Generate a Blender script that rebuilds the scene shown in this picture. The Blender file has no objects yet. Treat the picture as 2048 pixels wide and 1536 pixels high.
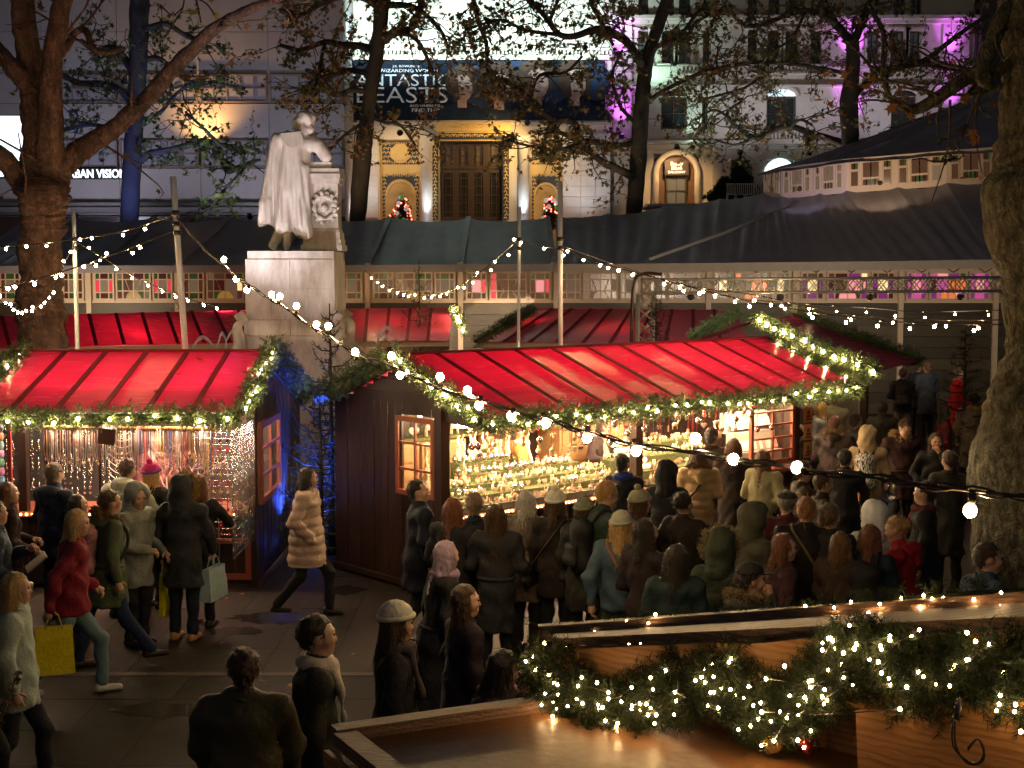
import bpy, math, random
import numpy as np
from mathutils import Vector, Matrix, Euler
random.seed(7)
RNG = np.random.default_rng(11)
PI = math.pi
S = bpy.context.scene
COL = S.collection

# ------------------------------------------------------------ camera, night sky, exposure
CAM_H, FPX, HOR = 3.8, 2740.0, 555.0
PITCH = math.atan((768 - HOR) / FPX)
cd = bpy.data.cameras.new('camera')
cam = bpy.data.objects.new('camera', cd)
COL.objects.link(cam)
cam.location = (0, 0, CAM_H)
cam.rotation_euler = (PI / 2 - PITCH, 0, 0)
cd.sensor_width = 36
cd.lens = FPX / 2048 * 36
cd.clip_end = 1000
cd.clip_start = .05
S.camera = cam
W = bpy.data.worlds.new('World')
S.world = W
W.use_nodes = True
_n = W.node_tree.nodes
_bg = _n['Background']
_sk = _n.new('ShaderNodeTexSky')
_sk.sky_type = 'NISHITA'
_sk.sun_disc = False
_sk.sun_elevation = math.radians(-3.0)
_sk.sun_rotation = math.radians(200)
W.node_tree.links.new(_sk.outputs[0], _bg.inputs[0])
_bg.inputs[1].default_value = 0.15
S.view_settings.view_transform = 'Standard'
S.view_settings.look = 'None'
S.view_settings.gamma = 1
S.view_settings.exposure = 1.5
try:
    S.cycles.use_denoising = True
    S.cycles.sample_clamp_indirect = 3.0
    S.cycles.max_bounces = 6
    S.cycles.diffuse_bounces = 3
    S.cycles.glossy_bounces = 3
    S.cycles.transparent_max_bounces = 8
    S.cycles.caustics_reflective = False
    S.cycles.caustics_refractive = False
except Exception:
    pass


def ray(u, v):
    x, y = (u - 1024) / FPX, -(v - 768) / FPX
    c, s = math.cos(PITCH), math.sin(PITCH)
    return Vector((x, c + y * s, -s + y * c))


def at(u, v, Y):            # the point of the place at depth Y that the photograph shows at (u, v)
    d = ray(u, v)
    return Vector((0, 0, CAM_H)) + d * (Y / d.y)


def onz(u, v, z):           # the point at height z seen at (u, v)
    d = ray(u, v)
    return Vector((0, 0, CAM_H)) + d * ((z - CAM_H) / d.z)


# ------------------------------------------------------------ materials
MATS = {}


def M(name, col, rough=.6, metal=0., col2=None, vs=6., bump=0., bs=40., stretch=(1, 1, 1), rnd=0., emit=None, es=0.,
      trans=0., coat=0., spec=.5, wave=0., contrast=.25, alpha=1., glass=0.):
    if name in MATS:
        return MATS[name]
    m = bpy.data.materials.new(name)
    m.use_nodes = True
    nt = m.node_tree
    N, L = nt.nodes, nt.links
    b = N['Principled BSDF']
    c4 = lambda c: (c[0], c[1], c[2], 1)
    b.inputs['Base Color'].default_value = c4(col)
    b.inputs['Roughness'].default_value = rough
    b.inputs['Metallic'].default_value = metal
    b.inputs['Specular IOR Level'].default_value = spec
    b.inputs['Coat Weight'].default_value = coat
    b.inputs['Coat Roughness'].default_value = .12
    b.inputs['Alpha'].default_value = alpha
    b.inputs['Transmission Weight'].default_value = glass
    src = None
    if col2 is not None or bump > 0:
        tc = N.new('ShaderNodeTexCoord')
        mp = N.new('ShaderNodeMapping')
        mp.inputs['Scale'].default_value = stretch
        L.new(tc.outputs['Object'], mp.inputs['Vector'])
    if col2 is not None:
        nz = N.new('ShaderNodeTexNoise')
        nz.inputs['Scale'].default_value = vs
        nz.inputs['Detail'].default_value = 6
        nz.inputs['Roughness'].default_value = .65
        if wave:
            nz.inputs['Distortion'].default_value = wave
        L.new(mp.outputs[0], nz.inputs['Vector'])
        rp = N.new('ShaderNodeValToRGB')
        rp.color_ramp.elements[0].position = .5 - contrast
        rp.color_ramp.elements[1].position = .5 + contrast
        rp.color_ramp.elements[0].color = c4(col)
        rp.color_ramp.elements[1].color = c4(col2)
        L.new(nz.outputs['Fac'], rp.inputs[0])
        src = rp.outputs[0]
    if rnd > 0:
        oi = N.new('ShaderNodeObjectInfo')
        hs = N.new('ShaderNodeHueSaturation')
        mr = N.new('ShaderNodeMapRange')
        mr.inputs[3].default_value = 1 - rnd
        mr.inputs[4].default_value = 1 + rnd
        L.new(oi.outputs['Random'], mr.inputs[0])
        L.new(mr.outputs[0], hs.inputs['Value'])
        if src:
            L.new(src, hs.inputs['Color'])
        else:
            hs.inputs['Color'].default_value = c4(col)
        src = hs.outputs[0]
    if src:
        L.new(src, b.inputs['Base Color'])
    if bump > 0:
        nb = N.new('ShaderNodeTexNoise')
        nb.inputs['Scale'].default_value = bs
        nb.inputs['Detail'].default_value = 5
        L.new(mp.outputs[0], nb.inputs['Vector'])
        bp = N.new('ShaderNodeBump')
        bp.inputs['Strength'].default_value = bump
        bp.inputs['Distance'].default_value = .02
        L.new(nb.outputs['Fac'], bp.inputs['Height'])
        L.new(bp.outputs[0], b.inputs['Normal'])
        rr = N.new('ShaderNodeMapRange')
        rr.inputs[3].default_value = max(.02, rough - .12)
        rr.inputs[4].default_value = min(1, rough + .12)
        L.new(nb.outputs['Fac'], rr.inputs[0])
        L.new(rr.outputs[0], b.inputs['Roughness'])
    if emit is not None:
        b.inputs['Emission Color'].default_value = c4(emit)
        b.inputs['Emission Strength'].default_value = es
    if trans > 0:
        tr = N.new('ShaderNodeBsdfTranslucent')
        tr.inputs[0].default_value = c4(col)
        if src:
            L.new(src, tr.inputs[0])
        mx = N.new('ShaderNodeMixShader')
        mx.inputs[0].default_value = trans
        L.new(b.outputs[0], mx.inputs[1])
        L.new(tr.outputs[0], mx.inputs[2])
        L.new(mx.outputs[0], N['Material Output'].inputs[0])
    MATS[name] = m
    return m


# ------------------------------------------------------------ objects
ORG = {}


def tag(o, label=None, cat=None, group=None, kind=None):
    for k, x in (('label', label), ('category', cat), ('group', group), ('kind', kind)):
        if x:
            o[k] = x
    return o


def T(name, label, cat, loc=(0, 0, 0), rot=None, group=None):
    o = bpy.data.objects.new(name, None)
    o.empty_display_size = .1
    COL.objects.link(o)
    o.location = loc
    if rot is None:
        ORG[o.name] = Vector(loc)
    else:
        o.rotation_euler = (0, 0, rot)
        ORG[o.name] = Vector((0, 0, 0))
    return tag(o, label, cat, group)


def link(name, mesh, parent=None, loc=None, rot=None, scale=None):
    o = bpy.data.objects.new(name, mesh)
    COL.objects.link(o)
    if parent is not None:
        o.parent = parent
        if loc is not None:
            o.location = Vector(loc) - ORG[parent.name]
        ORG[o.name] = ORG[parent.name] - o.location if loc is None else Vector(loc)
        ORG[o.name] = Vector(loc) if loc is not None else ORG[parent.name]
    else:
        if loc is not None:
            o.location = loc
        ORG[o.name] = Vector(loc) if loc is not None else Vector((0, 0, 0))
    if rot is not None:
        o.rotation_euler = rot
    if scale is not None:
        o.scale = scale
    return o


class MB:
    def __init__(s):
        s.v, s.f, s.m, s.sm, s.cm, s.smooth = [], [], [], [], 0, False

    def add(s, vs, fs, m=None, smooth=None):
        o = len(s.v)
        s.v.extend([tuple(x) for x in vs])
        s.f.extend([tuple(i + o for i in f) for f in fs])
        s.m.extend([s.cm if m is None else m] * len(fs))
        s.sm.extend([s.smooth if smooth is None else smooth] * len(fs))

    def box(s, c, d, R=None, m=None):
        x, y, z = d[0] / 2, d[1] / 2, d[2] / 2
        vs = [Vector(p) for p in ((-x, -y, -z), (x, -y, -z), (x, y, -z), (-x, y, -z), (-x, -y, z), (x, -y, z), (x, y, z), (-x, y, z))]
        if R is not None:
            vs = [R @ p for p in vs]
        c = Vector(c)
        s.add([c + p for p in vs], [(0, 3, 2, 1), (4, 5, 6, 7), (0, 1, 5, 4), (1, 2, 6, 5), (2, 3, 7, 6), (3, 0, 4, 7)], m, False)

    def bx(s, x0, x1, y0, y1, z0, z1, m=None):
        s.box(((x0 + x1) / 2, (y0 + y1) / 2, (z0 + z1) / 2), (abs(x1 - x0), abs(y1 - y0), abs(z1 - z0)), None, m)

    def beam(s, a, b, w, h, up=(0, 0, 1), m=None):
        a, b = Vector(a), Vector(b)
        d = b - a
        z = d.normalized()
        x = z.cross(Vector(up))
        if x.length < 1e-4:
            x = z.cross(Vector((0, 1, 0)))
        x.normalize()
        y = x.cross(z)
        R = Matrix((x, z, y)).transposed()
        s.box((a + b) / 2, (w, d.length, h), R, m)

    def quad(s, a, b, c, d, m=None):
        s.add([a, b, c, d], [(0, 1, 2, 3)], m)

    def slab(s, a, b, c, d, t, m=None):     # a quad with thickness t along its own normal
        a, b, c, d = map(Vector, (a, b, c, d))
        n = (b - a).cross(d - a).normalized() * t
        s.add([a, b, c, d, a + n, b + n, c + n, d + n], [(3, 2, 1, 0), (4, 5, 6, 7), (0, 1, 5, 4), (1, 2, 6, 5), (2, 3, 7, 6), (3, 0, 4, 7)], m, False)

    def tube(s, pts, r, n=6, cap=True, m=None, smooth=True):
        pts = [Vector(p) for p in pts]
        k = len(pts)
        rs = r if isinstance(r, (list, tuple)) else [r] * k
        vs = []
        t0 = (pts[1] - pts[0]).normalized()
        ref = Vector((0, 0, 1)) if abs(t0.z) < .9 else Vector((1, 0, 0))
        x = t0.cross(ref).normalized()
        for i in range(k):
            t = (pts[min(i + 1, k - 1)] - pts[max(i - 1, 0)])
            if t.length < 1e-9:
                t = t0
            t = t.normalized()
            x = (x - t * x.dot(t))
            x = x.normalized() if x.length > 1e-6 else t.orthogonal().normalized()
            y = t.cross(x)
            for j in range(n):
                a = 2 * PI * j / n
                vs.append(pts[i] + (x * math.cos(a) + y * math.sin(a)) * rs[i])
        fs = []
        for i in range(k - 1):
            for j in range(n):
                q = (j + 1) % n
                fs.append((i * n + j, i * n + q, (i + 1) * n + q, (i + 1) * n + j))
        s.add(vs, fs, m, smooth)
        if cap:
            o = len(s.v) - len(vs)
            s.f.append(tuple(o + j for j in reversed(range(n))))
            s.f.append(tuple(o + (k - 1) * n + j for j in range(n)))
            s.m.extend([s.cm if m is None else m] * 2)
            s.sm.extend([False] * 2)

    def lathe(s, prof, n=12, c=(0, 0, 0), m=None, smooth=True, sx=1, sy=1):
        c = Vector(c)
        vs, fs = [], []
        for r, z in prof:
            for j in range(n):
                a = 2 * PI * j / n
                vs.append(c + Vector((r * math.cos(a) * sx, r * math.sin(a) * sy, z)))
        for i in range(len(prof) - 1):
            for j in range(n):
                q = (j + 1) % n
                fs.append((i * n + j, i * n + q, (i + 1) * n + q, (i + 1) * n + j))
        s.add(vs, fs, m, smooth)

    def ball(s, c, r, nu=8, nv=6, sc=(1, 1, 1), m=None):
        c = Vector(c)
        vs = [c + Vector((0, 0, -r * sc[2]))]
        for i in range(1, nv):
            p = -PI / 2 + PI * i / nv
            for j in range(nu):
                a = 2 * PI * j / nu
                vs.append(c + Vector((math.cos(p) * math.cos(a) * r * sc[0], math.cos(p) * math.sin(a) * r * sc[1], math.sin(p) * r * sc[2])))
        vs.append(c + Vector((0, 0, r * sc[2])))
        fs = []
        for j in range(nu):
            q = (j + 1) % nu
            fs.append((0, 1 + q, 1 + j))
            for i in range(nv - 2):
                a, b = 1 + i * nu, 1 + (i + 1) * nu
                fs.append((a + j, a + q, b + q, b + j))
            fs.append((len(vs) - 1, 1 + (nv - 2) * nu + j, 1 + (nv - 2) * nu + q))
        s.add(vs, fs, m, True)

    def prism(s, poly, fr, t, m=None):      # poly: 2D points; fr(x, y) -> Vector; extruded by vector t
        t = Vector(t)
        n = len(poly)
        a = [Vector(fr(*p)) for p in poly]
        s.add(a + [p + t for p in a], [tuple(reversed(range(n))), tuple(range(n, 2 * n))] + [(i, (i + 1) % n, n + (i + 1) % n, n + i) for i in range(n)], m, False)

    def mesh(s, name, mats, org=None):
        me = bpy.data.meshes.new(name)
        v = s.v if org is None else [(p[0] - org[0], p[1] - org[1], p[2] - org[2]) for p in s.v]
        me.from_pydata(v, [], s.f)
        for x in (mats if isinstance(mats, (list, tuple)) else [mats]):
            me.materials.append(x)
        me.polygons.foreach_set('material_index', s.m)
        me.polygons.foreach_set('use_smooth', s.sm)
        me.update()
        return me

    def build(s, name, mats, parent=None, label=None, cat=None, group=None, kind=None, loc=None):
        if parent is not None:
            o = link(name, s.mesh(name, mats, ORG[parent.name]), parent)
        elif loc is not None:
            o = link(name, s.mesh(name, mats, loc), None, loc)
        else:
            o = link(name, s.mesh(name, mats))
        return tag(o, label, cat, group, kind)


def npmesh(name, V, F, mats, smooth=False, mi=None):       # V (n,3); F (m,k) all of one size
    me = bpy.data.meshes.new(name)
    k = F.shape[1]
    me.vertices.add(len(V))
    me.vertices.foreach_set('co', np.asarray(V, dtype=np.float32).ravel())
    me.loops.add(F.size)
    me.loops.foreach_set('vertex_index', F.astype(np.int32).ravel())
    me.polygons.add(len(F))
    me.polygons.foreach_set('loop_start', np.arange(0, F.size, k, dtype=np.int32))
    for x in (mats if isinstance(mats, (list, tuple)) else [mats]):
        me.materials.append(x)
    if mi is not None:
        me.polygons.foreach_set('material_index', np.asarray(mi, dtype=np.int32))
    me.polygons.foreach_set('use_smooth', np.full(len(F), smooth))
    me.update(calc_edges=True)
    return me


def spline(pts, n):        # Catmull-Rom through points (any dimension), n samples per span
    P = [np.array(p, float) for p in pts]
    P = [2 * P[0] - P[1]] + P + [2 * P[-1] - P[-2]]
    out = []
    for i in range(1, len(P) - 2):
        for k in range(n):
            t = k / n
            a, b, c, d = P[i - 1], P[i], P[i + 1], P[i + 2]
            out.append(.5 * (2 * b + (c - a) * t + (2 * a - 5 * b + 4 * c - d) * t * t + (3 * b - a - 3 * c + d) * t ** 3))
    out.append(P[-2])
    return out


def text(s, name, parent, loc, size, mat, rot=(PI / 2, 0, 0), ext=.01, align='CENTER', sx=1., bold=0.):
    c = bpy.data.curves.new(name, 'FONT')
    c.body = s
    c.size = size
    c.extrude = ext
    c.align_x = align
    c.align_y = 'CENTER'
    c.offset = bold
    c.resolution_u = 3
    c.materials.append(mat)
    tmp = bpy.data.objects.new('lettering_curve', c)
    COL.objects.link(tmp)
    me = bpy.data.meshes.new_from_object(tmp.evaluated_get(bpy.context.evaluated_depsgraph_get()))
    bpy.data.objects.remove(tmp)
    o = link(name, me, parent, loc, rot)
    o.scale = (sx, 1, 1)
    return o


def voro(m, scale, stretch, strength, mixc=None):      # cracked plates: cell edges added to a material's relief and colour
    nt = m.node_tree
    N, L = nt.nodes, nt.links
    b = N['Principled BSDF']
    tc, mp, vo = N.new('ShaderNodeTexCoord'), N.new('ShaderNodeMapping'), N.new('ShaderNodeTexVoronoi')
    vo.feature = 'DISTANCE_TO_EDGE'
    vo.inputs['Scale'].default_value = scale
    mp.inputs['Scale'].default_value = stretch
    nz = N.new('ShaderNodeTexNoise')
    nz.inputs['Scale'].default_value = scale * .7
    mx = N.new('ShaderNodeMixRGB')
    mx.inputs[0].default_value = .3
    L.new(tc.outputs['Object'], mp.inputs[0])
    L.new(mp.outputs[0], nz.inputs['Vector'])
    L.new(mp.outputs[0], mx.inputs[1])
    L.new(nz.outputs['Color'], mx.inputs[2])
    L.new(mx.outputs[0], vo.inputs['Vector'])
    mr = N.new('ShaderNodeMapRange')
    mr.inputs[2].default_value = .22
    L.new(vo.outputs['Distance'], mr.inputs[0])
    bp = N.new('ShaderNodeBump')
    bp.inputs['Strength'].default_value = strength
    bp.inputs['Distance'].default_value = .03
    L.new(mr.outputs[0], bp.inputs['Height'])
    old = b.inputs['Normal'].links
    if old:
        L.new(old[0].from_socket, bp.inputs['Normal'])
    L.new(bp.outputs[0], b.inputs['Normal'])
    if mixc is not None and b.inputs['Base Color'].links:
        mc = N.new('ShaderNodeMixRGB')
        mc.inputs[1].default_value = (*mixc, 1)
        vc = N.new('ShaderNodeTexVoronoi')
        vc.inputs['Scale'].default_value = scale * .8
        L.new(mx.outputs[0], vc.inputs['Vector'])
        bw = N.new('ShaderNodeRGBToBW')
        L.new(vc.outputs['Color'], bw.inputs[0])
        hv = N.new('ShaderNodeHueSaturation')
        mv = N.new('ShaderNodeMapRange')
        mv.inputs[3].default_value = .55
        mv.inputs[4].default_value = 1.55
        L.new(bw.outputs[0], mv.inputs[0])
        L.new(mv.outputs[0], hv.inputs['Value'])
        L.new(b.inputs['Base Color'].links[0].from_socket, hv.inputs['Color'])
        L.new(hv.outputs[0], b.inputs['Base Color'])
        m2 = N.new('ShaderNodeMapRange')
        m2.inputs[2].default_value = .1
        m2.inputs[3].default_value = .45
        L.new(vo.outputs['Distance'], m2.inputs[0])
        L.new(m2.outputs[0], mc.inputs[0])
        L.new(b.inputs['Base Color'].links[0].from_socket, mc.inputs[2])
        L.new(mc.outputs[0], b.inputs['Base Color'])


def grain(m, dark, scale, stretch, amount=.6, dist=4.):      # growth rings: dark distorted bands along the board
    nt = m.node_tree
    N, L = nt.nodes, nt.links
    b = N['Principled BSDF']
    tc, mp, wv = N.new('ShaderNodeTexCoord'), N.new('ShaderNodeMapping'), N.new('ShaderNodeTexWave')
    mp.inputs['Scale'].default_value = stretch
    wv.bands_direction = 'Z'
    wv.inputs['Scale'].default_value = scale
    wv.inputs['Distortion'].default_value = dist
    wv.inputs['Detail'].default_value = 3
    wv.inputs['Detail Scale'].default_value = 1.2
    L.new(tc.outputs['Object'], mp.inputs[0])
    L.new(mp.outputs[0], wv.inputs['Vector'])
    rp = N.new('ShaderNodeValToRGB')
    rp.color_ramp.elements[0].position = .45
    rp.color_ramp.elements[0].color = (0, 0, 0, 1)
    rp.color_ramp.elements[1].color = (amount, amount, amount, 1)
    L.new(wv.outputs['Fac'], rp.inputs[0])
    mc = N.new('ShaderNodeMixRGB')
    L.new(rp.outputs[0], mc.inputs[0])
    L.new(b.inputs['Base Color'].links[0].from_socket, mc.inputs[1])
    mc.inputs[2].default_value = (*dark, 1)
    L.new(mc.outputs[0], b.inputs['Base Color'])


def copy_tree(o, parent=None):
    c = o.copy()
    COL.objects.link(c)
    ORG[c.name] = ORG[o.name]
    if parent is not None:
        c.parent = parent
    for ch in list(o.children):
        copy_tree(ch, c)
    return c


def lamp(kind, name, loc, energy, col, parent=None, aim=None, size=.1, spot=1.0, blend=.6, sizey=None):
    l = bpy.data.lights.new(name, kind)
    l.energy = energy
    l.color = col
    if kind == 'AREA':
        l.size = size
        if sizey:
            l.shape = 'RECTANGLE'
            l.size_y = sizey
    else:
        l.shadow_soft_size = size
    if kind == 'SPOT':
        l.spot_size = spot
        l.spot_blend = blend
    o = link(name, l, parent, loc)
    if aim is not None:
        d = Vector(aim) - Vector(loc)
        o.rotation_euler = d.to_track_quat('-Z', 'Y').to_euler()
    return o
# ------------------------------------------------------------ palette
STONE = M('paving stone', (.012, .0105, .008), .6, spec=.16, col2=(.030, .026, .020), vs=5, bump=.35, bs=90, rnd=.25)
EARTH = M('dark asphalt', (.035, .033, .031), .55, col2=(.06, .055, .05), vs=3, bump=.3, bs=60)
CREAM = M('cream facade stone', (.50, .44, .36), .75, col2=(.60, .54, .45), vs=2.2, bump=.15, bs=12)
MARBLE = M('facade marble', (.52, .50, .47), .55, col2=(.64, .61, .58), vs=1.6, bump=.08, bs=10, rnd=.06)
GOLDST = M('gold painted stone', (.56, .38, .14), .6, col2=(.66, .48, .2), vs=3)
NAVYPT = M('dark blue painted ground', (.03, .045, .06), .6)
PANEL = M('grey cladding', (.36, .33, .32), .6, col2=(.43, .40, .38), vs=.8, rnd=.05)
DGLASS = M('dark window glass', (.015, .018, .022), .08, spec=.8)
CGLASS = M('grey window glass', (.16, .18, .19), .15, spec=.8)
DFRAME = M('dark brown joinery', (.045, .028, .018), .45, col2=(.07, .045, .03), vs=6)
BLACK = M('black metal', (.012, .012, .013), .45)
RUBBER = M('black rubber cable', (.045, .038, .034), .22)
WHITEP = M('white painted wood', (.62, .55, .47), .55, col2=(.7, .64, .56), vs=7)
CREAMP = M('cream painted timber', (.55, .42, .30), .5, col2=(.62, .5, .38), vs=6, bump=.1)
TENTM = M('dark tent canvas', (.17, .155, .165), .5, col2=(.25, .23, .245), vs=1.6, bump=.5, bs=5, stretch=(1, .4, 1))
STEEL = M('galvanised steel', (.60, .64, .72), .4, col2=(.72, .76, .84), vs=14)
ALU = M('aluminium truss', (.62, .60, .58), .32, metal=.3)


def wall_open(mb, x0, x1, z0, z1, y, t, ops, m=0):      # a wall slab facing -y with real rectangular openings
    xs = sorted({x0, x1} | {a for o in ops for a in (o[0], o[1]) if x0 < a < x1})
    zs = sorted({z0, z1} | {a for o in ops for a in (o[2], o[3]) if z0 < a < z1})
    for j in range(len(zs) - 1):
        run = None
        for i in range(len(xs)):
            solid = False
            if i < len(xs) - 1:
                cx, cz = (xs[i] + xs[i + 1]) / 2, (zs[j] + zs[j + 1]) / 2
                solid = not any(o[0] < cx < o[1] and o[2] < cz < o[3] for o in ops)
            if solid and run is None:
                run = xs[i]
            if not solid and run is not None:
                mb.bx(run, xs[i], y, y + t, zs[j], zs[j + 1], m)
                run = None


def window(par, x0, x1, z0, z1, y, nx, nz, fm, gm, fw=.08, name='window', bar=.04, glass_at=.1):
    f = MB()
    f.bx(x0, x0 + fw, y, y + .1, z0, z1)
    f.bx(x1 - fw, x1, y, y + .1, z0, z1)
    f.bx(x0 + fw, x1 - fw, y, y + .1, z0, z0 + fw)
    f.bx(x0 + fw, x1 - fw, y, y + .1, z1 - fw, z1)
    for i in range(1, nx):
        x = x0 + (x1 - x0) * i / nx
        f.bx(x - bar / 2, x + bar / 2, y + .02, y + .08, z0 + fw, z1 - fw)
    for i in range(1, nz):
        z = z0 + (z1 - z0) * i / nz
        f.bx(x0 + fw, x1 - fw, y + .025, y + .075, z - bar / 2, z + bar / 2)
    o = f.build(name, fm, par)
    g = MB()
    g.bx(x0 + fw * .5, x1 - fw * .5, y + glass_at - .015, y + glass_at, z0 + fw * .5, z1 - fw * .5)
    g.build('pane', gm, o)
    return o


# ------------------------------------------------------------ ground
mb = MB()
mb.add([(-300, -60, -.016), (300, -60, -.016), (300, 500, -.016), (-300, 500, -.016)], [(0, 1, 2, 3)])
ground = mb.build('ground', EARTH, kind='structure')
mb = MB()
mb.bx(-.3225, .3225, -.4225, .4225, -.014, 0)
slab_me = mb.mesh('paving_slab', STONE)
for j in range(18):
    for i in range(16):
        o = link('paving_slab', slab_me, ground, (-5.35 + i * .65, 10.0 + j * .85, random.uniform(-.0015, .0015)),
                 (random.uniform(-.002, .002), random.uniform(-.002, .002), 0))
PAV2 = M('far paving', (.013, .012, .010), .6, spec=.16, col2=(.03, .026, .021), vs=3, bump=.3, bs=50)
mb = MB()
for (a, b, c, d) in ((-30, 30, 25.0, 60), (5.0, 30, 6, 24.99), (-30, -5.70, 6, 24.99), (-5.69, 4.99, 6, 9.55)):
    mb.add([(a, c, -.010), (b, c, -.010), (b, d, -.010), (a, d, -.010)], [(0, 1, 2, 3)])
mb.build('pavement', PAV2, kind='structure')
mb = MB()
mb.bx(-.35, .35, -.06, .06, 0, .004)
strip = mb.mesh('kerb_strip', M('pale kerb stone', (.055, .05, .04), .6, spec=.2, col2=(.08, .07, .055), vs=8, bump=.2))
for i in range(9):
    link('kerb_strip', strip, ground, (-5.3 + i * .705, 12.9, .002))

WET = M('standing water', (.016, .014, .012), .22, spec=.5, bump=.15, bs=30)
for u, v, a, b in ((545, 1235, .55, .32), (470, 1262, .35, .2), (690, 1180, .3, .3), (330, 1420, .5, .25), (1010, 1240, .4, .3)):
    p = onz(u, v, .003)
    mb = MB()
    ps = [(math.cos(t) * a * random.uniform(.6, 1.1), math.sin(t) * b * random.uniform(.6, 1.1)) for t in np.linspace(0, 2 * PI, 22)[:-1]]
    mb.prism(ps, lambda x, y: (p.x + x, p.y + y, .0018), (0, 0, .0012))
    mb.build('puddle', WET, kind='structure')

# ------------------------------------------------------------ left building: pale cladding, lettered sign
YL = 62.0
lx = lambda u, Y=YL: at(u, 500, Y).x
lz = lambda v, Y=YL: at(1000, v, Y).z
lb = T('office_building', 'pale grey clad building with flat panels behind the left trees', 'building', (lx(300), YL, 0))
bands = [(-160, -60), (-60, 62), (62, 146), (146, 206), (206, 278), (278, 336), (336, 410)]
ux = [-330, -200, -60, 90, 240, 402, 540, 690]
for bi, (va, vb) in enumerate(bands):
    for i in range(len(ux) - 1):
        mb = MB()
        mb.bx(lx(ux[i]) + .012, lx(ux[i + 1]) - .012, YL + .2 + .012 * (i % 3), YL + .3, lz(vb) + .012, lz(va) - .012)
        if bi in (3, 5) and ux[i] >= 90:
            continue
        mb.build('panel', PANEL, lb)
WINP = M('dull blind window', (.27, .27, .30), .4, col2=(.33, .33, .36), vs=2)
WFR = M('muted bronze frame', (.22, .17, .15), .5)
for bi in (3, 5):
    va, vb = bands[bi]
    for i in range(3, len(ux) - 1):
        window(lb, lx(ux[i]) + .06, lx(ux[i + 1]) - .06, lz(vb) + .03, lz(va) - .03, YL + .06, 5, 2, WFR, WINP, .07, bar=.05)
mb = MB()
mb.bx(lx(-330), lx(690), YL + .32, YL + 8, 0, lz(-160))
mb.build('wall', M('grey wall', (.27, .25, .245), .7), lb)
mb = MB()
mb.bx(lx(-330), lx(690), YL - 1.2, YL + .28, lz(414), lz(408))
mb.bx(lx(-330), lx(690), YL - .9, YL + .28, lz(432), lz(427))
mb.build('canopy', M('shop canopy', (.09, .085, .08), .5), lb)
mb = MB()
mb.bx(lx(-330), lx(690), YL + .1, YL + .29, 0, lz(433))
mb.build('shopfront', M('dark shopfront', (.03, .025, .03), .25, col2=(.05, .03, .03), vs=1), lb)
sg = MB()
sg.bx(lx(138), lx(246), YL - .25, YL - .02, lz(359), lz(339))
sgo = sg.build('lettered_sign', BLACK, None, 'black sign with glowing white capitals on the pale clad building', 'sign')
text('URBAN VISION', 'lettering', sgo, (lx(196), YL - .262, lz(349)), .52, M('lit sign letters', (.8, .8, .8), emit=(.9, .97, 1), es=.8), sx=.82, bold=.012)
ORG[sgo.name] = Vector((0, 0, 0))
# bright street screen at far left
sc = T('video_screen', 'glaring blue white street screen seen past the leftmost trunk', 'screen', (lx(10), 58, 0))
mb = MB()
p = lambda u, v: at(u, v, 58)
mb.bx(p(-70, 0).x, p(52, 0).x, 58, 58.3, p(0, 352).z, p(0, 232).z)
mb.build('screen', M('lit screen', (.5, .6, .7), emit=(.72, .86, 1), es=.9), sc)
mb = MB()
mb.bx(p(-70, 0).x, p(-55, 0).x, 58.05, 58.4, 0, p(0, 352).z)
mb.bx(p(-70, 0).x, p(56, 0).x, 58.31, 58.5, p(0, 356).z, p(0, 228).z)
mb.build('frame', BLACK, sc)

# ------------------------------------------------------------ cinema facade
YC = 66.0
cx = lambda u: at(u, 500, YC).x
cz = lambda v: at(1000, v, YC).z
cn = T('cinema', 'white classical cinema front with dark poster banner and tall gilded window', 'building', (cx(950), YC, 0))
mb = MB()
ops = [(cx(880), cx(1004), 0, cz(283)), (cx(760), cx(841), 0, cz(279)), (cx(1060), cx(1124), 0, cz(279))]
wall_open(mb, cx(690), cx(1222), 0, cz(243), YC, .6, ops)
mb.bx(cx(690), cx(1222), YC + .1, YC + .7, cz(243) + .005, cz(-160))
mb.build('wall', CREAM, cn)
mb = MB()
mb.bx(cx(690), cx(1222), YC + .9, YC + 10, 0, cz(-162))
mb.build('back_wall', CREAM, cn)
c = MB()                                   # cornice with dentils
c.bx(cx(690), cx(1222), YC - .75, YC + .09, cz(99), cz(94))
c.bx(cx(690), cx(1222), YC - .5, YC + .09, cz(103.5), cz(99.2))
c.bx(cx(690), cx(1222), YC - .25, YC + .09, cz(121), cz(111))
c.bx(cx(690), cx(1222), YC - .3, YC - .005, cz(252), cz(245))
c.build('cornice', CREAM, cn)
dm = MB()
for i in range(70):
    x = cx(694) + i * (cx(1218) - cx(694)) / 69
    dm.bx(x - .05, x + .05, YC - .4, YC + .08, cz(110.5), cz(104))
dm.build('dentils', CREAM, cn, kind='stuff')
ul = 0
for ua, ub in ((692, 727), (728, 758), (1126, 1160), (1161, 1190), (1191, 1220)):   # marble blocks
    for j in range(8):
        va, vb = 268 + j * 21, 268 + j * 21 + 20.4
        mb = MB()
        mb.bx(cx(ua), cx(ub) - .02, YC - .12, YC - .004, cz(vb), cz(va))
        mb.build('marble_block', MARBLE, cn)
# engaged columns with bright shafts
for u in (855, 1047):
    mb = MB()
    mb.bx(cx(u - 12), cx(u + 12), YC - .35, YC - .003, cz(281), cz(273))
    mb.lathe([(.27, 0), (.27, cz(281) - .25), (.33, cz(281) - .2), (.38, cz(281) - .01)], 14, (cx(u), YC - .18, 0))
    mb.build('column', MARBLE, cn)
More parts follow.
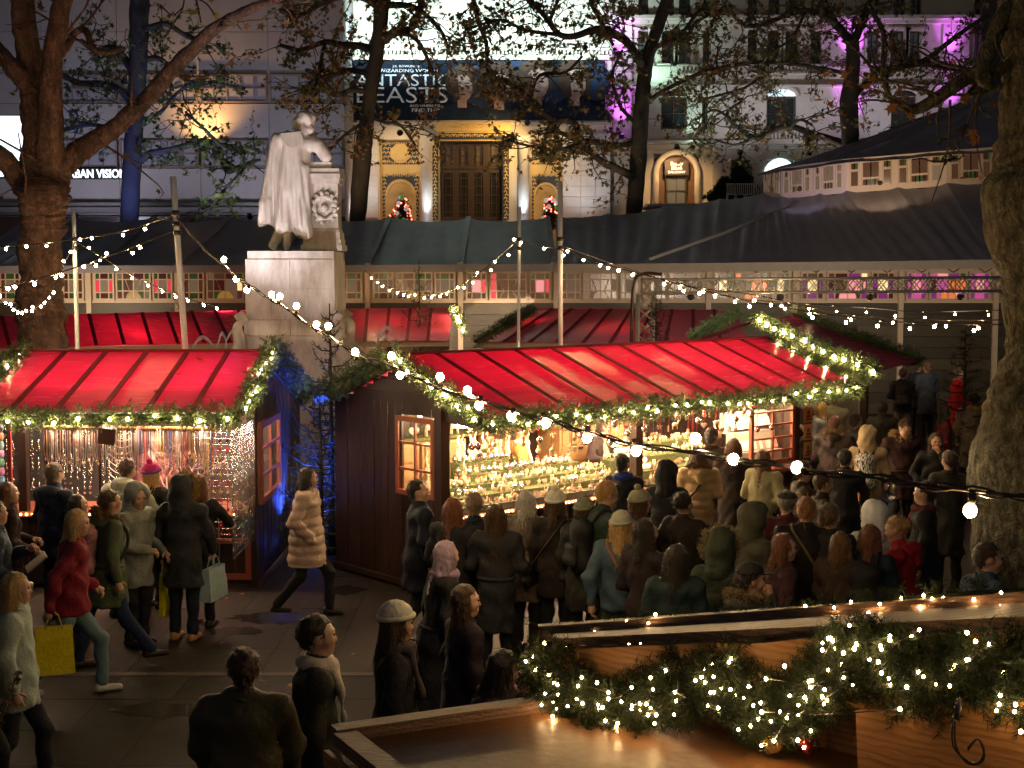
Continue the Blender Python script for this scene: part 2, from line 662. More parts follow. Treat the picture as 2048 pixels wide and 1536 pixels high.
# portal surround
g = MB()
g.bx(cx(872), cx(1022), YC - .3, YC - .006, cz(264), cz(246))
g.bx(cx(876), cx(1012), YC - .22, YC - .004, cz(282.5), cz(264.4))
g.build('portal_lintel', GOLDST, cn)
n = MB()
for ua, ub in ((865, 877), (1006, 1018)):
    n.bx(cx(ua), cx(ub), YC - .14, YC - .002, cz(440), cz(283))
n.bx(cx(880), cx(1008), YC - .235, YC - .221, cz(280), cz(267))
n.build('inlay', NAVYPT, cn)
# gilded scrolls, one mesh of small curls
sc_ = MB()


def scroll(x, z, y, r, k):
    pts = []
    for i in range(9):
        a = i / 8 * 4.2
        rr = r * (1 - i / 9.5)
        pts.append((x + k * rr * math.cos(a), y, z + rr * math.sin(a)))
    sc_.tube(pts, .03, 4, False)


for ua in (871, 1012):
    for j in range(24):
        z = cz(438) + j * (cz(286) - cz(438)) / 23
        scroll(cx(ua), z, YC - .15, .1, 1 if j % 2 else -1)
for i in range(18):
    scroll(cx(884) + i * (cx(1004) - cx(884)) / 17, cz(273.5), YC - .245, .13, 1 if i % 2 else -1)
for i in range(13):
    scroll(cx(905) + i * (cx(990) - cx(905)) / 12, cz(255), YC - .31, .12 + .1 * (1 - abs(i - 6) / 6), 1 if i % 2 else -1)
for ua, ub in ((760, 841), (1060, 1124)):
    x0, x1 = cx(ua), cx(ub)
    y = YC + .5
    b = MB()
    b.bx(x0, x1, y, y + .15, 0, cz(279))
    bay = b.build('niche_panel', GOLDST, cn)
    b = MB()
    b.bx(x0 + .1, x1 - .1, y - .02, y - .002, cz(327), cz(283))
    b.bx(x0 + .1, x1 - .1, y - .02, y - .002, cz(440), cz(347))
    b.build('inlay', NAVYPT, cn)
    xm, w = (x0 + x1) / 2, (x1 - x0)
    oc = [(math.cos(PI / 8 + k * PI / 4), math.sin(PI / 8 + k * PI / 4)) for k in range(8)]
    b = MB()
    zc = cz(305)
    b.prism([(p * w * .27, q * .48) for p, q in oc], lambda p, q: (xm + p, y - .06, zc + q), (0, .035, 0))
    b.prism([(p * w * .21, q * .38) for p, q in oc], lambda p, q: (xm + p, y - .1, zc + q), (0, .035, 0))
    b.build('octagon_panel', GOLDST, cn)
    ar = [(math.cos(PI * k / 12), math.sin(PI * k / 12)) for k in range(13)]
    zs = cz(388)
    R = w * .38
    b = MB()
    b.prism([(-R, -3.2)] + [(-p * R, q * R) for p, q in ar] + [(R, -3.2)], lambda p, q: (xm + p, y - .06, zs + q), (0, .035, 0))
    b.build('arched_panel', GOLDST, cn)
    b = MB()
    b.tube([(xm - p * R * .84, y - .09, zs + q * R * .84) for p, q in ar], .05, 5, False)
    b.bx(xm - R * .84, xm + R * .84, y - .11, y - .065, zs - .08, zs)
    for k in range(1, 12):
        b.beam((xm, y - .08, zs), (xm + math.cos(PI * k / 12) * R * .8, y - .08, zs + math.sin(PI * k / 12) * R * .8), .03, .05)
    b.build('fan_relief', GOLDST, cn)
    for k in range(10):
        for zz in (285.5, 324.5, 350.5):
            scroll(x0 + .2 + k * (w - .4) / 9, cz(zz), y - .03, .1, 1 if k % 2 else -1)
    for k in range(12):
        for xx in (x0 + .2, x1 - .2):
            scroll(xx, cz(436) + k * (cz(352) - cz(436)) / 11, y - .03, .1, 1 if k % 2 else -1)
        for xx in (x0 + .22, x1 - .22, x0 + .42, x1 - .42):
            if k < 5:
                scroll(xx, cz(322) + k * (cz(288) - cz(322)) / 4, y - .03, .11, 1 if k % 2 else -1)
sc_.build('scrollwork', GOLDST, cn, kind='stuff')
# the great window
for i in range(4):
    ua, ub = 881 + i * 30.6, 881 + (i + 1) * 30.6
    window(cn, cx(ua), cx(ub), cz(337), cz(284.5), YC + .28, 3, 4, DFRAME, M('curtained glass', (.17, .13, .10), .3, col2=(.10, .075, .06), vs=.8), .16)
    window(cn, cx(ua), cx(ub), cz(440), cz(338), YC + .28, 3, 6, DFRAME, DGLASS, .16)
# banner
bn = MB()
bn.bx(cx(699), cx(1208), YC - .22, YC - .08, cz(241), cz(123))
bno = bn.build('banner_board', M('banner print', (.004, .006, .012), .7, col2=(.008, .014, .03), vs=.7, spec=.1), None,
               'long dark film banner with silver title letters across the white facade', 'banner')
SILV = M('silver print', (.80, .80, .82), .6, col2=(.55, .56, .6), vs=2.5)
yb = YC - .222
for s_, u, v, sz, sx in (("J.K. ROWLING'S", 815, 134, .15, 1.2), ('WIZARDING WORLD', 820, 143, .22, 1.3), ('FANTASTIC', 800, 163, .78, 1.22), ('BEASTS', 806, 193, 1.06, 1.3),
                         ('AND WHERE TO', 852, 213, .16, 1.2), ('FIND THEM', 856, 222, .24, 1.2)):
    text(s_, 'lettering', bno, (cx(u), yb, cz(v)), sz, SILV, ext=.004, sx=sx, bold=-.006 if sz > .9 else 0)
SK = M('print skin', (.50, .33, .27), .8, col2=(.26, .16, .15), vs=2.6, spec=.1, contrast=.12)
HR = M('print hair', (.03, .018, .014), .8, col2=(.09, .055, .04), vs=3, spec=.1)
NV = M('print dark coat', (.006, .010, .022), .8, col2=(.018, .030, .060), vs=1.6, spec=.1)
GL = M('print blue glow', (.04, .065, .14), .8, col2=(.006, .010, .025), vs=.9, spec=.1)


def disc(mb, x, z, rx, rz, y, n=20, wob=0.):
    rr = [1 + random.uniform(-wob, wob) for _ in range(n)]
    mb.prism([(math.cos(2 * PI * k / n) * rr[k], math.sin(2 * PI * k / n) * rr[k]) for k in range(n)], lambda p, q: (x + p * rx, y, z + q * rz), (0, .003, 0))


f = MB()
disc(f, cx(1015), cz(180), 2.9, 1.38, yb - .004, 24, .06)
disc(f, cx(1190), cz(165), .7, .9, yb - .004, 24, .06)
f.build('printed_glow', GL, bno)
for u, v, rx, rz, hw in ((925, 172, .56, .70, 1.6), (998, 170, .64, .80, 1.8), (1072, 163, .64, .80, 2.2), (1147, 163, .62, .78, 1.9)):
    X, Z = cx(u), cz(v)
    f = MB()
    zb = cz(240.5)
    f.prism([(-hw, zb - Z), (-hw * .8, -rz * 1.75), (-rx * .6, -rz * 1.15), (rx * .6, -rz * 1.15), (hw * .8, -rz * 1.75), (hw, zb - Z)], lambda p, q: (X + p, yb - .008 - .002 * (u % 7), Z + q), (0, .003, 0))
    fo = f.build('printed_coat', NV, bno)
    f = MB()
    disc(f, X, Z + .16, rx * 1.4, rz * 1.2, yb - .026, 18, .1)
    f.build('printed_hair', HR, bno)
    f = MB()
    disc(f, X + .05, Z - .12, rx * .82, rz * .9, yb - .032, 18)
    f.bx(X - rx * .35, X + rx * .4, yb - .03, yb - .028, Z - rz * 1.5, Z - rz * .6)
    fo = f.build('printed_face', SK, bno)
    f = MB()
    for k in (-1, 1):
        disc(f, X + .05 + k * rx * .33, Z - .05, rx * .17, rz * .07, yb - .036, 10)
        f.prism([(-rx * .2, 0), (rx * .2, 0), (rx * .18, .05), (-rx * .18, .05)], lambda p, q: (X + .05 + k * rx * .34 + p, yb - .036, Z + rz * .1 + q), (0, .003, 0))
    disc(f, X + .05, Z - rz * .62, rx * .26, rz * .06, yb - .036, 10)
    f.prism([(-rx * .8, -rz * .9), (-rx * .25, -rz * .8), (-rx * .45, rz * .7), (-rx * .84, rz * .3)], lambda p, q: (X + .05 + p, yb - .0345, Z - .12 + q), (0, .002, 0))
    f.build('printed_features', HR, bno)

# ------------------------------------------------------------ right hand ornate building
rb = T('stone_building', 'ornate pale stone building with paired windows and purple floodlit piers', 'building', (cx(1600), YC + .5, 0))
YR = YC + .5
top = [(1275, 1296), (1322, 1347), (1356, 1380), (1404, 1418), (1493, 1512), (1534, 1556), (1568, 1594), (1618, 1640), (1731, 1755), (1782, 1806), (1815, 1838)]
low = [(1322, 1374), (1404, 1416), (1533, 1592), (1782, 1833)]
gnd = [(1308, 1400, 305), (1452, 1500, 318), (1533, 1590, 318), (1640, 1680, 318)]
hi = [(a, b) for a, b in top]
wl = MB()
ops = [(cx(a), cx(b), cz(125), cz(57)) for a, b in top] + [(cx(a), cx(b), cz(256), cz(190)) for a, b in low] + [(cx(a), cx(b), cz(440), cz(v)) for a, b, v in gnd] + [(cx(a), cx(b), cz(30), cz(-40)) for a, b in hi]
wall_open(wl, cx(1223), cx(1945), 0, cz(-160), YR, .5, ops)
wl.bx(cx(1223), cx(1945), YR + 1.6, YR + 9, 0, cz(-160))
wl.build('wall', CREAM, rb)
for a, b in top:
    window(rb, cx(a), cx(b), cz(125), cz(57), YR + .25, 2, 3, DFRAME, DGLASS if (a % 3) else CGLASS, .07)
    window(rb, cx(a), cx(b), cz(30), cz(-40), YR + .25, 2, 3, DFRAME, DGLASS, .07)
    mb = MB()
    mb.bx(cx(a) - .18, cx(a) - .003, YR - .1, YR + .2, cz(125), cz(57))
    mb.bx(cx(b) + .003, cx(b) + .18, YR - .1, YR + .2, cz(125), cz(57))
    mb.bx(cx(a) - .25, cx(b) + .25, YR - .22, YR + .2, cz(56.8), cz(52))
    mb.bx(cx(a) - .25, cx(b) + .25, YR - .25, YR + .2, cz(129), cz(125.2))
    mb.build('window_surround', CREAM, rb)
LITG = M('pale lit glass', (.2, .25, .26), .3, emit=(.6, .85, .9), es=.55)
for k, (a, b) in enumerate(low):
    w = cx(b) - cx(a)
    xm = (cx(a) + cx(b)) / 2
    window(rb, cx(a), cx(b), cz(256), cz(190), YR + .25, 2 if w > 1 else 1, 2, DFRAME, DGLASS, .09)
    if w > 1:
        R = w / 2
        ar = [(math.cos(PI * t / 12), math.sin(PI * t / 12)) for t in range(13)]
        mb = MB()
        mb.prism([(p * R, q * R * .55) for p, q in ar], lambda p, q: (xm + p, YR - .06, cz(189.5) + q), (0, .055, 0))
        mb.build('pane', LITG if k == 2 else DGLASS, rb)
        mb = MB()
        mb.tube([(xm + p * R * 1.1, YR - .06, cz(189.5) + q * R * .62) for p, q in ar], .13, 6)
        mb.build('window_arch', CREAM, rb)
cm = MB()
for va, vb, d in ((38, 31, .7), (45, 38.4, .35), (140, 131, .25), (288, 281, .6), (297, 288.4, .3), (172, 168, .3)):
    cm.bx(cx(1223), cx(1945), YR - d, YR - .003, cz(va), cz(vb))
cm.build('cornice', CREAM, rb)
for u0, u1 in ((1224, 1262), (1425, 1462), (1690, 1722), (1880, 1932)):
    for va, vb in ((280, 173), (167, 141), (130, 46)):
        pi_ = MB()
        pi_.bx(cx(u0), cx(u1), YR - .22, YR - .004, cz(va), cz(vb))
        pi_.build('pilaster', CREAM, rb)
    pi_ = MB()
    pi_.bx(cx(u0), cx(u1), YR - .22, YR - .004, 0, cz(298))
    pi_.build('pilaster', CREAM, rb)
for u0, u1, v in ((1350, 1404, 130), (1488, 1645, 130), (1524, 1602, 262)):
    bl = MB()
    bl.bx(cx(u0), cx(u1), YR - .66, YR - .26, cz(v + 2), cz(v))
    bl.bx(cx(u0), cx(u1), YR - .66, YR - .26, cz(v + 19), cz(v + 17))
    nb = int((u1 - u0) / 7)
    for i in range(nb):
        x = cx(u0) + (i + .5) * (cx(u1) - cx(u0)) / nb
        bl.lathe([(.03, 0), (.07, .1), (.04, .25), (.05, .34)], 6, (x, YR - .46, cz(v + 17)))
    bl.build('balustrade', CREAM, rb)
# lit arch of the bar
ar = [(math.cos(PI * t / 14), math.sin(PI * t / 14)) for t in range(15)]
mb = MB()
xm, R = cx(1354), cx(1396) - cx(1354)
zs = cz(345)
mb.tube([(xm - R, YR - .1, cz(440))] + [(xm - p * R, YR - .1, zs + q * R) for p, q in ar] + [(xm + R, YR - .1, cz(440))], .16, 8)
mb.build('door_arch', CREAM, rb)
mb = MB()
mb.bx(cx(1308), cx(1400), YR + .3, YR + .4, cz(440), cz(306))
mb.build('door_recess', M('warm brown recess', (.12, .06, .03), .5, col2=(.2, .1, .05), vs=2), rb)
window(rb, cx(1333), cx(1376), cz(440), cz(350), YR + .12, 2, 3, DFRAME, CGLASS, .1, name='glazed_door')
sgo = MB()
sgo.bx(cx(1330), cx(1378), YR - .05, YR + .05, cz(349), cz(321))
so = sgo.build('bar_sign', DFRAME, None, 'brown bar sign with white letters under the lit stone arch', 'sign')
ORG[so.name] = Vector((0, 0, 0))
LT = M('white sign letters', (.75, .72, .68), .5, emit=(1, .9, .8), es=.12)
for s_, v, sz in (('Ruby', 326, .25), ('Blue', 334.5, .25), ('BALCONY', 343, .15)):
    text(s_, 'lettering', so, (cx(1354), YR - .062, cz(v)), sz, LT, sx=1.2, bold=.01)
mb = MB()
mb.prism([(p * 1.0, q * .75) for p, q in ar], lambda p, q: (cx(1561) + p * .75, YR - .04, cz(347) + q), (0, .04, 0))
mb.build('fanlight', M('bright fanlight', (.4, .5, .5), emit=(.62, .9, .95), es=1.0), rb)
for a, b, v in gnd[1:]:
    window(rb, cx(a), cx(b), cz(440), cz(v), YR + .2, 2, 3, DFRAME, DGLASS, .1)
# balcony ledge with chairs
mb = MB()
mb.bx(cx(1278), cx(1535), YR - 4.5, YR - .3, cz(421), cz(416))
mb.build('balcony_ledge', WHITEP, rb)
for i, u in enumerate((1440, 1456, 1475, 1492, 1508)):
    ch = T('balcony_chair', 'white slatted chair in the row on the ledge of the stone building', 'chair', (cx(u), YR - 3.8, cz(416)), group='white chairs on the balcony ledge')
    b = MB()
    o = ORG[ch.name]
    b.bx(o.x - .22, o.x + .22, o.y - .2, o.y + .2, o.z + .43, o.z + .46)
    b.build('seat', WHITEP, ch)
    for sx in (-.2, .2):
        for sy in (-.18, .18):
            b = MB()
            b.bx(o.x + sx - .02, o.x + sx + .02, o.y + sy - .02, o.y + sy + .02, o.z + .003, o.z + .43)
            b.build('leg', WHITEP, ch)
    b = MB()
    for k in range(5):
        b.bx(o.x - .2 + k * .09, o.x - .16 + k * .09, o.y + .17, o.y + .2, o.z + .46, o.z + .9)
    b.bx(o.x - .22, o.x + .22, o.y + .165, o.y + .205, o.z + .9, o.z + .96)
    b.build('backrest', WHITEP, ch)
# dark building far right
mb = MB()
db = T('brick_building', 'dark unlit building at the right behind the big trunk', 'building', (cx(2050), YC, 0))
wops = [(cx(2000 + 60 * i), cx(2028 + 60 * i), cz(v + 60), cz(v)) for i in range(4) for v in (60, 180, -40)]
wall_open(mb, cx(1946), cx(2300), 0, cz(-160), YC - .4, .4, wops)
mb.bx(cx(1946), cx(2300), YC + .3, YC + 9, 0, cz(-160))
mb.build('wall', M('dark brick', (.035, .025, .022), .8, col2=(.05, .035, .03), vs=5), db)
for o in wops:
    window(db, o[0], o[1], o[2], o[3], YC - .2, 2, 3, DFRAME, DGLASS, .1)

# ------------------------------------------------------------ floodlights on the facades
fl = []


def flood(u, v, Y, aimuv, aimY, col, e, label, spot=1.3, size=.15, hs=1.):
    p = at(u, v, Y)
    o = T('floodlight', label, 'floodlight', p)
    b = MB()
    d = (at(*aimuv, aimY) - p).normalized()
    q = p - d * .22
    b.tube([q - d * .16 * hs, q], [.1 * hs, .15 * hs], 10)
    b.build('housing', BLACK, o)
    b = MB()
    b.tube([q + d * .003, q + d * .012], [.13 * hs, .13 * hs], 10)
    b.build('lens', M('lamp lens %.2f %.2f %.2f' % tuple(col), (.8, .8, .8), emit=col, es=8), o)
    lamp('SPOT', 'flood_beam', q + d * .06, e, col, o, q + d * 5, size, spot, .8)


PUR = (.62, .12, 1.0)
for u, v, av, nm in ((1243, 262, 150, 'lower one beside the banner'), (1706, 258, 150, 'lower one behind the forked tree'), (1905, 230, 120, 'lower one above the upper tent roof'), (1704, 122, 60, 'upper one behind the forked tree'), (1243, 118, 40, 'upper one beside the cinema cornice'), (1905, 118, 40, 'upper one near the dark building')):
    flood(u, v, YR - .9, (u, av), YR, PUR, 300 if u < 1800 else 170, 'purple floodlight on the ornate building, ' + nm, 1.0)
flood(405, 284, YL - .7, (405, 200), YL, (1, .5, .14), 330, 'amber wall light between upper windows of the clad building', 2.2)
flood(1300, 165, YR - 1.2, (1330, 110), YR, (.55, 1, .85), 90, 'mint green floodlight beside the ornate window pair', 1.8)
flood(1385, 285, YR - 1.0, (1383, 200), YR, (.6, 1, .9), 80, 'mint green floodlight over the lit arch', 1.4)
flood(1354, 303, YR - 1.6, (1354, 380), YR, (1, .62, .28), 150, 'warm light above the arched bar door', 1.9)
flood(1047, 252, YC - 2.2, (950, 330), YC, (1, .62, .22), 260, 'warm floodlight hung left above the gilded window', 2.2)
flood(790, 252, YC - 2.2, (800, 350), YC, (1, .66, .28), 110, 'warm floodlight over the left niche panel', 1.9)
flood(1100, 252, YC - 2.2, (1095, 350), YC, (1, .66, .28), 110, 'warm floodlight over the right niche panel', 1.9)
for u in (855, 1047):
    flood(u, 440, YC - 1.1, (u, 380), YC, (.82, .95, 1), 50, 'white uplight at the foot of the %s column' % ('left' if u < 900 else 'right'), .7)
for i, u in enumerate((740, 840, 950, 1060, 1170)):
    flood(u, 90, YC - 3.0, (u, 20), YC + .1, (.72, 1, 1), 430, 'cold white floodlight on the cinema parapet, %s of five' % ('leftmost', 'second from the left', 'middle', 'second from the right', 'rightmost')[i], 2.4)
for u in (800, 1080):
    flood(u, 262, YC - 5, (u, 190), YC, (.75, .9, 1), 16, 'cool banner light under the %s half of the film banner' % ('left' if u < 900 else 'right'), 2.0)
for u in (715, 1170):
    flood(u, 432, YC - 2.5, (u, 330), YC, (.95, .92, 1), 70, 'pale uplight on the marble pier %s of the niches' % ('left' if u < 900 else 'right'), 1.6)
for u in (1480, 1620, 1800):
    flood(u, 296, YR - 3.5, (u, 100), YR, (.85, .84, 1), 120, 'dim white floodlight below the ornate facade, %s of three' % {1480: 'leftmost', 1620: 'middle', 1800: 'rightmost'}[u], 2.0)
for u in (150, 500):
    flood(u, 425, YL - 5, (u, 250), YL, (.75, .72, .95), 230, 'dim violet floodlight %s under the clad wall' % ('left' if u < 300 else 'right'), 2.2)
# ------------------------------------------------------------ tents
YT = 38.0
tx = lambda u: at(u, 560, YT).x
tz = lambda v: at(1000, v, YT).z
GCOL = {'d': M('dark red glass', (.055, .014, .016), .2, emit=(.35, .05, .04), es=.025), 'g': M('green glass', (.028, .055, .02), .2, emit=(.12, .3, .05), es=.03),
        'c': M('frosted clear glass', (.10, .085, .07), .3, col2=(.17, .14, .11), vs=14, bump=.5, bs=30, emit=(.9, .6, .35), es=.03), 'k': M('brown glass', (.06, .03, .02), .2, emit=(.3, .12, .06), es=.05),
        'a': M('amber glass', (.22, .14, .03), .25, emit=(.9, .5, .1), es=.08), 'r': M('lit crimson glass', (.4, .02, .05), .2, emit=(1, .06, .10), es=.20),
        'm': M('lit magenta glass', (.4, .04, .22), .2, emit=(.75, .10, .42), es=.20), 'p': M('lit pink glass', (.5, .2, .25), .2, emit=(1, .34, .36), es=.26),
        'o': M('lit orange glass', (.5, .15, .03), .2, emit=(1, .22, .06), es=.22), 'w': M('lit warm glass', (.6, .4, .2), .2, emit=(1, .75, .35), es=.34),
        'v': M('purple glass', (.12, .02, .10), .2, emit=(.4, .05, .35), es=.12)}
_u = MB()
_u.bx(-.5, .5, -.5, .5, -.5, .5)
PANE = {k: _u.mesh('pane', m) for k, m in GCOL.items()}


def pane(par, x0, x1, z0, z1, y, k):
    return link('pane', PANE[k], par, ((x0 + x1) / 2, y, (z0 + z1) / 2), scale=(x1 - x0, .02, z1 - z0))


def leaded(par, x0, x1, z0, z1, y, xs, zs, cols, sun=None):
    f = MB()
    fw = .05
    for a in (x0 - fw, x1):
        f.bx(a, a + fw, y, y + .08, z0 - fw, z1 + fw)
    for a in (z0 - fw, z1):
        f.bx(x0, x1, y, y + .08, a, a + fw)
    X = [x0 + (x1 - x0) * t for t in xs]
    Z = [z0 + (z1 - z0) * t for t in zs]
    for x in X[1:-1]:
        f.bx(x - .016, x + .016, y + .02, y + .06, z0, z1)
    for z in Z[1:-1]:
        f.bx(x0, x1, y + .025, y + .055, z - .016, z + .016)
    if sun:
        xm, zb, R = (X[1] + X[-2]) / 2, Z[0], (X[-2] - X[1]) * .34
        f.tube([(xm - R * math.cos(PI * k / 10), y + .03, zb + R * math.sin(PI * k / 10)) for k in range(11)], .014, 4, False)
        for k in (-1, 1):
            f.tube([(xm + k * R * .5, y + .03, zb + R * .85), (xm + k * R * 1.1, y + .03, Z[-2])], .012, 4, False)
    w = f.build('window', CREAMP, par)
    n = 0
    for j in range(len(Z) - 1):
        for i in range(len(X) - 1):
            c = cols[n % len(cols)]
            n += 1
            pane(w, X[i], X[i + 1], Z[j], Z[j + 1], y + .045, c)
    if sun:
        s = MB()
        s.prism([(R * .96 * math.cos(PI * k / 10), R * .96 * math.sin(PI * k / 10)) for k in range(11)], lambda p, q: (xm + p, y + .022, zb + q), (0, .01, 0))
        s.build('sun_pane', GCOL[sun], w)


N9 = (0, .24, .76, 1)
marquee = T('marquee_tent', 'long dark canvas marquee with a band of leaded glass behind the statue', 'tent', (tx(500), YT, 0))
mirror = T('mirror_tent', 'big round dark canvas tent with stepped roof and coloured leaded windows at the right', 'tent', (tx(1600), YT, 0))
PU = [-12, 178, 355, 545, 735, 921, 1112, 1290, 1417, 1590, 1802, 1992, 2180]
PLANK = M('dark stained plank', (.045, .034, .020), .38, col2=(.085, .066, .038), vs=5, stretch=(1, 1, 9), bump=.3, bs=18, rnd=.3)
import itertools
LOOK = [('dgdkckdgd', 'dgkdkdkcckggdg', 'a'), ('gdgrcrgdg', 'ddgcgkccckdgrd', 'a'), ('dgdkckkgd', 'kgckkdcwckdgrg', 'a'), ('gdgkckdgd', 'dkdkddccckggcg', 'a'),
        ('gdgccckgd', 'dkakdkcccdgggk', 'a'), ('dkdkprgkd', 'rkdkrdkkrdkkrd', 'k'), ('dkdkckgkd', 'kckkkdkckdkkck', 'k'), ('dkdkckgkd', 'kdkkkdkckkkkdk', 'k'),
        ('kgdgwgkdg', 'dkddkkoookdgwg', 'o'), ('dvdvwvdkd', 'vdkvdkppkdvwkd', 'p'), ('vmvmpmvmv', 'vmpvdmoompvgwm', 'o'), ('vmvmpmvmv', 'vmpvdmoompvgpm', 'o')]
for i in range(len(PU) - 1):
    par = marquee if i < 6 else mirror
    x0, x1 = tx(PU[i]) + .07, tx(PU[i + 1]) - .07
    w = x1 - x0
    p = MB()
    p.bx(tx(PU[i]) - .068, tx(PU[i]) + .068, YT - .08, YT + .12, 0, tz(533))
    p.build('post', CREAMP, par)
    fr = MB()
    zb, zt = tz(597), tz(547)
    fr.bx(x0, x1, YT, YT + .1, tz(606), zb - .052)
    fr.bx(x0, x1, YT, YT + .1, zt + .052, tz(533))
    fr.bx(x0, x1, YT + .101, YT + .13, tz(606), tz(533))
    fr.build('window_rail', CREAMP, par)
    a, b, s_ = LOOK[i]
    if w > 1.9:
        e = [(.05, .25), (.31, .69), (.75, .95)]
    else:
        e = [(.06, .30), (.38, .92)]
    for k, (q, r) in enumerate(e):
        if k == 1:
            leaded(par, x0 + q * w, x0 + r * w, zb, zt, YT - .02, (0, .16, .5, .84, 1), (0, .3, .76, 1), b, s_)
        else:
            leaded(par, x0 + q * w, x0 + r * w, zb, zt, YT - .02, N9, N9, a)
    z = 0.0
    top = tz(606) - .005
    nb = 10
    for j in range(nb):
        m_ = MB()
        zz = top * j / nb
        m_.bx(x0, x1, YT + .01 + (j % 2) * .012, YT + .06, zz + .006, top * (j + 1) / nb - .006)
        m_.build('plank', PLANK, par)
bk = MB()
bk.bx(tx(-400), tx(2500), YT + .14, YT + .2, 0, tz(533))
bk.build('wall_backing', M('tent backing', (.02, .018, .015), .8), marquee)


def canvas(name, par, A, B, C, D, nu, nv, sag, ridge, thick=.02, mat=None):  # A->B along the eave, D->C along the top; sagging sheet with folds
    A, B, C, D = map(Vector, (A, B, C, D))
    nrm = (B - A).cross(D - A).normalized()
    vs = []
    for t in range(2):
        for j in range(nv + 1):
            for i in range(nu + 1):
                s_, q = i / nu, j / nv
                p = A.lerp(B, s_).lerp(D.lerp(C, s_), q)
                fold = ridge * (abs(math.sin(s_ * PI * 3 + q * 1.3)) ** 1.5 - .5) * (1 - abs(2 * q - .9) * .6)
                h = -sag * 4 * s_ * (1 - s_) * (.4 + .6 * q) - sag * .8 * 4 * q * (1 - q) + fold + noise_at(p * .7) * ridge * .8
                vs.append(p + nrm * (h * (1 if 0 < j else .5) - t * thick))
    fs = []
    W_ = nu + 1
    o = W_ * (nv + 1)
    for j in range(nv):
        for i in range(nu):
            a = j * W_ + i
            fs.append((a, a + 1, a + W_ + 1, a + W_))
            fs.append((o + a + W_, o + a + W_ + 1, o + a + 1, o + a))
    m_ = MB()
    m_.add(vs, fs, 0, True)
    return m_.build(name, mat or TENTM, par)


from mathutils import noise as _mn
noise_at = lambda p: _mn.noise(p)
LO = [(-120, 532), (-12, 532), (178, 531), (355, 531), (545, 530), (735, 530), (921, 529), (1108, 528)]
UP = [(-120 + 160, 440)]
for i in range(len(LO) - 1):
    (u0, v0), (u1, v1) = LO[i], LO[i + 1]
    A, B = at(u0, v0, YT - .5), at(u1, v1, YT - .5)
    k0 = at(1000, 436, 44.5).z
    C, D = Vector((B.x, 44.5, k0)), Vector((A.x, 44.5, k0))
    canvas('roof_panel', marquee, A, B, C, D, 16, 12, .12, .06)
    b = MB()
    b.beam(B + Vector((0, 0, .03)), C + Vector((0, 0, .03)), .16, .05)
    b.build('roof_seam_or_shade', TENTM, marquee)
    m_ = MB()
    m_.slab(A + Vector((0, 0, -.2)), B + Vector((0, 0, -.2)), B, A, -.02)
    m_.build('valance', TENTM, marquee)
LO = [(1112, 528), (1200, 528), (1290, 527), (1417, 526), (1500, 525), (1590, 524), (1695, 523), (1802, 522), (1900, 520), (1992, 519), (2180, 517)]
UP = [(1112, 432, 44.5), (1215, 428, 45), (1330, 412, 46.5), (1440, 396, 48), (1527, 386, 48.7), (1562, 394, 47.2), (1640, 388, 46.4), (1692, 382, 45.9), (1795, 374, 45.4), (1893, 368, 45), (2085, 356, 45)]
for i in range(len(LO) - 1):
    A, B = at(*LO[i], YT - .5), at(*LO[i + 1], YT - .5)
    D, C = at(*UP[i]), at(*UP[i + 1])
    canvas('roof_panel', mirror, A, B, C, D, 16, 14, .09, .075)
    m_ = MB()
    m_.slab(A + Vector((0, 0, -.24)), B + Vector((0, 0, -.24)), B, A, -.02)
    m_.build('valance', M('pale canvas hem', (.30, .26, .22), .6, col2=(.38, .33, .28), vs=4, bump=.3, bs=12), mirror)
DR = [(1527, 386, 346, 48.7), (1562, 394, 339, 47.2), (1692, 382, 321, 45.9), (1893, 368, 304, 45), (2085, 356, 290, 45)]
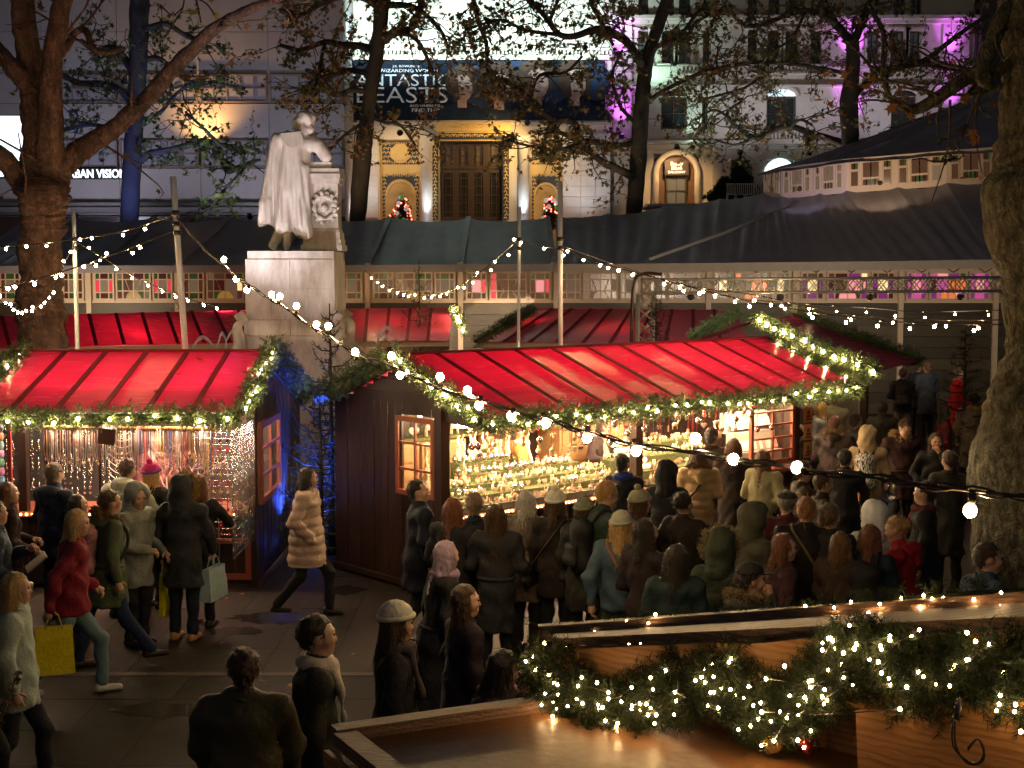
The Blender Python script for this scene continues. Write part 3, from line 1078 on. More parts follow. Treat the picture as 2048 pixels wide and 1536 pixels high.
for i in range(4):
    u0, b0, t0, y0 = DR[i]
    u1, b1, t1, y1 = DR[i + 1]
    P00, P10, P11, P01 = at(u0, b0 + 4, y0), at(u1, b1 + 4, y1), at(u1, t1 - 3, y1), at(u0, t0 - 3, y0)
    L_ = lambda s_, q: P00.lerp(P10, s_).lerp(P01.lerp(P11, s_), q)
    nrm = (P10 - P00).cross(P01 - P00).normalized()
    m_ = MB()
    m_.slab(P00, P10, P11, P01, -.1)
    fr = m_.build('clerestory_panel', CREAMP if i != 1 else M('lilac lit timber', (.55, .45, .45), .5), mirror)  # purple light on this face is put into its timber colour
    gs = [(.06, .24, 0), (.34, .66, 1), (.76, .94, 0)] if i == 0 else [(.045, .125, 0), (.165, .335, 1), (.375, .455, 0), (.53, .61, 0), (.65, .82, 1), (.86, .94, 0)]
    for a, b, wide in gs:
        if wide:
            cells = [(a, (a + b) / 2, .40, .86, 'k'), ((a + b) / 2, b, .40, .86, 'k')] + [(a + (b - a) * t / 4, a + (b - a) * (t + 1) / 4, .17, .37, 'dggd'[t]) for t in range(4)]
        else:
            cells = [(a, b, .17, .62, 'k' if a < .8 else 'c'), (a, (a + b) / 2, .66, .86, 'd'), ((a + b) / 2, b, .66, .86, 'g')]
        for (q0, q1, za, zb, cc) in cells:
            if i <= 1:
                cc = 'c'
            ee = .006
            m_ = MB()
            m_.slab(L_(q0 + ee, za), L_(q1 - ee, za), L_(q1 - ee, zb), L_(q0 + ee, zb), .02)
            m_.build('pane', GCOL[cc], fr)
        for (q0, q1, za, zb, cc) in cells:
            m_ = MB()
            for p_, q_ in ((L_(q0, za), L_(q1, za)), (L_(q1, za), L_(q1, zb)), (L_(q1, zb), L_(q0, zb)), (L_(q0, zb), L_(q0, za))):
                m_.beam(p_ + nrm * .02, q_ + nrm * .02, .035, .035)
            m_.build('muntin', CREAMP, fr)
    ap = at(2150, 118, 55)
    m_ = MB()
    A, B = P01 + (P01 - ap) * .03, P11 + (P11 - ap) * .03
    canvas('roof_panel', mirror, A, B, ap + (P11 - ap) * .02, ap + (P01 - ap) * .02, 12, 14, .15, .10)
# guy cords zigzag under the eaves
for i in range(7, 12):
    x0, x1 = tx(PU[i]), tx(PU[i + 1])
    m_ = MB()
    for k in range(3):
        a = x0 + (x1 - x0) * (k + .3) / 3
        m_.tube([(a, YT - .14, tz(533)), (a + .25, YT - .16, tz(545)), (a + .55, YT - .14, tz(531))], .012, 4)
    m_.build('guy_cord', RUBBER, mirror)
sm = MB()
sm.tube([at(1300, 518, 37.6), at(1450, 465, 39.8), at(1595, 402, 46)], .05, 5)
sm.build('roof_cable', M('pale cable', (.35, .34, .33), .5), mirror)

# ------------------------------------------------------------ lighting truss
tr = T('lighting_truss', 'aluminium box truss on a lattice tower in front of the round tent', 'truss', at(1292, 560, 27))


def truss(par, A, B, w, n, name):
    A, B = Vector(A), Vector(B)
    d = (B - A).normalized()
    side = Vector((0, 1, 0)) if abs(d.y) < .9 else Vector((1, 0, 0))
    up = side.cross(d).normalized()
    cor = [side * (i * w) + up * (j * w) for i in (-.5, .5) for j in (-.5, .5)]
    for c_ in cor:
        m_ = MB()
        m_.tube([A + c_, B + c_], .027, 8)
        m_.build(name, ALU, par)
    m_ = MB()
    for k in range(n):
        p, q = A.lerp(B, k / n), A.lerp(B, (k + 1) / n)
        for a, b in ((0, 1), (2, 3), (0, 2), (1, 3)):
            m_.tube([p + cor[a], q + cor[b]], .011, 5)
            m_.tube([p + cor[b], q + cor[a]], .011, 5)
        if k % 4 == 0:
            for a, b in ((0, 1), (2, 3), (0, 2), (1, 3)):
                m_.tube([p + cor[a], p + cor[b]], .014, 5)
    m_.build('lattice', ALU, par)


a, b = at(1284, 573, 27), at(2040, 568, 27)
truss(tr, a, b, .27, 34, 'chord')
t0 = at(1291, 590, 27)
truss(tr, (t0.x, 27, .02), (t0.x, 27, t0.z + .02), .3, 13, 'leg')
m_ = MB()
m_.tube(spline([(t0.x - .28, 26.9, 0), (t0.x - .28, 26.9, 2.6), (t0.x - .25, 26.8, t0.z + .2), (t0.x - .05, 26.8, t0.z + .42), (t0.x + .3, 26.8, t0.z + .4)], 5), .035, 6)
m_.build('cable', RUBBER, tr)

# lamps added to brighten the tent front, the upper windows and the crowns
for u, v, au, av, e, nm in ((1380, 566, 1330, 545, 170, 'leftmost'), (1560, 566, 1540, 530, 220, 'second from the left'), (1740, 566, 1740, 535, 180, 'second from the right'), (1920, 566, 1900, 535, 180, 'rightmost')):
    flood(u, v + 26, 27.3, (au, av), YT, (1, .80, .58), e, 'small added stage lamp under the long truss, %s of four' % nm, 1.25, .1, .5)  # added along the truss to brighten the tent front
for u, nm in ((120, 'far left'), (420, 'middle left'), (800, 'plinth side'), (1060, 'thin pole side')):
    flood(u, 655, 34.8, (u, 570), YT, (1, .76, .52), 150, 'small added warm lamp unseen behind the back stall ridge, ' + nm, 2.6, .1)  # added out of sight to warm the tent windows
flood(1760, 364, 42.5, (1760, 338), 46, (1, .68, .42), 70, 'added warm lamp on the lower tent roof washing the upper windows', 1.9, .1, .5)  # added to lift the dim clerestory
flood(1600, 376, 43.5, (1610, 352), 47, (.8, .7, 1), 30, 'lilac lamp on the lower tent roof by its left corner', 1.7, .1, .5)
for u, Y, col, e, nm in ((250, 45.2, (.30, .36, 1), 150, 'blue'), (440, 45.5, (.9, 1, .75), 150, 'pale'), (690, 46.5, (1, .66, .36), 170, 'amber'), (900, 46.5, (1, .68, .36), 170, 'second amber'), (1150, 46.5, (1, .74, .45), 160, 'warm white'), (1420, 50.5, (.95, 1, .8), 260, 'greenish white'), (1640, 51.5, (1, .85, .7), 220, 'rosy white')):
    flood(u, 452, Y, (u + 20, 120), 50.5, col, e, nm + ' tree uplight, unseen behind the tent ridge', 1.7, .15)  # put in unseen to light the crowns; only the blue follows a tree's tint
# ------------------------------------------------------------ poles
POLE = {}
for k, (ut, vt, ub, vb, d, r, lb_) in {'A': (346, 353, 371, 700, 18.6, .042, 'thick leaning steel pole rising behind the jewellery stall ridge'), 'B': (147, 418, 155, 700, 21, .032, 'thin steel pole in front of the big left trunk'),
                                      'C': (1039, 414, 1037, 680, 23, .028, 'thin steel pole standing before the faded red back stall'), 'D': (1120, 363, 1121, 690, 20.5, .037, 'tall straight steel pole behind the long bright red roof')}.items():
    p, q = at(ut, vt, d), at(ub, vb, d)
    base = q + (q - p) * (q.z / (p.z - q.z))
    o = T('light_pole', lb_, 'pole', base, group='steel poles carrying the light strings')
    m_ = MB()
    m_.tube([base, base.lerp(p, .5), p], r, 10)
    m_.build('shaft', STEEL, o)
    m_ = MB()
    m_.tube([base, base + Vector((0, 0, .02))], .16, 12)
    m_.build('base_plate', STEEL, o)
    m_ = MB()
    for t in ((430, 452, 470) if k == 'A' else (482, 500)):
        c_ = at(ut + (ub - ut) * (t - vt) / (vb - vt), t, d)
        m_ = MB()
        m_.tube([c_, c_ + Vector((0, 0, .06))], r + .012, 10)
        m_.build('clamp', BLACK, o)
    POLE[k] = (p, base, d)
# ------------------------------------------------------------ blended solids (distance fields meshed on a grid)
def snet(F, xs, ys, zs):                   # surface nets: F (nx,ny,nz) negative inside -> verts, quads
    Sg = F < 0
    nx, ny, nz = F.shape
    acc = np.zeros((nx - 1, ny - 1, nz - 1, 3))
    cnt = np.zeros((nx - 1, ny - 1, nz - 1))
    ax = [xs, ys, zs]

    def sl(d, o):
        return slice(o, d - 1 + o)
    for axis in range(3):
        a1, a2 = [a for a in range(3) if a != axis]
        for o1 in (0, 1):
            for o2 in (0, 1):
                s0 = [None] * 3
                s0[axis], s0[a1], s0[a2] = slice(0, -1), sl(F.shape[a1], o1), sl(F.shape[a2], o2)
                s1 = list(s0)
                s1[axis] = slice(1, None)
                f0, f1 = F[tuple(s0)], F[tuple(s1)]
                ms = (f0 < 0) != (f1 < 0)
                idx = np.nonzero(ms)
                if len(idx[0]) == 0:
                    continue
                t = f0[idx] / (f0[idx] - f1[idx])
                P = np.empty((len(t), 3))
                for a in range(3):
                    base = idx[a] + (o1 if a == a1 else o2 if a == a2 else 0)
                    if a == axis:
                        P[:, a] = ax[a][base] + t * (ax[a][base + 1] - ax[a][base])
                    else:
                        P[:, a] = ax[a][base]
                acc[idx] += P
                cnt[idx] += 1
    has = cnt > 0
    ids = -np.ones(cnt.shape, dtype=np.int64)
    ids[has] = np.arange(has.sum())
    V = acc[has] / cnt[has][:, None]
    Q = []
    for axis in range(3):
        a1, a2 = [(1, 2), (2, 0), (0, 1)][axis]
        s0 = [slice(1, -1)] * 3
        s0[axis] = slice(0, -1)
        s1 = list(s0)
        s1[axis] = slice(1, None)
        f0, f1 = Sg[tuple(s0)], Sg[tuple(s1)]
        for flip in (False, True):
            ms = (f0 & ~f1) if not flip else (~f0 & f1)
            idx = list(np.nonzero(ms))
            if len(idx[0]) == 0:
                continue
            b = [idx[a] + (0 if a == axis else 1) for a in range(3)]

            def cell(d1, d2):
                c_ = list(b)
                c_[a1] = c_[a1] - d1
                c_[a2] = c_[a2] - d2
                return ids[tuple(c_)]
            q = np.stack([cell(1, 1), cell(0, 1), cell(0, 0), cell(1, 0)], 1)
            Q.append(q[:, ::-1] if flip else q)
    Q = np.concatenate(Q) if Q else np.zeros((0, 4), int)
    Q = Q[(Q >= 0).all(1)]
    return V, Q


class Field:                               # prims: capsules with two radii and flattening; ellipsoids; smooth union
    def __init__(s, k=.03):
        s.p, s.k, s.cuts, s.post = [], k, [], []

    def cap(s, a, b, ra, rb=None, sy=1., sub=False, k=None):
        s.p.append(('c', np.array(a, float), np.array(b, float), ra, ra if rb is None else rb, sy, sub, k))

    def ell(s, c, r, sub=False, k=None):
        s.p.append(('e', np.array(c, float), np.array(r, float), 0, 0, 1, sub, k))

    def bounds(s):
        lo, hi = np.full(3, 9e9), np.full(3, -9e9)
        for p in s.p:
            if p[6]:
                continue
            if p[0] == 'c':
                r = max(p[3], p[4])
                lo = np.minimum(lo, np.minimum(p[1], p[2]) - r)
                hi = np.maximum(hi, np.maximum(p[1], p[2]) + r)
            else:
                lo = np.minimum(lo, p[1] - p[2])
                hi = np.maximum(hi, p[1] + p[2])
        return lo, hi

    def grid(s, h, fine=None):             # fine: (centre, half, h2) -> denser lines there
        lo, hi = s.bounds()
        out = []
        for a in range(3):
            l_, h_ = lo[a] - h * 2.5, hi[a] + h * 2.5
            g = list(np.arange(l_, h_ + h, h))
            if fine is not None:
                c, hf, h2 = fine
                f0, f1 = c[a] - hf[a], c[a] + hf[a]
                g = [x for x in g if x < f0 - h * .4 or x > f1 + h * .4] + list(np.arange(f0, f1 + h2 * .5, h2))
                g = sorted(g)
            out.append(np.array(g))
        return out

    def ev(s, X, Y, Z):
        D = None
        for p in s.p:
            if p[0] == 'c':
                _, a, b, ra, rb, sy, sub, k = p
                x, y, z = X - a[0], (Y - a[1]) / sy, Z - a[2]
                bx, by, bz = b[0] - a[0], (b[1] - a[1]) / sy, b[2] - a[2]
                l2 = bx * bx + by * by + bz * bz + 1e-12
                t = np.clip((x * bx + y * by + z * bz) / l2, 0, 1)
                d = np.sqrt((x - t * bx) ** 2 + (y - t * by) ** 2 + (z - t * bz) ** 2) - (ra + (rb - ra) * t)
                if sy < 1:
                    d = d * max(sy, .6)
            else:
                _, c, r, _, _, _, sub, k = p
                q = np.sqrt(((X - c[0]) / r[0]) ** 2 + ((Y - c[1]) / r[1]) ** 2 + ((Z - c[2]) / r[2]) ** 2)
                d = (q - 1) * r.min()
            k = s.k if k is None else k
            if D is None:
                D = d
            elif sub:
                h = np.clip(.5 - .5 * (D + d) / k, 0, 1)
                D = D * (1 - h) - d * h + k * h * (1 - h)
            else:
                h = np.clip(.5 + .5 * (D - d) / k, 0, 1)
                D = D * (1 - h) + d * h - k * h * (1 - h)
        for f in s.post:
            D = f(D, X, Y, Z)
        return D

    def mesh(s, h, fine=None):
        g = s.grid(h, fine)
        X, Y, Z = np.meshgrid(*g, indexing='ij')
        return snet(s.ev(X, Y, Z), *g)

    def mark(s, V, groups):                # index of the nearest of several groups of prims, for every point
        out = []
        for gr in groups:
            f = Field(s.k)
            f.p = gr
            out.append(f.ev(V[:, 0], V[:, 1], V[:, 2]))
        return np.argmin(np.stack(out), 0)


def wr(X, Y, Z, a, sd=0.):                 # cloth wrinkles
    return a * (np.sin(9 * X + 23 * Z + 4 * np.sin(7 * Y + sd) + sd) + .7 * np.sin(31 * Z - 17 * X + 5 * np.sin(9 * X + sd * 2)) + .6 * np.sin(19 * Y + 27 * Z + sd * 3))


# ------------------------------------------------------------ statue on its plinth
MARB = M('weathered marble', (.36, .32, .26), .6, col2=(.66, .63, .58), vs=2.6, stretch=(1, 1, .35), bump=.25, bs=26, contrast=.13)
YS = 22.0
px = lambda u: at(u, 500, YS).x
pz = lambda v: at(600, v, YS).z
st = T('stone_statue', 'pale marble robed man leaning on a short pillar atop a tall plinth', 'statue', (px(580), YS + .7, 0))
zt = pz(502)
m_ = MB()
m_.bx(px(494), px(667), YS + .02, YS + 1.4, pz(519), zt)
m_.build('cap_stone', MARB, st)
for k, (va, vb, e) in enumerate(((519, 578, 0), (578, 640, .005), (640, 672, .03), (672, 706, .07), (706, 770, .10), (770, 1030, .14))):
    m_ = MB()
    xm = (px(490) + px(668)) / 2
    for t in range(2):
        x0, x1 = (px(490) - e, xm - .003) if t == 0 else (xm + .003, px(668) + e)
        if k % 2:
            x0, x1 = (px(490) - e, xm - .3) if t == 0 else (xm - .294, px(668) + e)
        m_ = MB()
        m_.bx(x0, x1, YS - e, YS + 1.43 + e, max(0, pz(vb)) + .003, pz(va))
        m_.build('stone_block', MARB, st)
# scrolling dolphins at the corners
for sx in (-1, 1):
    for yy in (YS - .12, YS + 1.3):
        x0 = px(488) if sx < 0 else px(668)
        m_ = MB()
        P = [(x0 + sx * .0, yy, pz(640)), (x0 + sx * .1, yy, pz(655)), (x0 + sx * .06, yy, pz(690)), (x0 + sx * .16, yy, pz(715)), (x0 + sx * .34, yy, pz(745)), (x0 + sx * .5, yy - .1, pz(765))]
        q = spline(P, 5)
        m_.tube(q, [.05 + .15 * (i / (len(q) - 1)) for i in range(len(q))], 10)
        m_.box((x0 + sx * .03, yy, pz(636)), (.16, .05, .2), Euler((0, sx * .6, 0)).to_matrix())
        m_.build('dolphin', MARB, st)
# pillar
m_ = MB()
yc = YS + .80
for (a, b, va, vb) in ((593, 677, 500, 488), (597, 674, 488, 476), (600, 672, 476, 462), (604, 670, 462, 457), (610, 668, 457, 362), (607, 671, 362, 352), (604, 673, 352, 342), (609, 671, 342, 331), (607, 655, 331, 318)):
    m_.bx(px(a), px(b), yc - (px(b) - px(a)) / 2, yc + (px(b) - px(a)) / 2, pz(va) + .001, pz(vb))
m_.build('pillar', MARB, st)
m_ = MB()
m_.tube([(px(641) + .17 * math.cos(t), YS + .54, pz(412) + .19 * math.sin(t)) for t in np.linspace(0, 2 * PI, 20)], [.04 + .02 * math.sin(k * 2.1) for k in range(20)], 7)
m_.ball((px(641), YS + .55, pz(412)), .07, 8, 6)
for k in range(14):
    a = k * .45
    m_.ball((px(641) + .2 * math.cos(a), YS + .54, pz(412) + .24 * math.sin(a)), .045, 6, 5)
m_.build('relief_wreath', MARB, st)
# figure and cloak
q = lambda u, v, dy=0.: (px(u), YS + .62 + dy, pz(v))
f = Field(.04)
f.cap(q(580, 400), q(590, 285), .22, .19, .75)
f.cap(q(560, 278, 0), q(624, 282, -.03), .12, .12, .9)
f.cap(q(628, 284, -.05), q(643, 305, -.02), .105, .10)      # right arm bent on the pillar
f.cap(q(643, 306, -.02), q(614, 262, .10), .088, .05)
f.cap(q(592, 270), q(600, 250), .095, .085)
f.ell(q(602, 238), (.135, .15, .175))
f.ell(q(603, 229, -.02), (.165, .165, .135))
f.cap(q(592, 250, -.09), q(613, 252, -.09), .07, .065)
f.cap(q(583, 238, -.02), q(588, 254, -.05), .07, .06)
f.cap(q(556, 440), q(540, 478, -.03), .10, .075)            # crossed legs and shoes
f.cap(q(540, 478, -.03), q(535, 489, -.08), .072, .06)
f.cap(q(533, 488, -.05), q(541, 495, -.28), .062, .05)
f.cap(q(572, 440), q(562, 484, -.06), .085, .062)
f.cap(q(562, 487, -.05), q(566, 495, -.26), .062, .045)
f.post.append(lambda D, X, Y, Z: D + np.clip((Z - pz(256)) * 12, 0, 1) * .007 * np.sin(X * 30 + Z * 22 + 3 * np.sin(Y * 14)))
f.post.append(lambda D, X, Y, Z: np.maximum(D, zt + .002 - Z))
V, Q = f.mesh(.0145)
link('figure', npmesh('figure', V - np.array(ORG[st.name]), Q, MARB, True), st)
f = Field(.06)
f.cap(q(566, 445), q(574, 370), .36, .29, .72)
f.cap(q(574, 375), q(578, 285), .30, .21, .75)
f.cap(q(548, 272, -.02), q(585, 268, -.08), .12, .11, .9)
f.cap(q(541, 285, -.04), q(523, 400, -.02), .10, .11)
f.cap(q(523, 400, -.02), q(520, 440, 0), .11, .11)
f.cap(q(604, 330, -.12), q(606, 462, -.14), .07, .11)
f.cap(q(590, 455, -.1), q(606, 470, -.14), .14, .09)


def folds(D, X, Y, Z):
    zz = (Z - pz(475)) / (pz(285) - pz(475))
    xx = (X - px(575)) / (1.25 - .45 * zz)
    m = np.clip(1.25 - zz, .25, 1)
    D = D + m * (.040 * np.sin(xx * 21 + 1.6 * zz + 1.2 * np.sin(zz * 4)) + .022 * np.sin(xx * 43 - 4 * zz + 1) + .012 * np.sin(xx * 71 + 9 * zz))
    hem = pz(448) - (X - px(515)) * .33 + .05 * np.sin(X * 17)
    return np.maximum(D, hem - Z)


f.post.append(folds)
V, Q = f.mesh(.017)
link('cloak', npmesh('cloak', V - np.array(ORG[st.name]), Q, MARB, True), st)
cl = MB()
cl.prism([(px(556), pz(262)), (px(598), pz(258)), (px(604), pz(285)), (px(582), pz(292)), (px(566), pz(286))], lambda a, b: (a, YS + .345 + .05 * abs(a - px(575)), b), (0, .05, 0))
cl.build('collar', MARB, st)
for u, vv, d_, e_ in ((440, 760, 17.9, 240), (760, 760, 17.9, 130)):
    pass
# fountain jets
JET = M('falling water', (.75, .78, .9), .25, alpha=.55)
for k, (u0, v0, u1, v1, ut, d) in enumerate(((378, 712, 430, 700, 672, 23), (432, 716, 455, 700, 662, 22.4), (446, 705, 486, 690, 657, 22.8), (745, 712, 800, 706, 655, 21.6), (742, 716, 790, 706, 668, 21.4))):
    m_ = MB()
    for r in range(4):
        pts = []
        for t in range(13):
            s_ = t / 12
            u = u0 + (u1 - u0) * s_ + random.uniform(-1, 1)
            v = v0 + (v1 - v0) * s_ - (min(v0, v1) - ut + r * 2) * 4 * s_ * (1 - s_)
            pts.append(at(u, v, d))
        m_.tube(pts, .006, 4)
    m_.build('water_jet', JET, None, ('thin arcing water jet left of the plinth, %s of the three' % ('leftmost', 'middle', 'rightmost')[k]) if k < 3 else 'thin arcing water jet right of the plinth, the %s arc' % ('outer' if k == 3 else 'inner'), 'water jet', 'fountain jets', 'thing')
po = MB()
po.lathe([(3.4, 0), (3.4, .5), (3.2, .5), (3.2, .38)], 40, (px(580), YS + .7, 0))
po.build('basin', MARB, st)
wa = MB()
wa.lathe([(3.2, .4), (.01, .4)], 40, (px(580), YS + .7, 0))
wa.build('water', M('dark pool water', (.02, .025, .04), .08), None, kind='structure')
flood(452, 720, 20.3, (560, 360), YS, (1, .90, 1), 165, 'lilac white statue floodlight left of the plinth', .9)
flood(640, 760, 19.2, (610, 400), YS, (1, .88, .84), 130, 'warm statue floodlight in front of the plinth', 1.0)
# ------------------------------------------------------------ garlands and strings of lamps
NEED = M('spruce needles', (.030, .055, .018), .5, col2=(.075, .115, .035), vs=9, rnd=.1)
NEEDD = M('dark spruce needles', (.010, .018, .008), .75, spec=.15, col2=(.030, .042, .018), vs=12)
LAMPM = M('lit warm bulb', (.9, .8, .6), emit=(1, .66, .30), es=150)
LAMPG = M('lit garland bulb', (.9, .8, .6), emit=(1, .70, .30), es=150)
FAIRY = M('lit fairy light', (.9, .8, .6), emit=(1, .62, .26), es=52)
FAIRF = M('bright led dot', (.9, .8, .6), emit=(1, .6, .2), es=14)
UNLIT = M('clear glass bulb', (.8, .8, .8), .05, glass=1.)
_u = MB()
_u.ball((0, 0, 0), 1, 10, 7)
BALL = {}


def ballmesh(m):
    if m.name not in BALL:
        BALL[m.name] = _u.mesh('bulb', m)
    return BALL[m.name]


def needles(name, path, n, R, sl, nl, nw, nn, mat, parent=None, flat=1., seed=0):
    rg = np.random.default_rng(seed + 5)
    P = np.array([tuple(p) for p in path])
    seg = np.linalg.norm(np.diff(P, axis=0), axis=1)
    cum = np.concatenate([[0], np.cumsum(seg)])
    t = rg.uniform(0, cum[-1], n)
    i = np.clip(np.searchsorted(cum, t) - 1, 0, len(seg) - 1)
    f = (t - cum[i]) / np.maximum(seg[i], 1e-9)
    C = P[i] + (P[i + 1] - P[i]) * f[:, None]
    T_ = (P[i + 1] - P[i]) / np.maximum(seg[i], 1e-9)[:, None]
    rad = rg.normal(size=(n, 3))
    rad -= T_ * (rad * T_).sum(1)[:, None]
    rad /= np.linalg.norm(rad, axis=1)[:, None]
    clump = .75 + .35 * np.sin(t * 9.1 + rg.uniform(0, 6)) * np.sin(t * 3.7 + 1) + .12 * np.sin(t * 23)
    base = C + rad * (R * clump * rg.uniform(.1, .8, n))[:, None]
    dirn = rad * .8 + T_ * rg.choice([-1, 1], n)[:, None] * rg.uniform(.1, .9, n)[:, None] + rg.normal(size=(n, 3)) * .35
    dirn /= np.linalg.norm(dirn, axis=1)[:, None]
    # needles along every sprig
    k = np.tile(np.arange(nn), n)
    b = np.repeat(base, nn, 0)
    d = np.repeat(dirn, nn, 0)
    o = b + d * (sl * (k + .5) / nn)[:, None]
    nd = rg.normal(size=o.shape)
    nd -= d * (nd * d).sum(1)[:, None]
    nd /= np.linalg.norm(nd, axis=1)[:, None]
    nd = nd * .85 + d * .6
    nd /= np.linalg.norm(nd, axis=1)[:, None]
    wv = np.cross(nd, rg.normal(size=o.shape))
    wv /= np.linalg.norm(wv, axis=1)[:, None] + 1e-9
    L_ = nl * rg.uniform(.7, 1.2, len(o))[:, None]
    V = np.empty((len(o) * 3, 3))
    V[0::3] = o - wv * nw / 2
    V[1::3] = o + wv * nw / 2
    V[2::3] = o + nd * L_
    F_ = np.arange(len(V)).reshape(-1, 3)
    if parent is not None:
        V = V - np.array(ORG[parent.name])
    o_ = link(name, npmesh(name, V, F_, mat), parent)
    o_['kind'] = 'stuff'
    return o_


def bulbs(par, pts, r, mat, name='bulb', sz=None):
    me = ballmesh(mat)
    for p in pts:
        k = random.uniform(.82, 1.12)
        link(name, me, par, p, scale=(r * k, r * k, r * k * 1.15))


GSEED = 0


def garland(label, pts, R=.15, dens=210, step=.25, lit=True, group='lit garlands on the stall roofs', r=.016, jit=.03, end=0.0):
    global GSEED
    GSEED += 1
    pts = [Vector(p) for p in pts]
    L_ = sum((b - a).length for a, b in zip(pts, pts[1:]))
    g = T('garland', label, 'garland', pts[0], group=group)
    needles('greenery', pts, int(L_ * dens), R, R * .75, .055, .011, 12, NEED, g, seed=GSEED)
    m_ = MB()
    m_.tube([p + Vector((0, 0, .0)) for p in pts], R * .22, 6)
    m_.build('stem', NEEDD, g)
    if lit:
        n = int(L_ / step)
        cum = [0]
        for a, b in zip(pts, pts[1:]):
            cum.append(cum[-1] + (b - a).length)
        q = []
        for i in range(n):
            t = (i + .5 + random.uniform(-.18, .18)) * L_ / n
            k = max(j for j in range(len(pts) - 1) if cum[j] <= t)
            p = pts[k].lerp(pts[k + 1], (t - cum[k]) / max(1e-6, cum[k + 1] - cum[k]))
            toc = (Vector((0, 0, CAM_H)) - p)
            q.append(p + Vector((toc.x, toc.y, 0)).normalized() * R * .75 + Vector((random.uniform(-jit, jit), 0, random.uniform(-.05, .03))))
        bulbs(g, q, r, LAMPG)
    return g


SOCK = MB()
SOCK.tube([(0, 0, 0), (0, 0, .055)], [.017, .02], 8)
SOCKM = SOCK.mesh('socket', RUBBER)


def festoon(label, cab, bl, r=.031, thick=.0085, twin=True, unlit=(), group='strings of warm festoon bulbs'):
    C = [at(*c) for c in cab]
    C = [Vector(p) for p in spline(C, 6)]
    o = T('string_light', label, 'string lights', C[0], group=group)
    m_ = MB()
    m_.tube(C, thick, 6)
    if twin:
        for k in (1, 2):
            m_.tube([p + Vector((0, .01 * math.sin(i * 1.3 + k), .022 * math.sin(i * .9 + k * 2))) for i, p in enumerate(C)], thick * .7, 5)
    m_.build('cable', RUBBER, o)
    us = sorted((c[0], c[2]) for c in cab)
    for k, (u, v) in enumerate(bl):
        d = float(np.interp(u, [a for a, _ in us], [b for _, b in us]))
        p = at(u, v, d)
        near = min(C, key=lambda c_: (c_ - p).length)
        dv = near - p
        dv = dv.normalized() if dv.length > .02 else Vector((0, 0, 1))
        if dv.z < -.3:
            dv = Vector((dv.x * .6, 0, -1)).normalized()
        sc_ = r / .031
        s = link('socket', SOCKM, o, p + dv * r * .8, scale=(sc_, sc_, sc_))
        s.rotation_euler = dv.to_track_quat('Z', 'Y').to_euler()
        b = link('bulb', ballmesh(UNLIT if k in unlit else LAMPM), o, p, scale=(r, r, r * 1.1))
    return o


def on_line(pts, A, B):      # give each (u, v) the depth of the straight ground line A-B there
    out = []
    for u, v in pts:
        m = (u - 1024) / FPX
        t = (A[0] - m * A[1]) / (m * (B[1] - A[1]) - (B[0] - A[0]))
        out.append((u, v, A[1] + t * (B[1] - A[1])))
    return out


A_, B_ = (at(352, 432, 18.5).x, 18.5), (at(2048, 990, 6.0).x, 6.0)
festoon('big near string of bulbs sagging from the leaning pole across the long red roof',
        on_line([(352, 432), (400, 490), (446, 530), (490, 566), (545, 600), (620, 650), (712, 707), (790, 736), (850, 764), (960, 802), (1090, 840), (1175, 864), (1270, 889), (1460, 917), (1600, 938), (1760, 957), (1920, 979), (2080, 996)], A_, B_),
        [(448, 519), (472, 558), (494, 580), (543, 589), (560, 593), (593, 612), (633, 649), (657, 652), (710, 704), (783, 712), (800, 750), (880, 754), (935, 781), (958, 811), (1022, 832), (1092, 846), (1174, 876), (1272, 902), (1391, 877), (1467, 919), (1594, 935), (1778, 992), (1940, 1021)], unlit=(21,))
festoon('string of bulbs from the leaning pole past the thin pole to the left edge',
        [(348, 430, 18.6), (290, 450, 19.3), (230, 466, 20), (150, 479, 20.9), (60, 489, 21.5), (-40, 496, 22)],
        [(290, 458), (246, 470), (184, 476), (160, 479), (93, 492), (53, 493), (12, 498)], twin=False, r=.0195)
festoon('string of bulbs dropping from the leaning pole to the lower left edge',
        [(350, 460, 18.6), (300, 481, 18), (215, 513, 17), (120, 545, 16), (60, 562, 15.4), (-40, 584, 14.6)],
        [(16, 577), (30, 574), (69, 568), (112, 554), (123, 551), (168, 533), (192, 531), (213, 507), (265, 506), (280, 495)], twin=False, r=.0185)
festoon('looping string of bulbs hung from the thin pole before the big left trunk',
        [(150, 484, 20.9), (138, 508, 20.8), (121, 545, 20.6), (100, 590, 20.4), (70, 618, 20.2), (44, 624, 20), (20, 612, 19.8), (-30, 585, 19.5)],
        [(141, 504), (127, 522), (107, 585), (98, 595), (89, 605), (82, 613), (65, 614), (64, 622), (52, 622), (44, 626), (36, 625), (27, 620), (21, 609), (11, 606), (0, 591)], twin=False, r=.018, thick=.008)
festoon('string of bulbs running from the thin pole down over the back red roof',
        [(152, 484, 20.9), (200, 512, 22), (260, 549, 23.5), (330, 580, 25), (400, 605, 26.5), (470, 622, 28)],
        [(178, 496), (200, 520), (233, 538), (264, 556), (296, 571), (325, 583), (352, 594), (376, 602), (408, 611), (434, 617)], twin=False, r=.0195, thick=.008)
festoon('swagged string of bulbs between a tent post and the thin far pole',
        [(728, 540, 36), (765, 568, 35), (817, 588, 33), (870, 590, 31), (920, 572, 28.5), (985, 525, 25.5), (1036, 480, 23)],
        [(743, 556), (755, 565), (765, 573), (779, 581), (795, 586), (807, 590), (817, 593), (830, 590), (849, 596), (863, 595), (880, 593), (893, 588), (916, 575), (928, 575), (946, 565), (955, 546), (982, 540), (990, 523), (1017, 510), (1028, 479), (1042, 484)], twin=False, r=.020, thick=.009)
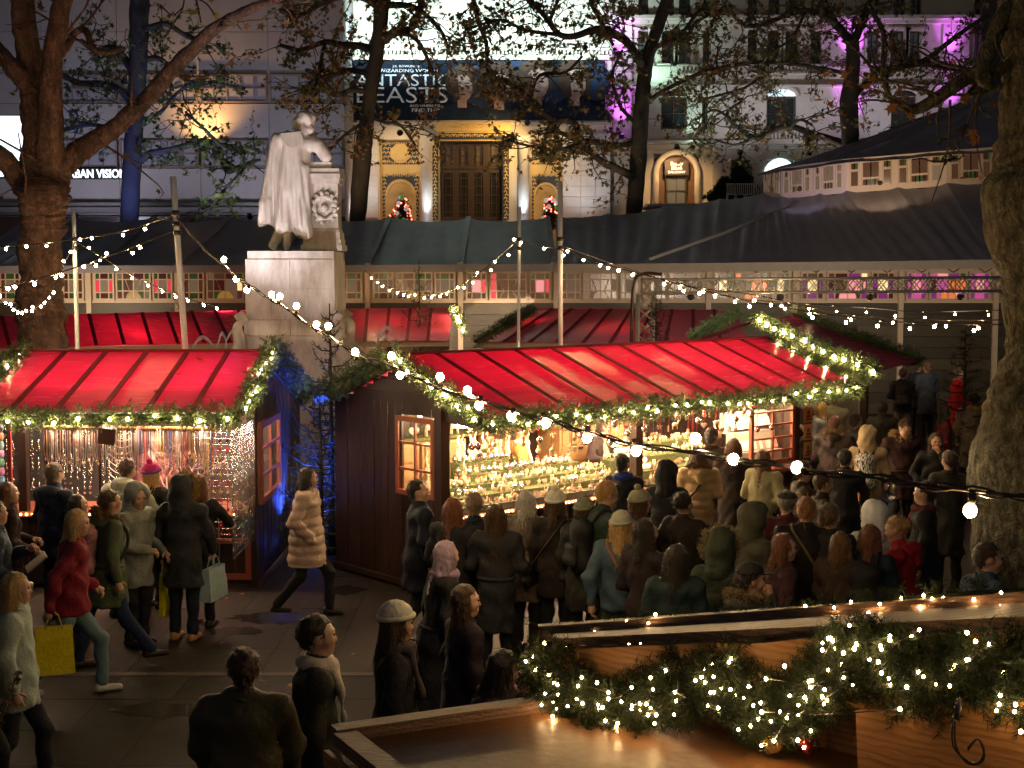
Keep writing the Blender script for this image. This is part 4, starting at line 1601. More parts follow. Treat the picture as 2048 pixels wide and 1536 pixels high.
festoon('string of bulbs from the tall straight pole out to the big right trunk',
        [(1040, 482, 22.8), (1090, 494, 21.5), (1121, 500, 20.6), (1200, 526, 20), (1328, 560, 19.2), (1470, 596, 18.4), (1620, 624, 17.6), (1755, 641, 17), (1890, 648, 16.4), (2010, 649, 16)],
        [(1088, 497), (1127, 511), (1167, 520), (1200, 531), (1237, 541), (1265, 550), (1328, 568), (1360, 575), (1399, 587), (1430, 593), (1470, 604), (1499, 613), (1563, 612), (1625, 635), (1692, 645), (1755, 652), (1820, 657), (1869, 653), (1948, 661)], twin=False, r=.0185)
festoon('second string of bulbs just above the one to the big right trunk',
        [(1122, 490, 20.6), (1216, 524, 20.5), (1367, 570, 20), (1509, 590, 19.4), (1619, 615, 19), (1702, 630, 18.6), (1800, 637, 18), (1892, 640, 17.6), (2010, 640, 17)],
        [(1135, 503), (1216, 536), (1367, 582), (1407, 583), (1509, 601), (1542, 610), (1570, 617), (1619, 628), (1702, 639), (1786, 645), (1892, 652), (1957, 656)], twin=False, r=.0185)
festoon('faint far string of bulbs against the dark wall of the round tent',
        [(1500, 600, 27), (1618, 608, 27.5), (1733, 616, 28), (1850, 624, 28), (2010, 620, 28)],
        [(1618, 617), (1673, 624), (1733, 625), (1790, 632), (1850, 635), (1910, 629), (1977, 630)], twin=False, r=.019, thick=.01)

# ------------------------------------------------------------ stalls
RED = M('red roof sheeting', (.72, .075, .20), .25, col2=(.82, .095, .245), vs=2.2, bump=.55, bs=5, stretch=(.5, 2.6, 2.6), trans=.55, contrast=.2)
REDB = M('weathered red sheeting', (.62, .05, .13), .32, col2=(.74, .065, .16), vs=2.2, bump=.4, bs=7, contrast=.2, trans=.3)
SHADE_RED = M('dark red rafter shade and ridge', (.22, .014, .03), .6, spec=.2, bump=.15, bs=20, trans=.2)  # rafter shade painted as dark red strips; the ridge cap shares it
DKWOOD = M('dark stained timber', (.016, .008, .006), .42, col2=(.034, .016, .010), vs=4, stretch=(8, 8, 1), bump=.3, bs=14, rnd=.25)
RDWOOD = M('red brown joinery', (.22, .06, .035), .42, col2=(.30, .09, .05), vs=5, bump=.12)
MIDWOOD = M('oak drawers', (.24, .13, .05), .5, col2=(.33, .19, .08), vs=3, stretch=(1, 4, 9), bump=.15, bs=16)
MOSS = M('moss covering', (.04, .06, .014), .9, col2=(.10, .12, .03), vs=30, bump=1., bs=80)
CLEAR = M('window pane glass', (.9, .9, .9), .03, glass=1., alpha=.16)
TUBE = M('stall lamp tube', (.9, .8, .6), emit=(1, .72, .36), es=1)
SIL = M('silver bauble', (.75, .68, .58), .18, metal=.9)
STRAW = M('pale carved wood', (.58, .42, .25), .6, col2=(.74, .58, .38), vs=9, rnd=.25)
CONE = M('pine cone brown', (.16, .085, .04), .7, col2=(.30, .18, .09), vs=30, rnd=.3)


def stall(name, label, loc, rot, L, x0, x1, wf, wr_, wb, zf, zr, zb, npan, red, side=True, depth=2.1, ridge_in=(0, 0), eave_board=True):
    s = T(name, label, 'market stall', loc, rot)
    c_, si = math.cos(rot), math.sin(rot)
    Wd = lambda x, y, z: Vector((loc[0] + c_ * x - si * y, loc[1] + si * x + c_ * y, loc[2] + z))
    for k in range(npan):
        a, b = k / npan, (k + 1) / npan
        xa, xb = x0 + (x1 - x0) * a, x0 + (x1 - x0) * b
        r0, r1 = x0 + ridge_in[0], x1 - ridge_in[1]
        ra, rb_ = r0 + (r1 - r0) * a, r0 + (r1 - r0) * b
        canvas('roof_panel', s, (xa, wf, zf), (xb, wf, zf), (rb_, wr_, zr), (ra, wr_, zr), 5, 7, .022, .01, .012, red)
        q = MB()
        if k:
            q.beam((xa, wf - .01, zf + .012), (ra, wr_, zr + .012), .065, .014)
            q.build('roof_seam_or_shade', SHADE_RED, s)  # strip stands in for the shade of a rafter below
        canvas('roof_panel', s, (xb, wb, zb), (xa, wb, zb), (ra, wr_, zr), (rb_, wr_, zr), 3, 3, .01, .006, .012, red)
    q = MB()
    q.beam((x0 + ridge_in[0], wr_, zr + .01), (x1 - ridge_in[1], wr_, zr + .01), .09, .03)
    q.build('ridge_cap', SHADE_RED, s)
    q = MB()
    for x in (x0 + ridge_in[0] + .08, x1 - ridge_in[1] - .08):
        for yy, zz in ((wf + .05, zf - .07), (wb - .05, zb - .07)):
            q = MB()
            q.beam((x, wr_ + (.04 if yy > wr_ else -.04), zr - .09), (x, yy, zz), .07, .1)
            q.build('rafter', DKWOOD, s)
    q = MB()
    q.beam((x0 + .02, wf + .08, zf - .1), (x1 - .02, wf + .08, zf - .1), .05, .12)
    q.build('eave_beam', DKWOOD, s)
    return s, Wd


def plank_wall(par, P, n, w, z0, z1f, holes=(), m=None):   # vertical boards; P(t) -> base point at distance t along the wall
    for k in range(n):
        t = (k + .5) * w / n
        a, b = P(t - w / n / 2 + .004), P(t + w / n / 2 - .004)
        spans = [(z0, z1f(t))]
        for h0, h1, hz0, hz1 in holes:
            if h0 < t < h1:
                spans = [(z0, hz0), (hz1, z1f(t))]
        for za, zb in spans:
            if zb - za < .02:
                continue
            m_ = MB()
            mid = (Vector(a) + Vector(b)) / 2
            d = Vector(b) - Vector(a)
            R = Matrix.Rotation(math.atan2(d.y, d.x), 3, 'Z')
            m_.box((mid.x, mid.y, (za + zb) / 2), (d.length, .026 + (k % 2) * .008, zb - za), R)
            m_.build('plank', m or DKWOOD, par)


def tubes(par, pts, e, col=(1, .72, .36), r=.022, nm='lamp_tube'):
    for a, b in pts:
        m_ = MB()
        m_.tube([a, b], r, 8)
        m_.build(nm, M('stall lamp tube %.0f %.2f' % (e, col[2]), (.9, .8, .6), emit=col, es=e), par)


# right hand stall with wooden ornaments
FL = Vector((-.85, 16.1, 0))
RA = math.atan2(.66, .75)
rs, RW = stall('ornament_stall', 'long wooden stall with bright red roof full of carved tree ornaments', FL, RA, 6.75, -.22, 6.92, -1.05, .64, 2.12, 2.26, 2.87, 2.33, 11, RED)
zroof = lambda y: (2.87 - (y - .64) * .365 if y > .64 else 2.26 + (y + 1.05) * .361) - .12
plank_wall(rs, lambda t: (0, t, 0), 15, 2.19, .1, lambda t: zroof(t), [(.06, .80, 1.15, 2.14)])
plank_wall(rs, lambda t: (6.75, t, 0), 15, 2.19, .1, lambda t: zroof(t))
plank_wall(rs, lambda t: (t, 2.15, 0), 40, 6.75, .1, lambda t: 2.3)
plank_wall(rs, lambda t: (t, -.02, 0), 42, 6.75, .12, lambda t: .92, m=M('front board', (.03, .010, .011), .42, col2=(.055, .018, .018), vs=4, stretch=(8, 8, 1), bump=.2, bs=14, rnd=.25))
for x in (.0, 3.32, 6.75):
    m_ = MB()
    m_.bx(x - .065, x + .065, -.10, .03, 0, 2.42)
    m_.build('post', DKWOOD, rs)
m_ = MB()
m_.bx(-.06, 6.81, -.06, 2.2, .03, .1)
m_.build('floor_board', DKWOOD, rs)
gb = MB()
for k in range(4):
    za = 2.28 + k * .14
    y0 = max(-1.0, -1.05 + (za + .14 - 2.16) / .361)
    y1 = min(2.1, .64 + (2.79 - za - .14) / .365)
    if y1 > y0:
        gb = MB()
        gb.bx(-.045 - .008 * (k % 2), -.018, y0, y1, za, za + .135)
        gb.build('gable_board', DKWOOD, rs)
gb = MB()
gb.beam((.0, -1.0, 2.13), (.0, .02, 2.2), .04, .16)
gb.build('bracket_beam', DKWOOD, rs)


def casement(par, org, dx, w, z0, z1, nx, nz, fw=.06, m=None):   # window frame in a plane through org along dx (local), with panes
    dx = Vector(dx).normalized()
    nrm = Vector((-dx.y, dx.x, 0))
    R = Matrix((dx, nrm, Vector((0, 0, 1)))).transposed()
    f = MB()
    bxr = lambda a, b, za, zb, t: f.box(Vector(org) + dx * ((a + b) / 2) + Vector((0, 0, (za + zb) / 2)), (b - a, t, zb - za), R)
    bxr(0, fw, z0, z1, .05)
    bxr(w - fw, w, z0, z1, .05)
    bxr(fw, w - fw, z0, z0 + fw, .05)
    bxr(fw, w - fw, z1 - fw, z1, .05)
    for i in range(1, nx):
        bxr(w * i / nx - .014, w * i / nx + .014, z0 + fw, z1 - fw, .036)
    for i in range(1, nz):
        z = z0 + (z1 - z0) * i / nz
        bxr(fw, w - fw, z - .014, z + .014, .03)
    o = f.build('window', m or RDWOOD, par)
    for i in range(nx):
        for j in range(nz):
            g = MB()
            a, b = w * i / nx + .02, w * (i + 1) / nx - .02
            za, zb = z0 + (z1 - z0) * j / nz + .02, z0 + (z1 - z0) * (j + 1) / nz - .02
            g.box(Vector(org) + dx * ((a + b) / 2) + Vector((0, 0, (za + zb) / 2)), (b - a, .006, zb - za), R)
            g.build('pane', CLEAR, o)
    return o


casement(rs, (-.03, .06, 0), (0, 1, 0), .76, 1.16, 2.12, 2, 3)
casement(rs, (5.66, -.09, 0), (1, 0, 0), 1.03, 1.05, 2.02, 2, 5)
cb = MB()
cb.bx(-.02, 6.77, -.2, .06, .935, .985)
cb.build('counter_ledge', RDWOOD, rs)
for i in range(9):
    m_ = MB()
    m_.bx(.08 + i * .36, .43 + i * .36, -.185, -.16, .99, 1.07)
    m_.build('ledge_tile', M('dark ledge tile', (.08, .07, .08), .3, col2=(.12, .11, .12), vs=5), rs)
bulbs(rs, [(.05 + i * .06, -.215, .96) for i in range(93)], .011, FAIRF, 'led')
TI = []
for k, (y0, y1, z, xa, xb) in enumerate(((-.14, .16, 1.03, .1, 3.24), (.16, .40, 1.12, .1, 3.24), (.40, .64, 1.21, .1, 3.24), (.64, .88, 1.30, .9, 2.9), (.88, 1.06, 1.42, 1.0, 2.0))):
    m_ = MB()
    m_.bx(xa, xb, y0 + .003, y1 - .003, .9, z)
    m_.build('moss_tier', MOSS, rs)
    TI.append((y0, y1, z, xa, xb))
for k, (y0, y1, z, xa, xb) in enumerate(((-.14, .2, 1.02, 3.42, 5.6), (.2, .5, 1.14, 3.42, 5.6), (.5, .75, 1.28, 3.42, 5.6), (.75, 1.0, 1.42, 4.5, 5.6))):
    m_ = MB()
    m_.bx(xa, xb, y0 + .003, y1 - .003, .9, z)
    m_.build('moss_tier', MOSS, rs)
    TI.append((y0, y1, z, xa, xb))
# drawers and shelves at the back
for (xa, xb) in ((.15, .95), (1.0, 1.75), (2.15, 2.9), (3.5, 4.3), (4.4, 5.3)):
    cab = MB()
    cab.bx(xa, xb, 1.65, 2.1, .1, 1.62)
    co = cab.build('drawer_cabinet', MIDWOOD, rs)
    for z in (1.14, 1.38):
        d = MB()
        d.bx(xa + .04, xb - .04, 1.625, 1.648, z, z + .2)
        do = d.build('drawer', MIDWOOD, co)
        h = MB()
        xm = (xa + xb) / 2
        h.prism([(.06 * math.cos(t), .05 * math.sin(t)) for t in np.linspace(PI, 2 * PI, 9)], lambda p_, q_: (xm + p_, 1.622, z + .198 + q_), (0, .002, 0))
        h.build('handle', BLACK, co)
for z in (1.63, 1.95, 2.2):
    m_ = MB()
    m_.bx(.1, 6.6, 1.75, 2.11, z, z + .04)
    m_.build('moss_shelf', MOSS, rs)
tubes(rs, [((.3 + i * 1.65, y_, z_), (1.6 + i * 1.65, y_, z_)) for i in range(4) for y_, z_ in ((.8, 2.10), (.05, 2.02))], 105, (1, .75, .42))
# garlands of this stall
LP = lambda pts: [RW(*p) for p in pts]
garland('lit garland along the long front eave of the ornament stall', LP([(-.25, -1.1, 2.2), (1.5, -1.13, 2.18), (3.4, -1.13, 2.19), (5.2, -1.13, 2.19), (6.95, -1.1, 2.23)]), R=.155, dens=230, step=.245)
garland('lit garland down the near gable edge of the ornament stall', LP([(-.27, .62, 2.9), (-.27, .2, 2.74), (-.27, -.4, 2.5), (-.27, -1.05, 2.25)]), R=.14, step=.16)
garland('unlit garland on the rear gable edge of the ornament stall', LP([(-.27, .7, 2.88), (-.27, 1.4, 2.6), (-.27, 2.15, 2.33)]), R=.15, lit=False, group=None)
garland('lit garland inside the far gable edge of the ornament stall', LP([(6.95, .62, 2.86), (6.95, 0, 2.64), (6.95, -1.0, 2.28)]), R=.1, step=.3)
for k in range(4):
    m_ = MB()
    m_.bx(6.83, 6.84, -.26, -.06, 1.05 + k * .27, 1.29 + k * .27)
    b = m_.mesh('poster', M('tan poster', (.40, .26, .09), .6, col2=(.48, .32, .12), vs=3), (0, 0, 0))
# ornaments: built once, set out in rows
_b = MB()
_b.ball((0, 0, .03), .03, 10, 8)
_b.tube([(0, 0, .058), (0, 0, .068)], .009, 6)
BAU = _b.mesh('bauble', SIL)
_b = MB()
_b.ball((0, 0, .028), .026, 8, 6, m=0)
_b.ball((.004, 0, .066), .017, 8, 6, m=0)
_b.tube([(0, 0, .075), (.01, 0, .1)], [.016, .002], 6, m=1)
FIG = _b.mesh('gnome', [STRAW, M('red felt', (.35, .03, .03), .8)])
_b = MB()
for i in range(7):
    n_ = 8
    r_ = .036 * math.sin(PI * (i + 1.2) / 8.6)
    _b.lathe([(r_, .008 * i + .006), (r_ * .45, .008 * i + .014)], n_, (0, 0, 0), smooth=False)
_b.ball((0, 0, .03), .022, 6, 5)
PCO = _b.mesh('pine_cone', CONE)
_b = MB()
st5 = [((.034 if k % 2 == 0 else .014) * math.cos(PI / 2 + k * PI / 5), (.034 if k % 2 == 0 else .014) * math.sin(PI / 2 + k * PI / 5)) for k in range(10)]
_b.prism(st5, lambda a, b: (a, 0, .036 + b), (0, .012, 0))
STAR = _b.mesh('wooden_star', STRAW)
_b = MB()
hp = [(.032 * math.sin(t) ** 3, .002 * (13 * math.cos(t) - 5 * math.cos(2 * t) - 2 * math.cos(3 * t) - math.cos(4 * t))) for t in np.linspace(0, 2 * PI, 20)[:-1]]
_b.prism(hp[::-1], lambda a, b: (a, 0, .036 + b), (0, .012, 0))
HEART = _b.mesh('wooden_heart', STRAW)
_b = MB()
_b.ball((0, 0, .05), .02, 8, 6, (1.6, .8, 1))
for x in (-.022, .022):
    for y in (-.006, .006):
        _b.tube([(x, y, .045), (x * 1.1, y, 0)], .004, 5)
_b.tube([(.026, 0, .055), (.036, 0, .085)], [.009, .007], 6)
_b.ball((.042, 0, .088), .01, 6, 5, (1.4, .8, .8))
for y in (-.004, .004):
    _b.tube([(.036, y, .095), (.03, y * 3, .12), (.04, y * 4, .13)], .0025, 4)
DEER = _b.mesh('wooden_reindeer', STRAW)
KINDS_ = {'b': (BAU, 'silver_bauble', 'small silver bauble on the moss tiers of the ornament stall', 'bauble'), 'f': (FIG, 'wooden_gnome', 'tiny wooden gnome with red cap on the moss tiers', 'figurine'),
          'p': (PCO, 'pine_cone', 'brown pine cone decoration on the ornament stall tiers', 'pine cone'), 's': (STAR, 'wooden_star', 'pale wooden star standing on the ornament stall tiers', 'star'),
          'h': (HEART, 'wooden_heart', 'pale wooden heart among the stacked stall ornaments', 'heart'), 'd': (DEER, 'wooden_reindeer', 'little pale reindeer figure on the ornament stall tiers', 'figurine')}


def goods(k, p, rot, s):
    me, nm, lb_, cat = KINDS_[k]
    o = link(nm, me, None, p, (0, 0, rot), (s, s, s))
    return tag(o, lb_, cat, cat + 's set out for sale')


PAT = [['p', 'f', 'd', 'p'], ['s', 'b', 'h', 'd'], ['b', 'h', 's', 'f'], ['b', 'b', 'f'], ['b'], ['p', 'p', 'f'], ['p', 's'], ['h', 's', 'd'], ['h', 's']]
for ti, (y0, y1, z, xa, xb) in enumerate(TI):
    rows = 2
    for r_ in range(rows):
        x = xa + .04
        while x < xb - .03:
            k = random.choice(PAT[ti])
            if random.random() < .9:
                goods(k, RW(x, y0 + (y1 - y0) * (r_ + .5) / rows + random.uniform(-.02, .02), z), RA + random.uniform(-.7, .7), random.uniform(.9, 1.5))
            x += random.uniform(.085, .12)
# tall twisted wooden trees and small ones behind the window
for i, (x, y, z, h) in enumerate([(1.06 + .105 * k, .96 + .04 * (k % 2), 1.42, random.uniform(.33, .58)) for k in range(9)] + [(.14 + .1 * k, .45 + .12 * (k % 3), 1.2, random.uniform(.2, .5)) for k in range(7)]):
    m_ = MB()
    pts = [(.012 * math.sin(t * 14), .012 * math.cos(t * 14), h * t) for t in np.linspace(0, 1, 14)]
    m_.tube(pts, [.05 * (1 - t) * (.8 + .3 * math.sin(t * 44)) + .006 for t in np.linspace(0, 1, 14)], 7)
    o = m_.build('wooden_tree', STRAW, None, 'tall twisted wooden tree on the top moss tier' if i < 9 else 'carved wooden tree behind the gable window of the ornament stall', 'ornament', 'twisted wooden trees' if i < 9 else 'carved trees by the window')
    o.location = RW(x, y, z)
for i in range(26):                        # shelf goods at the back
    for z, k in ((1.67, 'h'), (1.99, 's')):
        if random.random() < .9:
            goods(random.choice([k, 'd']), RW(.3 + i * .24 + random.uniform(-.05, .05), 1.85, z), RA + random.uniform(-.4, .4), random.uniform(1.8, 2.8))
# price cards on little sticks
PRM = M('cream price card', (.72, .66, .5), .7)
for k in range(14):
    t_ = TI[random.choice((0, 1, 2, 5, 6))]
    m_ = MB()
    m_.tube([(0, 0, 0), (0, 0, .09)], .003, 5)
    m_.box((0, -.004, .115), (.075, .004, .06), Euler((-.2, 0, 0)).to_matrix())
    m_.box((-.01, -.0075, .122), (.04, .002, .012), Euler((-.2, 0, 0)).to_matrix(), 1)
    o = m_.build('price_card', [PRM, BLACK], None, 'cream price card on a stick among the ornaments on the moss', 'price card', 'price cards on the moss tiers')
    o.location = RW(random.uniform(t_[3] + .1, t_[4] - .1), t_[0] + .02, t_[2])
    o.rotation_euler = (0, 0, RA + random.uniform(-.2, .2))
# hanging ornaments with strings
REDS = M('red ribbon', (.4, .02, .03), .6)
HANG = {}
for nm, base, dz in (('b', BAU, .07), ('f', FIG, .09), ('h', HEART, .07), ('s', STAR, .07), ('d', DEER, .1)):
    for L_ in (.1, .2, .3):
        m_ = MB()
        nb = len(base.materials)
        sv = [v.co.copy() for v in base.vertices]
        m_.add([v - Vector((0, 0, dz + L_)) for v in sv], [tuple(p_.vertices) for p_ in base.polygons], 0, True)
        m_.m = [p_.material_index for p_ in base.polygons]
        m_.tube([(0, 0, -L_ + .005), (0, 0, 0)], .0035, 4, m=nb)
        HANG[nm, L_] = m_.mesh('hanging_ornament', list(base.materials) + [REDS])
for i in range(92):
    x = .12 + i * .071 + random.uniform(-.03, .03)
    if 5.65 < x:
        x = random.uniform(.2, 5.5)
    y = random.choice((-.55, -.3, -.1))
    o = link('hanging_ornament', HANG[random.choice('bfhsdbfd'), random.choice((.1, .1, .2, .3))], None, RW(x, y, 2.13), (0, 0, RA + random.uniform(-1, 1)), (1.35,) * 3)
    tag(o, 'small carved ornament hung on a thread under the front eave of the ornament stall', 'ornament', 'ornaments hanging from the eave')
m_ = MB()
for y in (-.55, -.3, -.1):
    m_.bx(.0, 6.75, y - .012, y + .012, 2.13, 2.15)
m_.build('hanging_rail', DKWOOD, rs)
# stacked pale candles on the second bay
for i in range(6):
    for j in range(5):
        m_ = MB()
        o = link('white_candle', ballmesh(M('glowing candle glass', (.8, .6, .35), .3, emit=(1, .75, .4), es=.9)), None, RW(3.5 + i * .085, .3 + j * .07, 1.19 + j * .075), scale=(.032, .032, .036))
        tag(o, 'round glowing candle glass stacked beside the middle post', 'candle', 'stacked candle glasses')
# cards in the far window
for i in range(26):
    r_, c_ = divmod(i, 13)
    m_ = MB()
    hue = random.choice([(.7, .66, .6), (.6, .5, .45), (.35, .45, .5), (.62, .25, .2), (.7, .7, .7)])
    m_.box((0, 0, 0), (.07, .012, .15), Euler((-.35, 0, random.uniform(-.15, .15))).to_matrix())
    o = m_.build('greeting_card', M('card %.2f' % hue[0], hue, .6), None, 'upright greeting card racked behind the far casement window', 'card', 'greeting cards in the rack')
    o.location = RW(5.75 + c_ * .07, .18 + r_ * .14, 1.32 + r_ * .3)
    o.rotation_euler = (0, 0, RA)
m_ = MB()
for r_ in range(3):
    m_.bx(5.7, 6.65, .1 + r_ * .14, .25 + r_ * .14, .95 + r_ * .27, 1.23 + r_ * .28)
m_.build('card_rack', M('pale rack', (.5, .45, .38), .6), rs)
for k, nm in enumerate(('lowest', 'second lowest', 'second highest', 'highest')):
    m_ = MB()
    m_.bx(-.1, .1, -.006, .006, -.12, .12)
    o = m_.build('poster', M('tan poster', (.40, .26, .09), .6, col2=(.48, .32, .12), vs=3), None, 'small tan poster on the far end post, %s of the column' % nm, 'poster', 'posters on the end post')
    ORG[o.name] = Vector((0, 0, 0))
    q = MB()
    q.ball((0, -.008, .03), .035, 8, 6, (1, .05, 1))
    q.bx(-.05, .05, -.009, -.007, -.05, -.01)
    q.bx(-.07, .07, -.009, -.007, -.09, -.065)
    q.build('printed_figure', M('poster ink', (.12, .03, .02), .6), o)
    o.location = RW(6.97, -.14, 1.2 + k * .27)
    o.rotation_euler = (0, 0, RA)
# ------------------------------------------------------------ left hand jewellery stall (local origin: front left corner)
LO_ = Vector((-6.6, 16.65, 0))
ls, LW = stall('jewellery_stall', 'wooden stall with bright red roof and hanging necklaces at the left', LO_, 0, 3.45, .45, 3.53, -1.32, .66, 3.75, 2.31, 2.87, 2.02, 6, RED)
zr2 = lambda y: (2.87 - (y - .66) * .275 if y > .66 else 2.31 + (y + 1.32) * .283) - .12
plank_wall(ls, lambda t: (3.45, t, 0), 24, 3.5, .05, lambda t: zr2(t), [(.12, 1.5, 1.02, 2.0)])
plank_wall(ls, lambda t: (0, t, 0), 8, 3.5, .05, lambda t: zr2(t))
plank_wall(ls, lambda t: (t, 3.5, 0), 10, 3.45, .05, lambda t: 1.95)
casement(ls, (3.50, .1, 0), (0, 1, 0), 1.4, 1.0, 2.02, 2, 3, .08)
for x in (.62, 3.42):
    m_ = MB()
    m_.bx(x - .05, x + .05, -.06, .06, 0, 2.5)
    m_.build('post', DKWOOD, ls)
for k in range(20):
    if k % 1 == 0:
        m_ = MB()
        m_.bx(-.5 + k * .195, -.5 + k * .195 + .185, -.03 - (k % 2) * .006, 0, .05, .9)
        m_.build('plank', DKWOOD, ls)
m_ = MB()
m_.bx(2.7, 3.4, -.07, -.032, .1, .17)
m_.bx(2.7, 2.77, -.07, -.032, .17, .55)
m_.bx(3.33, 3.4, -.07, -.032, .17, .55)
m_.bx(2.7, 3.4, -.07, -.032, .55, .61)
m_.build('lower_frame', RDWOOD, ls)
m_ = MB()
m_.bx(-.6, 3.4, -.14, .7, .9, .95)
m_.build('counter', RDWOOD, ls)
bulbs(ls, [(-.5 + i * .07, -.15, .925) for i in range(54)], .012, FAIRF, 'led')
BB = M('black display board', (.018, .015, .014), .7)
for xa, xb in ((.1, .62), (.68, 1.3), (1.34, 1.75)):
    m_ = MB()
    m_.bx(xa, xb, .75, .78, .95, 2.05)
    m_.build('display_board', BB, ls)
m_ = MB()
m_.bx(-.6, 3.4, 1.5, 1.53, .1, 2.3)
m_.build('back_board', M('dim back board', (.05, .035, .025), .7, col2=(.09, .06, .04), vs=3), ls)
BAMB = M('bamboo', (.42, .22, .07), .4, col2=(.55, .32, .12), vs=5, stretch=(1, 6, 6))
bp = T('bamboo_pole', 'orange bamboo pole under the eave carrying rows of necklaces', 'pole', LW(.95, -.25, 1.99))
for k in range(5):
    m_ = MB()
    a, b = LW(.95 + k * .42, -.25, 2.0 - k * .004), LW(.95 + k * .42 + .41, -.25, 1.996 - k * .004)
    m_.tube([a, a.lerp(b, .04), a.lerp(b, .5), a.lerp(b, .96), b], [.034, .029, .028, .029, .034], 9)
    m_.build('segment', BAMB, bp)
NC = [M('necklace %d' % i, c, .3, metal=mt) for i, (c, mt) in enumerate([((.75, .62, .5), .8), ((.6, .45, .28), .8), ((.5, .04, .05), 0), ((.6, .42, .05), 0), ((.05, .1, .35), 0), ((.72, .66, .6), .5), ((.25, .16, .1), 0)])]
for i in range(64):
    L_ = random.uniform(.3, .5)
    w = random.uniform(.008, .02)
    m_ = MB()
    ms = random.choice([0, 0, 0, 1, 5] if i < 36 else [0, 1, 2, 3, 3, 4, 6, 5])
    m_.tube([(-w, 0, .03), (-w, -.01, -L_ * .6), (-w * .6, -.01, -L_ * .9), (0, -.01, -L_), (w * .6, -.01, -L_ * .9), (w, -.01, -L_ * .6), (w, 0, .03)], .0045, 4)
    m_.ball((0, -.012, -L_ - .015), .013, 6, 5, (1, .6, 1.5))
    o = m_.build('necklace', NC[ms], None, 'fine chain necklace looped over the bamboo pole' if ms in (0, 1, 5) else 'coloured bead necklace looped over the bamboo pole', 'necklace', 'necklaces on the bamboo pole')
    o.location = LW(.98 + i * .032 + random.uniform(-.008, .008), -.25 + random.uniform(-.03, .03), 1.96)
# earrings pinned in rows on the black boards
ear = []
for kk in range(4):
    m_ = MB()
    if kk == 0:
        m_.tube([(.016 * math.cos(t), 0, .016 * math.sin(t)) for t in np.linspace(0, 2 * PI, 11)], .004, 4, False)
    elif kk == 1:
        m_.ball((0, 0, 0), .01, 6, 5)
        m_.ball((0, 0, -.024), .012, 6, 5, (.8, .5, 1.5))
    elif kk == 2:
        m_.box((0, 0, 0), (.022, .006, .022), Euler((0, .78, 0)).to_matrix())
    else:
        m_.tube([(0, 0, .02), (0, 0, -.03)], .005, 5)
        m_.ball((0, 0, -.036), .011, 6, 5)
    ear.append(m_.mesh('earring', SIL))
for r_ in range(16):
    for c_ in range(19):
        x = .14 + c_ * .082
        if .60 < x < .70 or 1.28 < x < 1.36 or random.random() < .12:
            continue
        o = link('earring', ear[(r_ // 2 + (c_ // 6)) % 4], None, LW(x + random.uniform(-.01, .01), .735, 1.05 + r_ * .062), (0, 0, 0), (1.25,) * 3)
        tag(o, 'silver earring pinned in rows on a black display board', 'earring', 'earrings on the black boards')
for i in range(9):       # draped chains
    m_ = MB()
    z = 1.9 - i * .085
    m_.tube([LW(1.45 + t * .3, .72, z - .07 * 4 * t * (1 - t) - .05 * t) for t in np.linspace(0, 1, 9)], .006, 4)
    m_.build('draped_chain', NC[0], None, 'silver chain draped sideways in a fan of chains', 'chain', 'fan of draped chains')
# wire grid with bead rows, swung out toward the front
gr = T('wire_grid', 'tall wire grid panel of beaded earrings swung out from the stall corner', 'display grid', LW(3.45, -.1, .5))
gp = lambda t, z: LW(3.46 - t * .02, -.08 - t * 1.25, z + 0 * t)
WIRE = M('bright wire', (.6, .6, .65), .25, metal=.9)
for i in range(21):
    m_ = MB()
    m_.tube([gp(i / 20, .62), gp(i / 20, 2.08)], .0045, 4)
    m_.build('upright_wire', WIRE, gr)
for j in range(21):
    m_ = MB()
    m_.tube([gp(0, .62 + j * .073), gp(1, .62 + j * .073)], .004, 4)
    m_.build('cross_wire', WIRE, gr)
g2 = T('wire_grid', 'inner wire grid of coloured bead earrings facing the customers', 'display grid', LW(2.7, -.12, .5))
gq = lambda t, z: LW(2.75 + t * .68, -.14 - .15 * t, z)
for i in range(11):
    m_ = MB()
    m_.tube([gq(i / 10, .62), gq(i / 10, 2.05)], .0045, 4)
    m_.build('upright_wire', WIRE, g2)
for j in range(20):
    m_ = MB()
    m_.tube([gq(0, .62 + j * .073), gq(1, .62 + j * .073)], .004, 4)
    m_.build('cross_wire', WIRE, g2)
BCOL = [((.5, .03, .04), 'red'), ((.55, .38, .05), 'amber'), ((.2, .36, .05), 'green'), ((.6, .55, .5), 'pearl'), ((.04, .12, .35), 'blue'), ((.45, .1, .2), 'pink'), ((.03, .03, .03), 'black'), ((.05, .3, .3), 'teal')]
BM = []
for c_, nm in BCOL:
    m_ = MB()
    m_.tube([(0, 0, .02), (0, 0, -.01)], .003, 4)
    m_.ball((0, 0, -.026), .017, 7, 5, (1, 1, 1.25))
    BM.append(m_.mesh('bead_earring', M('glossy %s bead' % nm, c_, .15)))
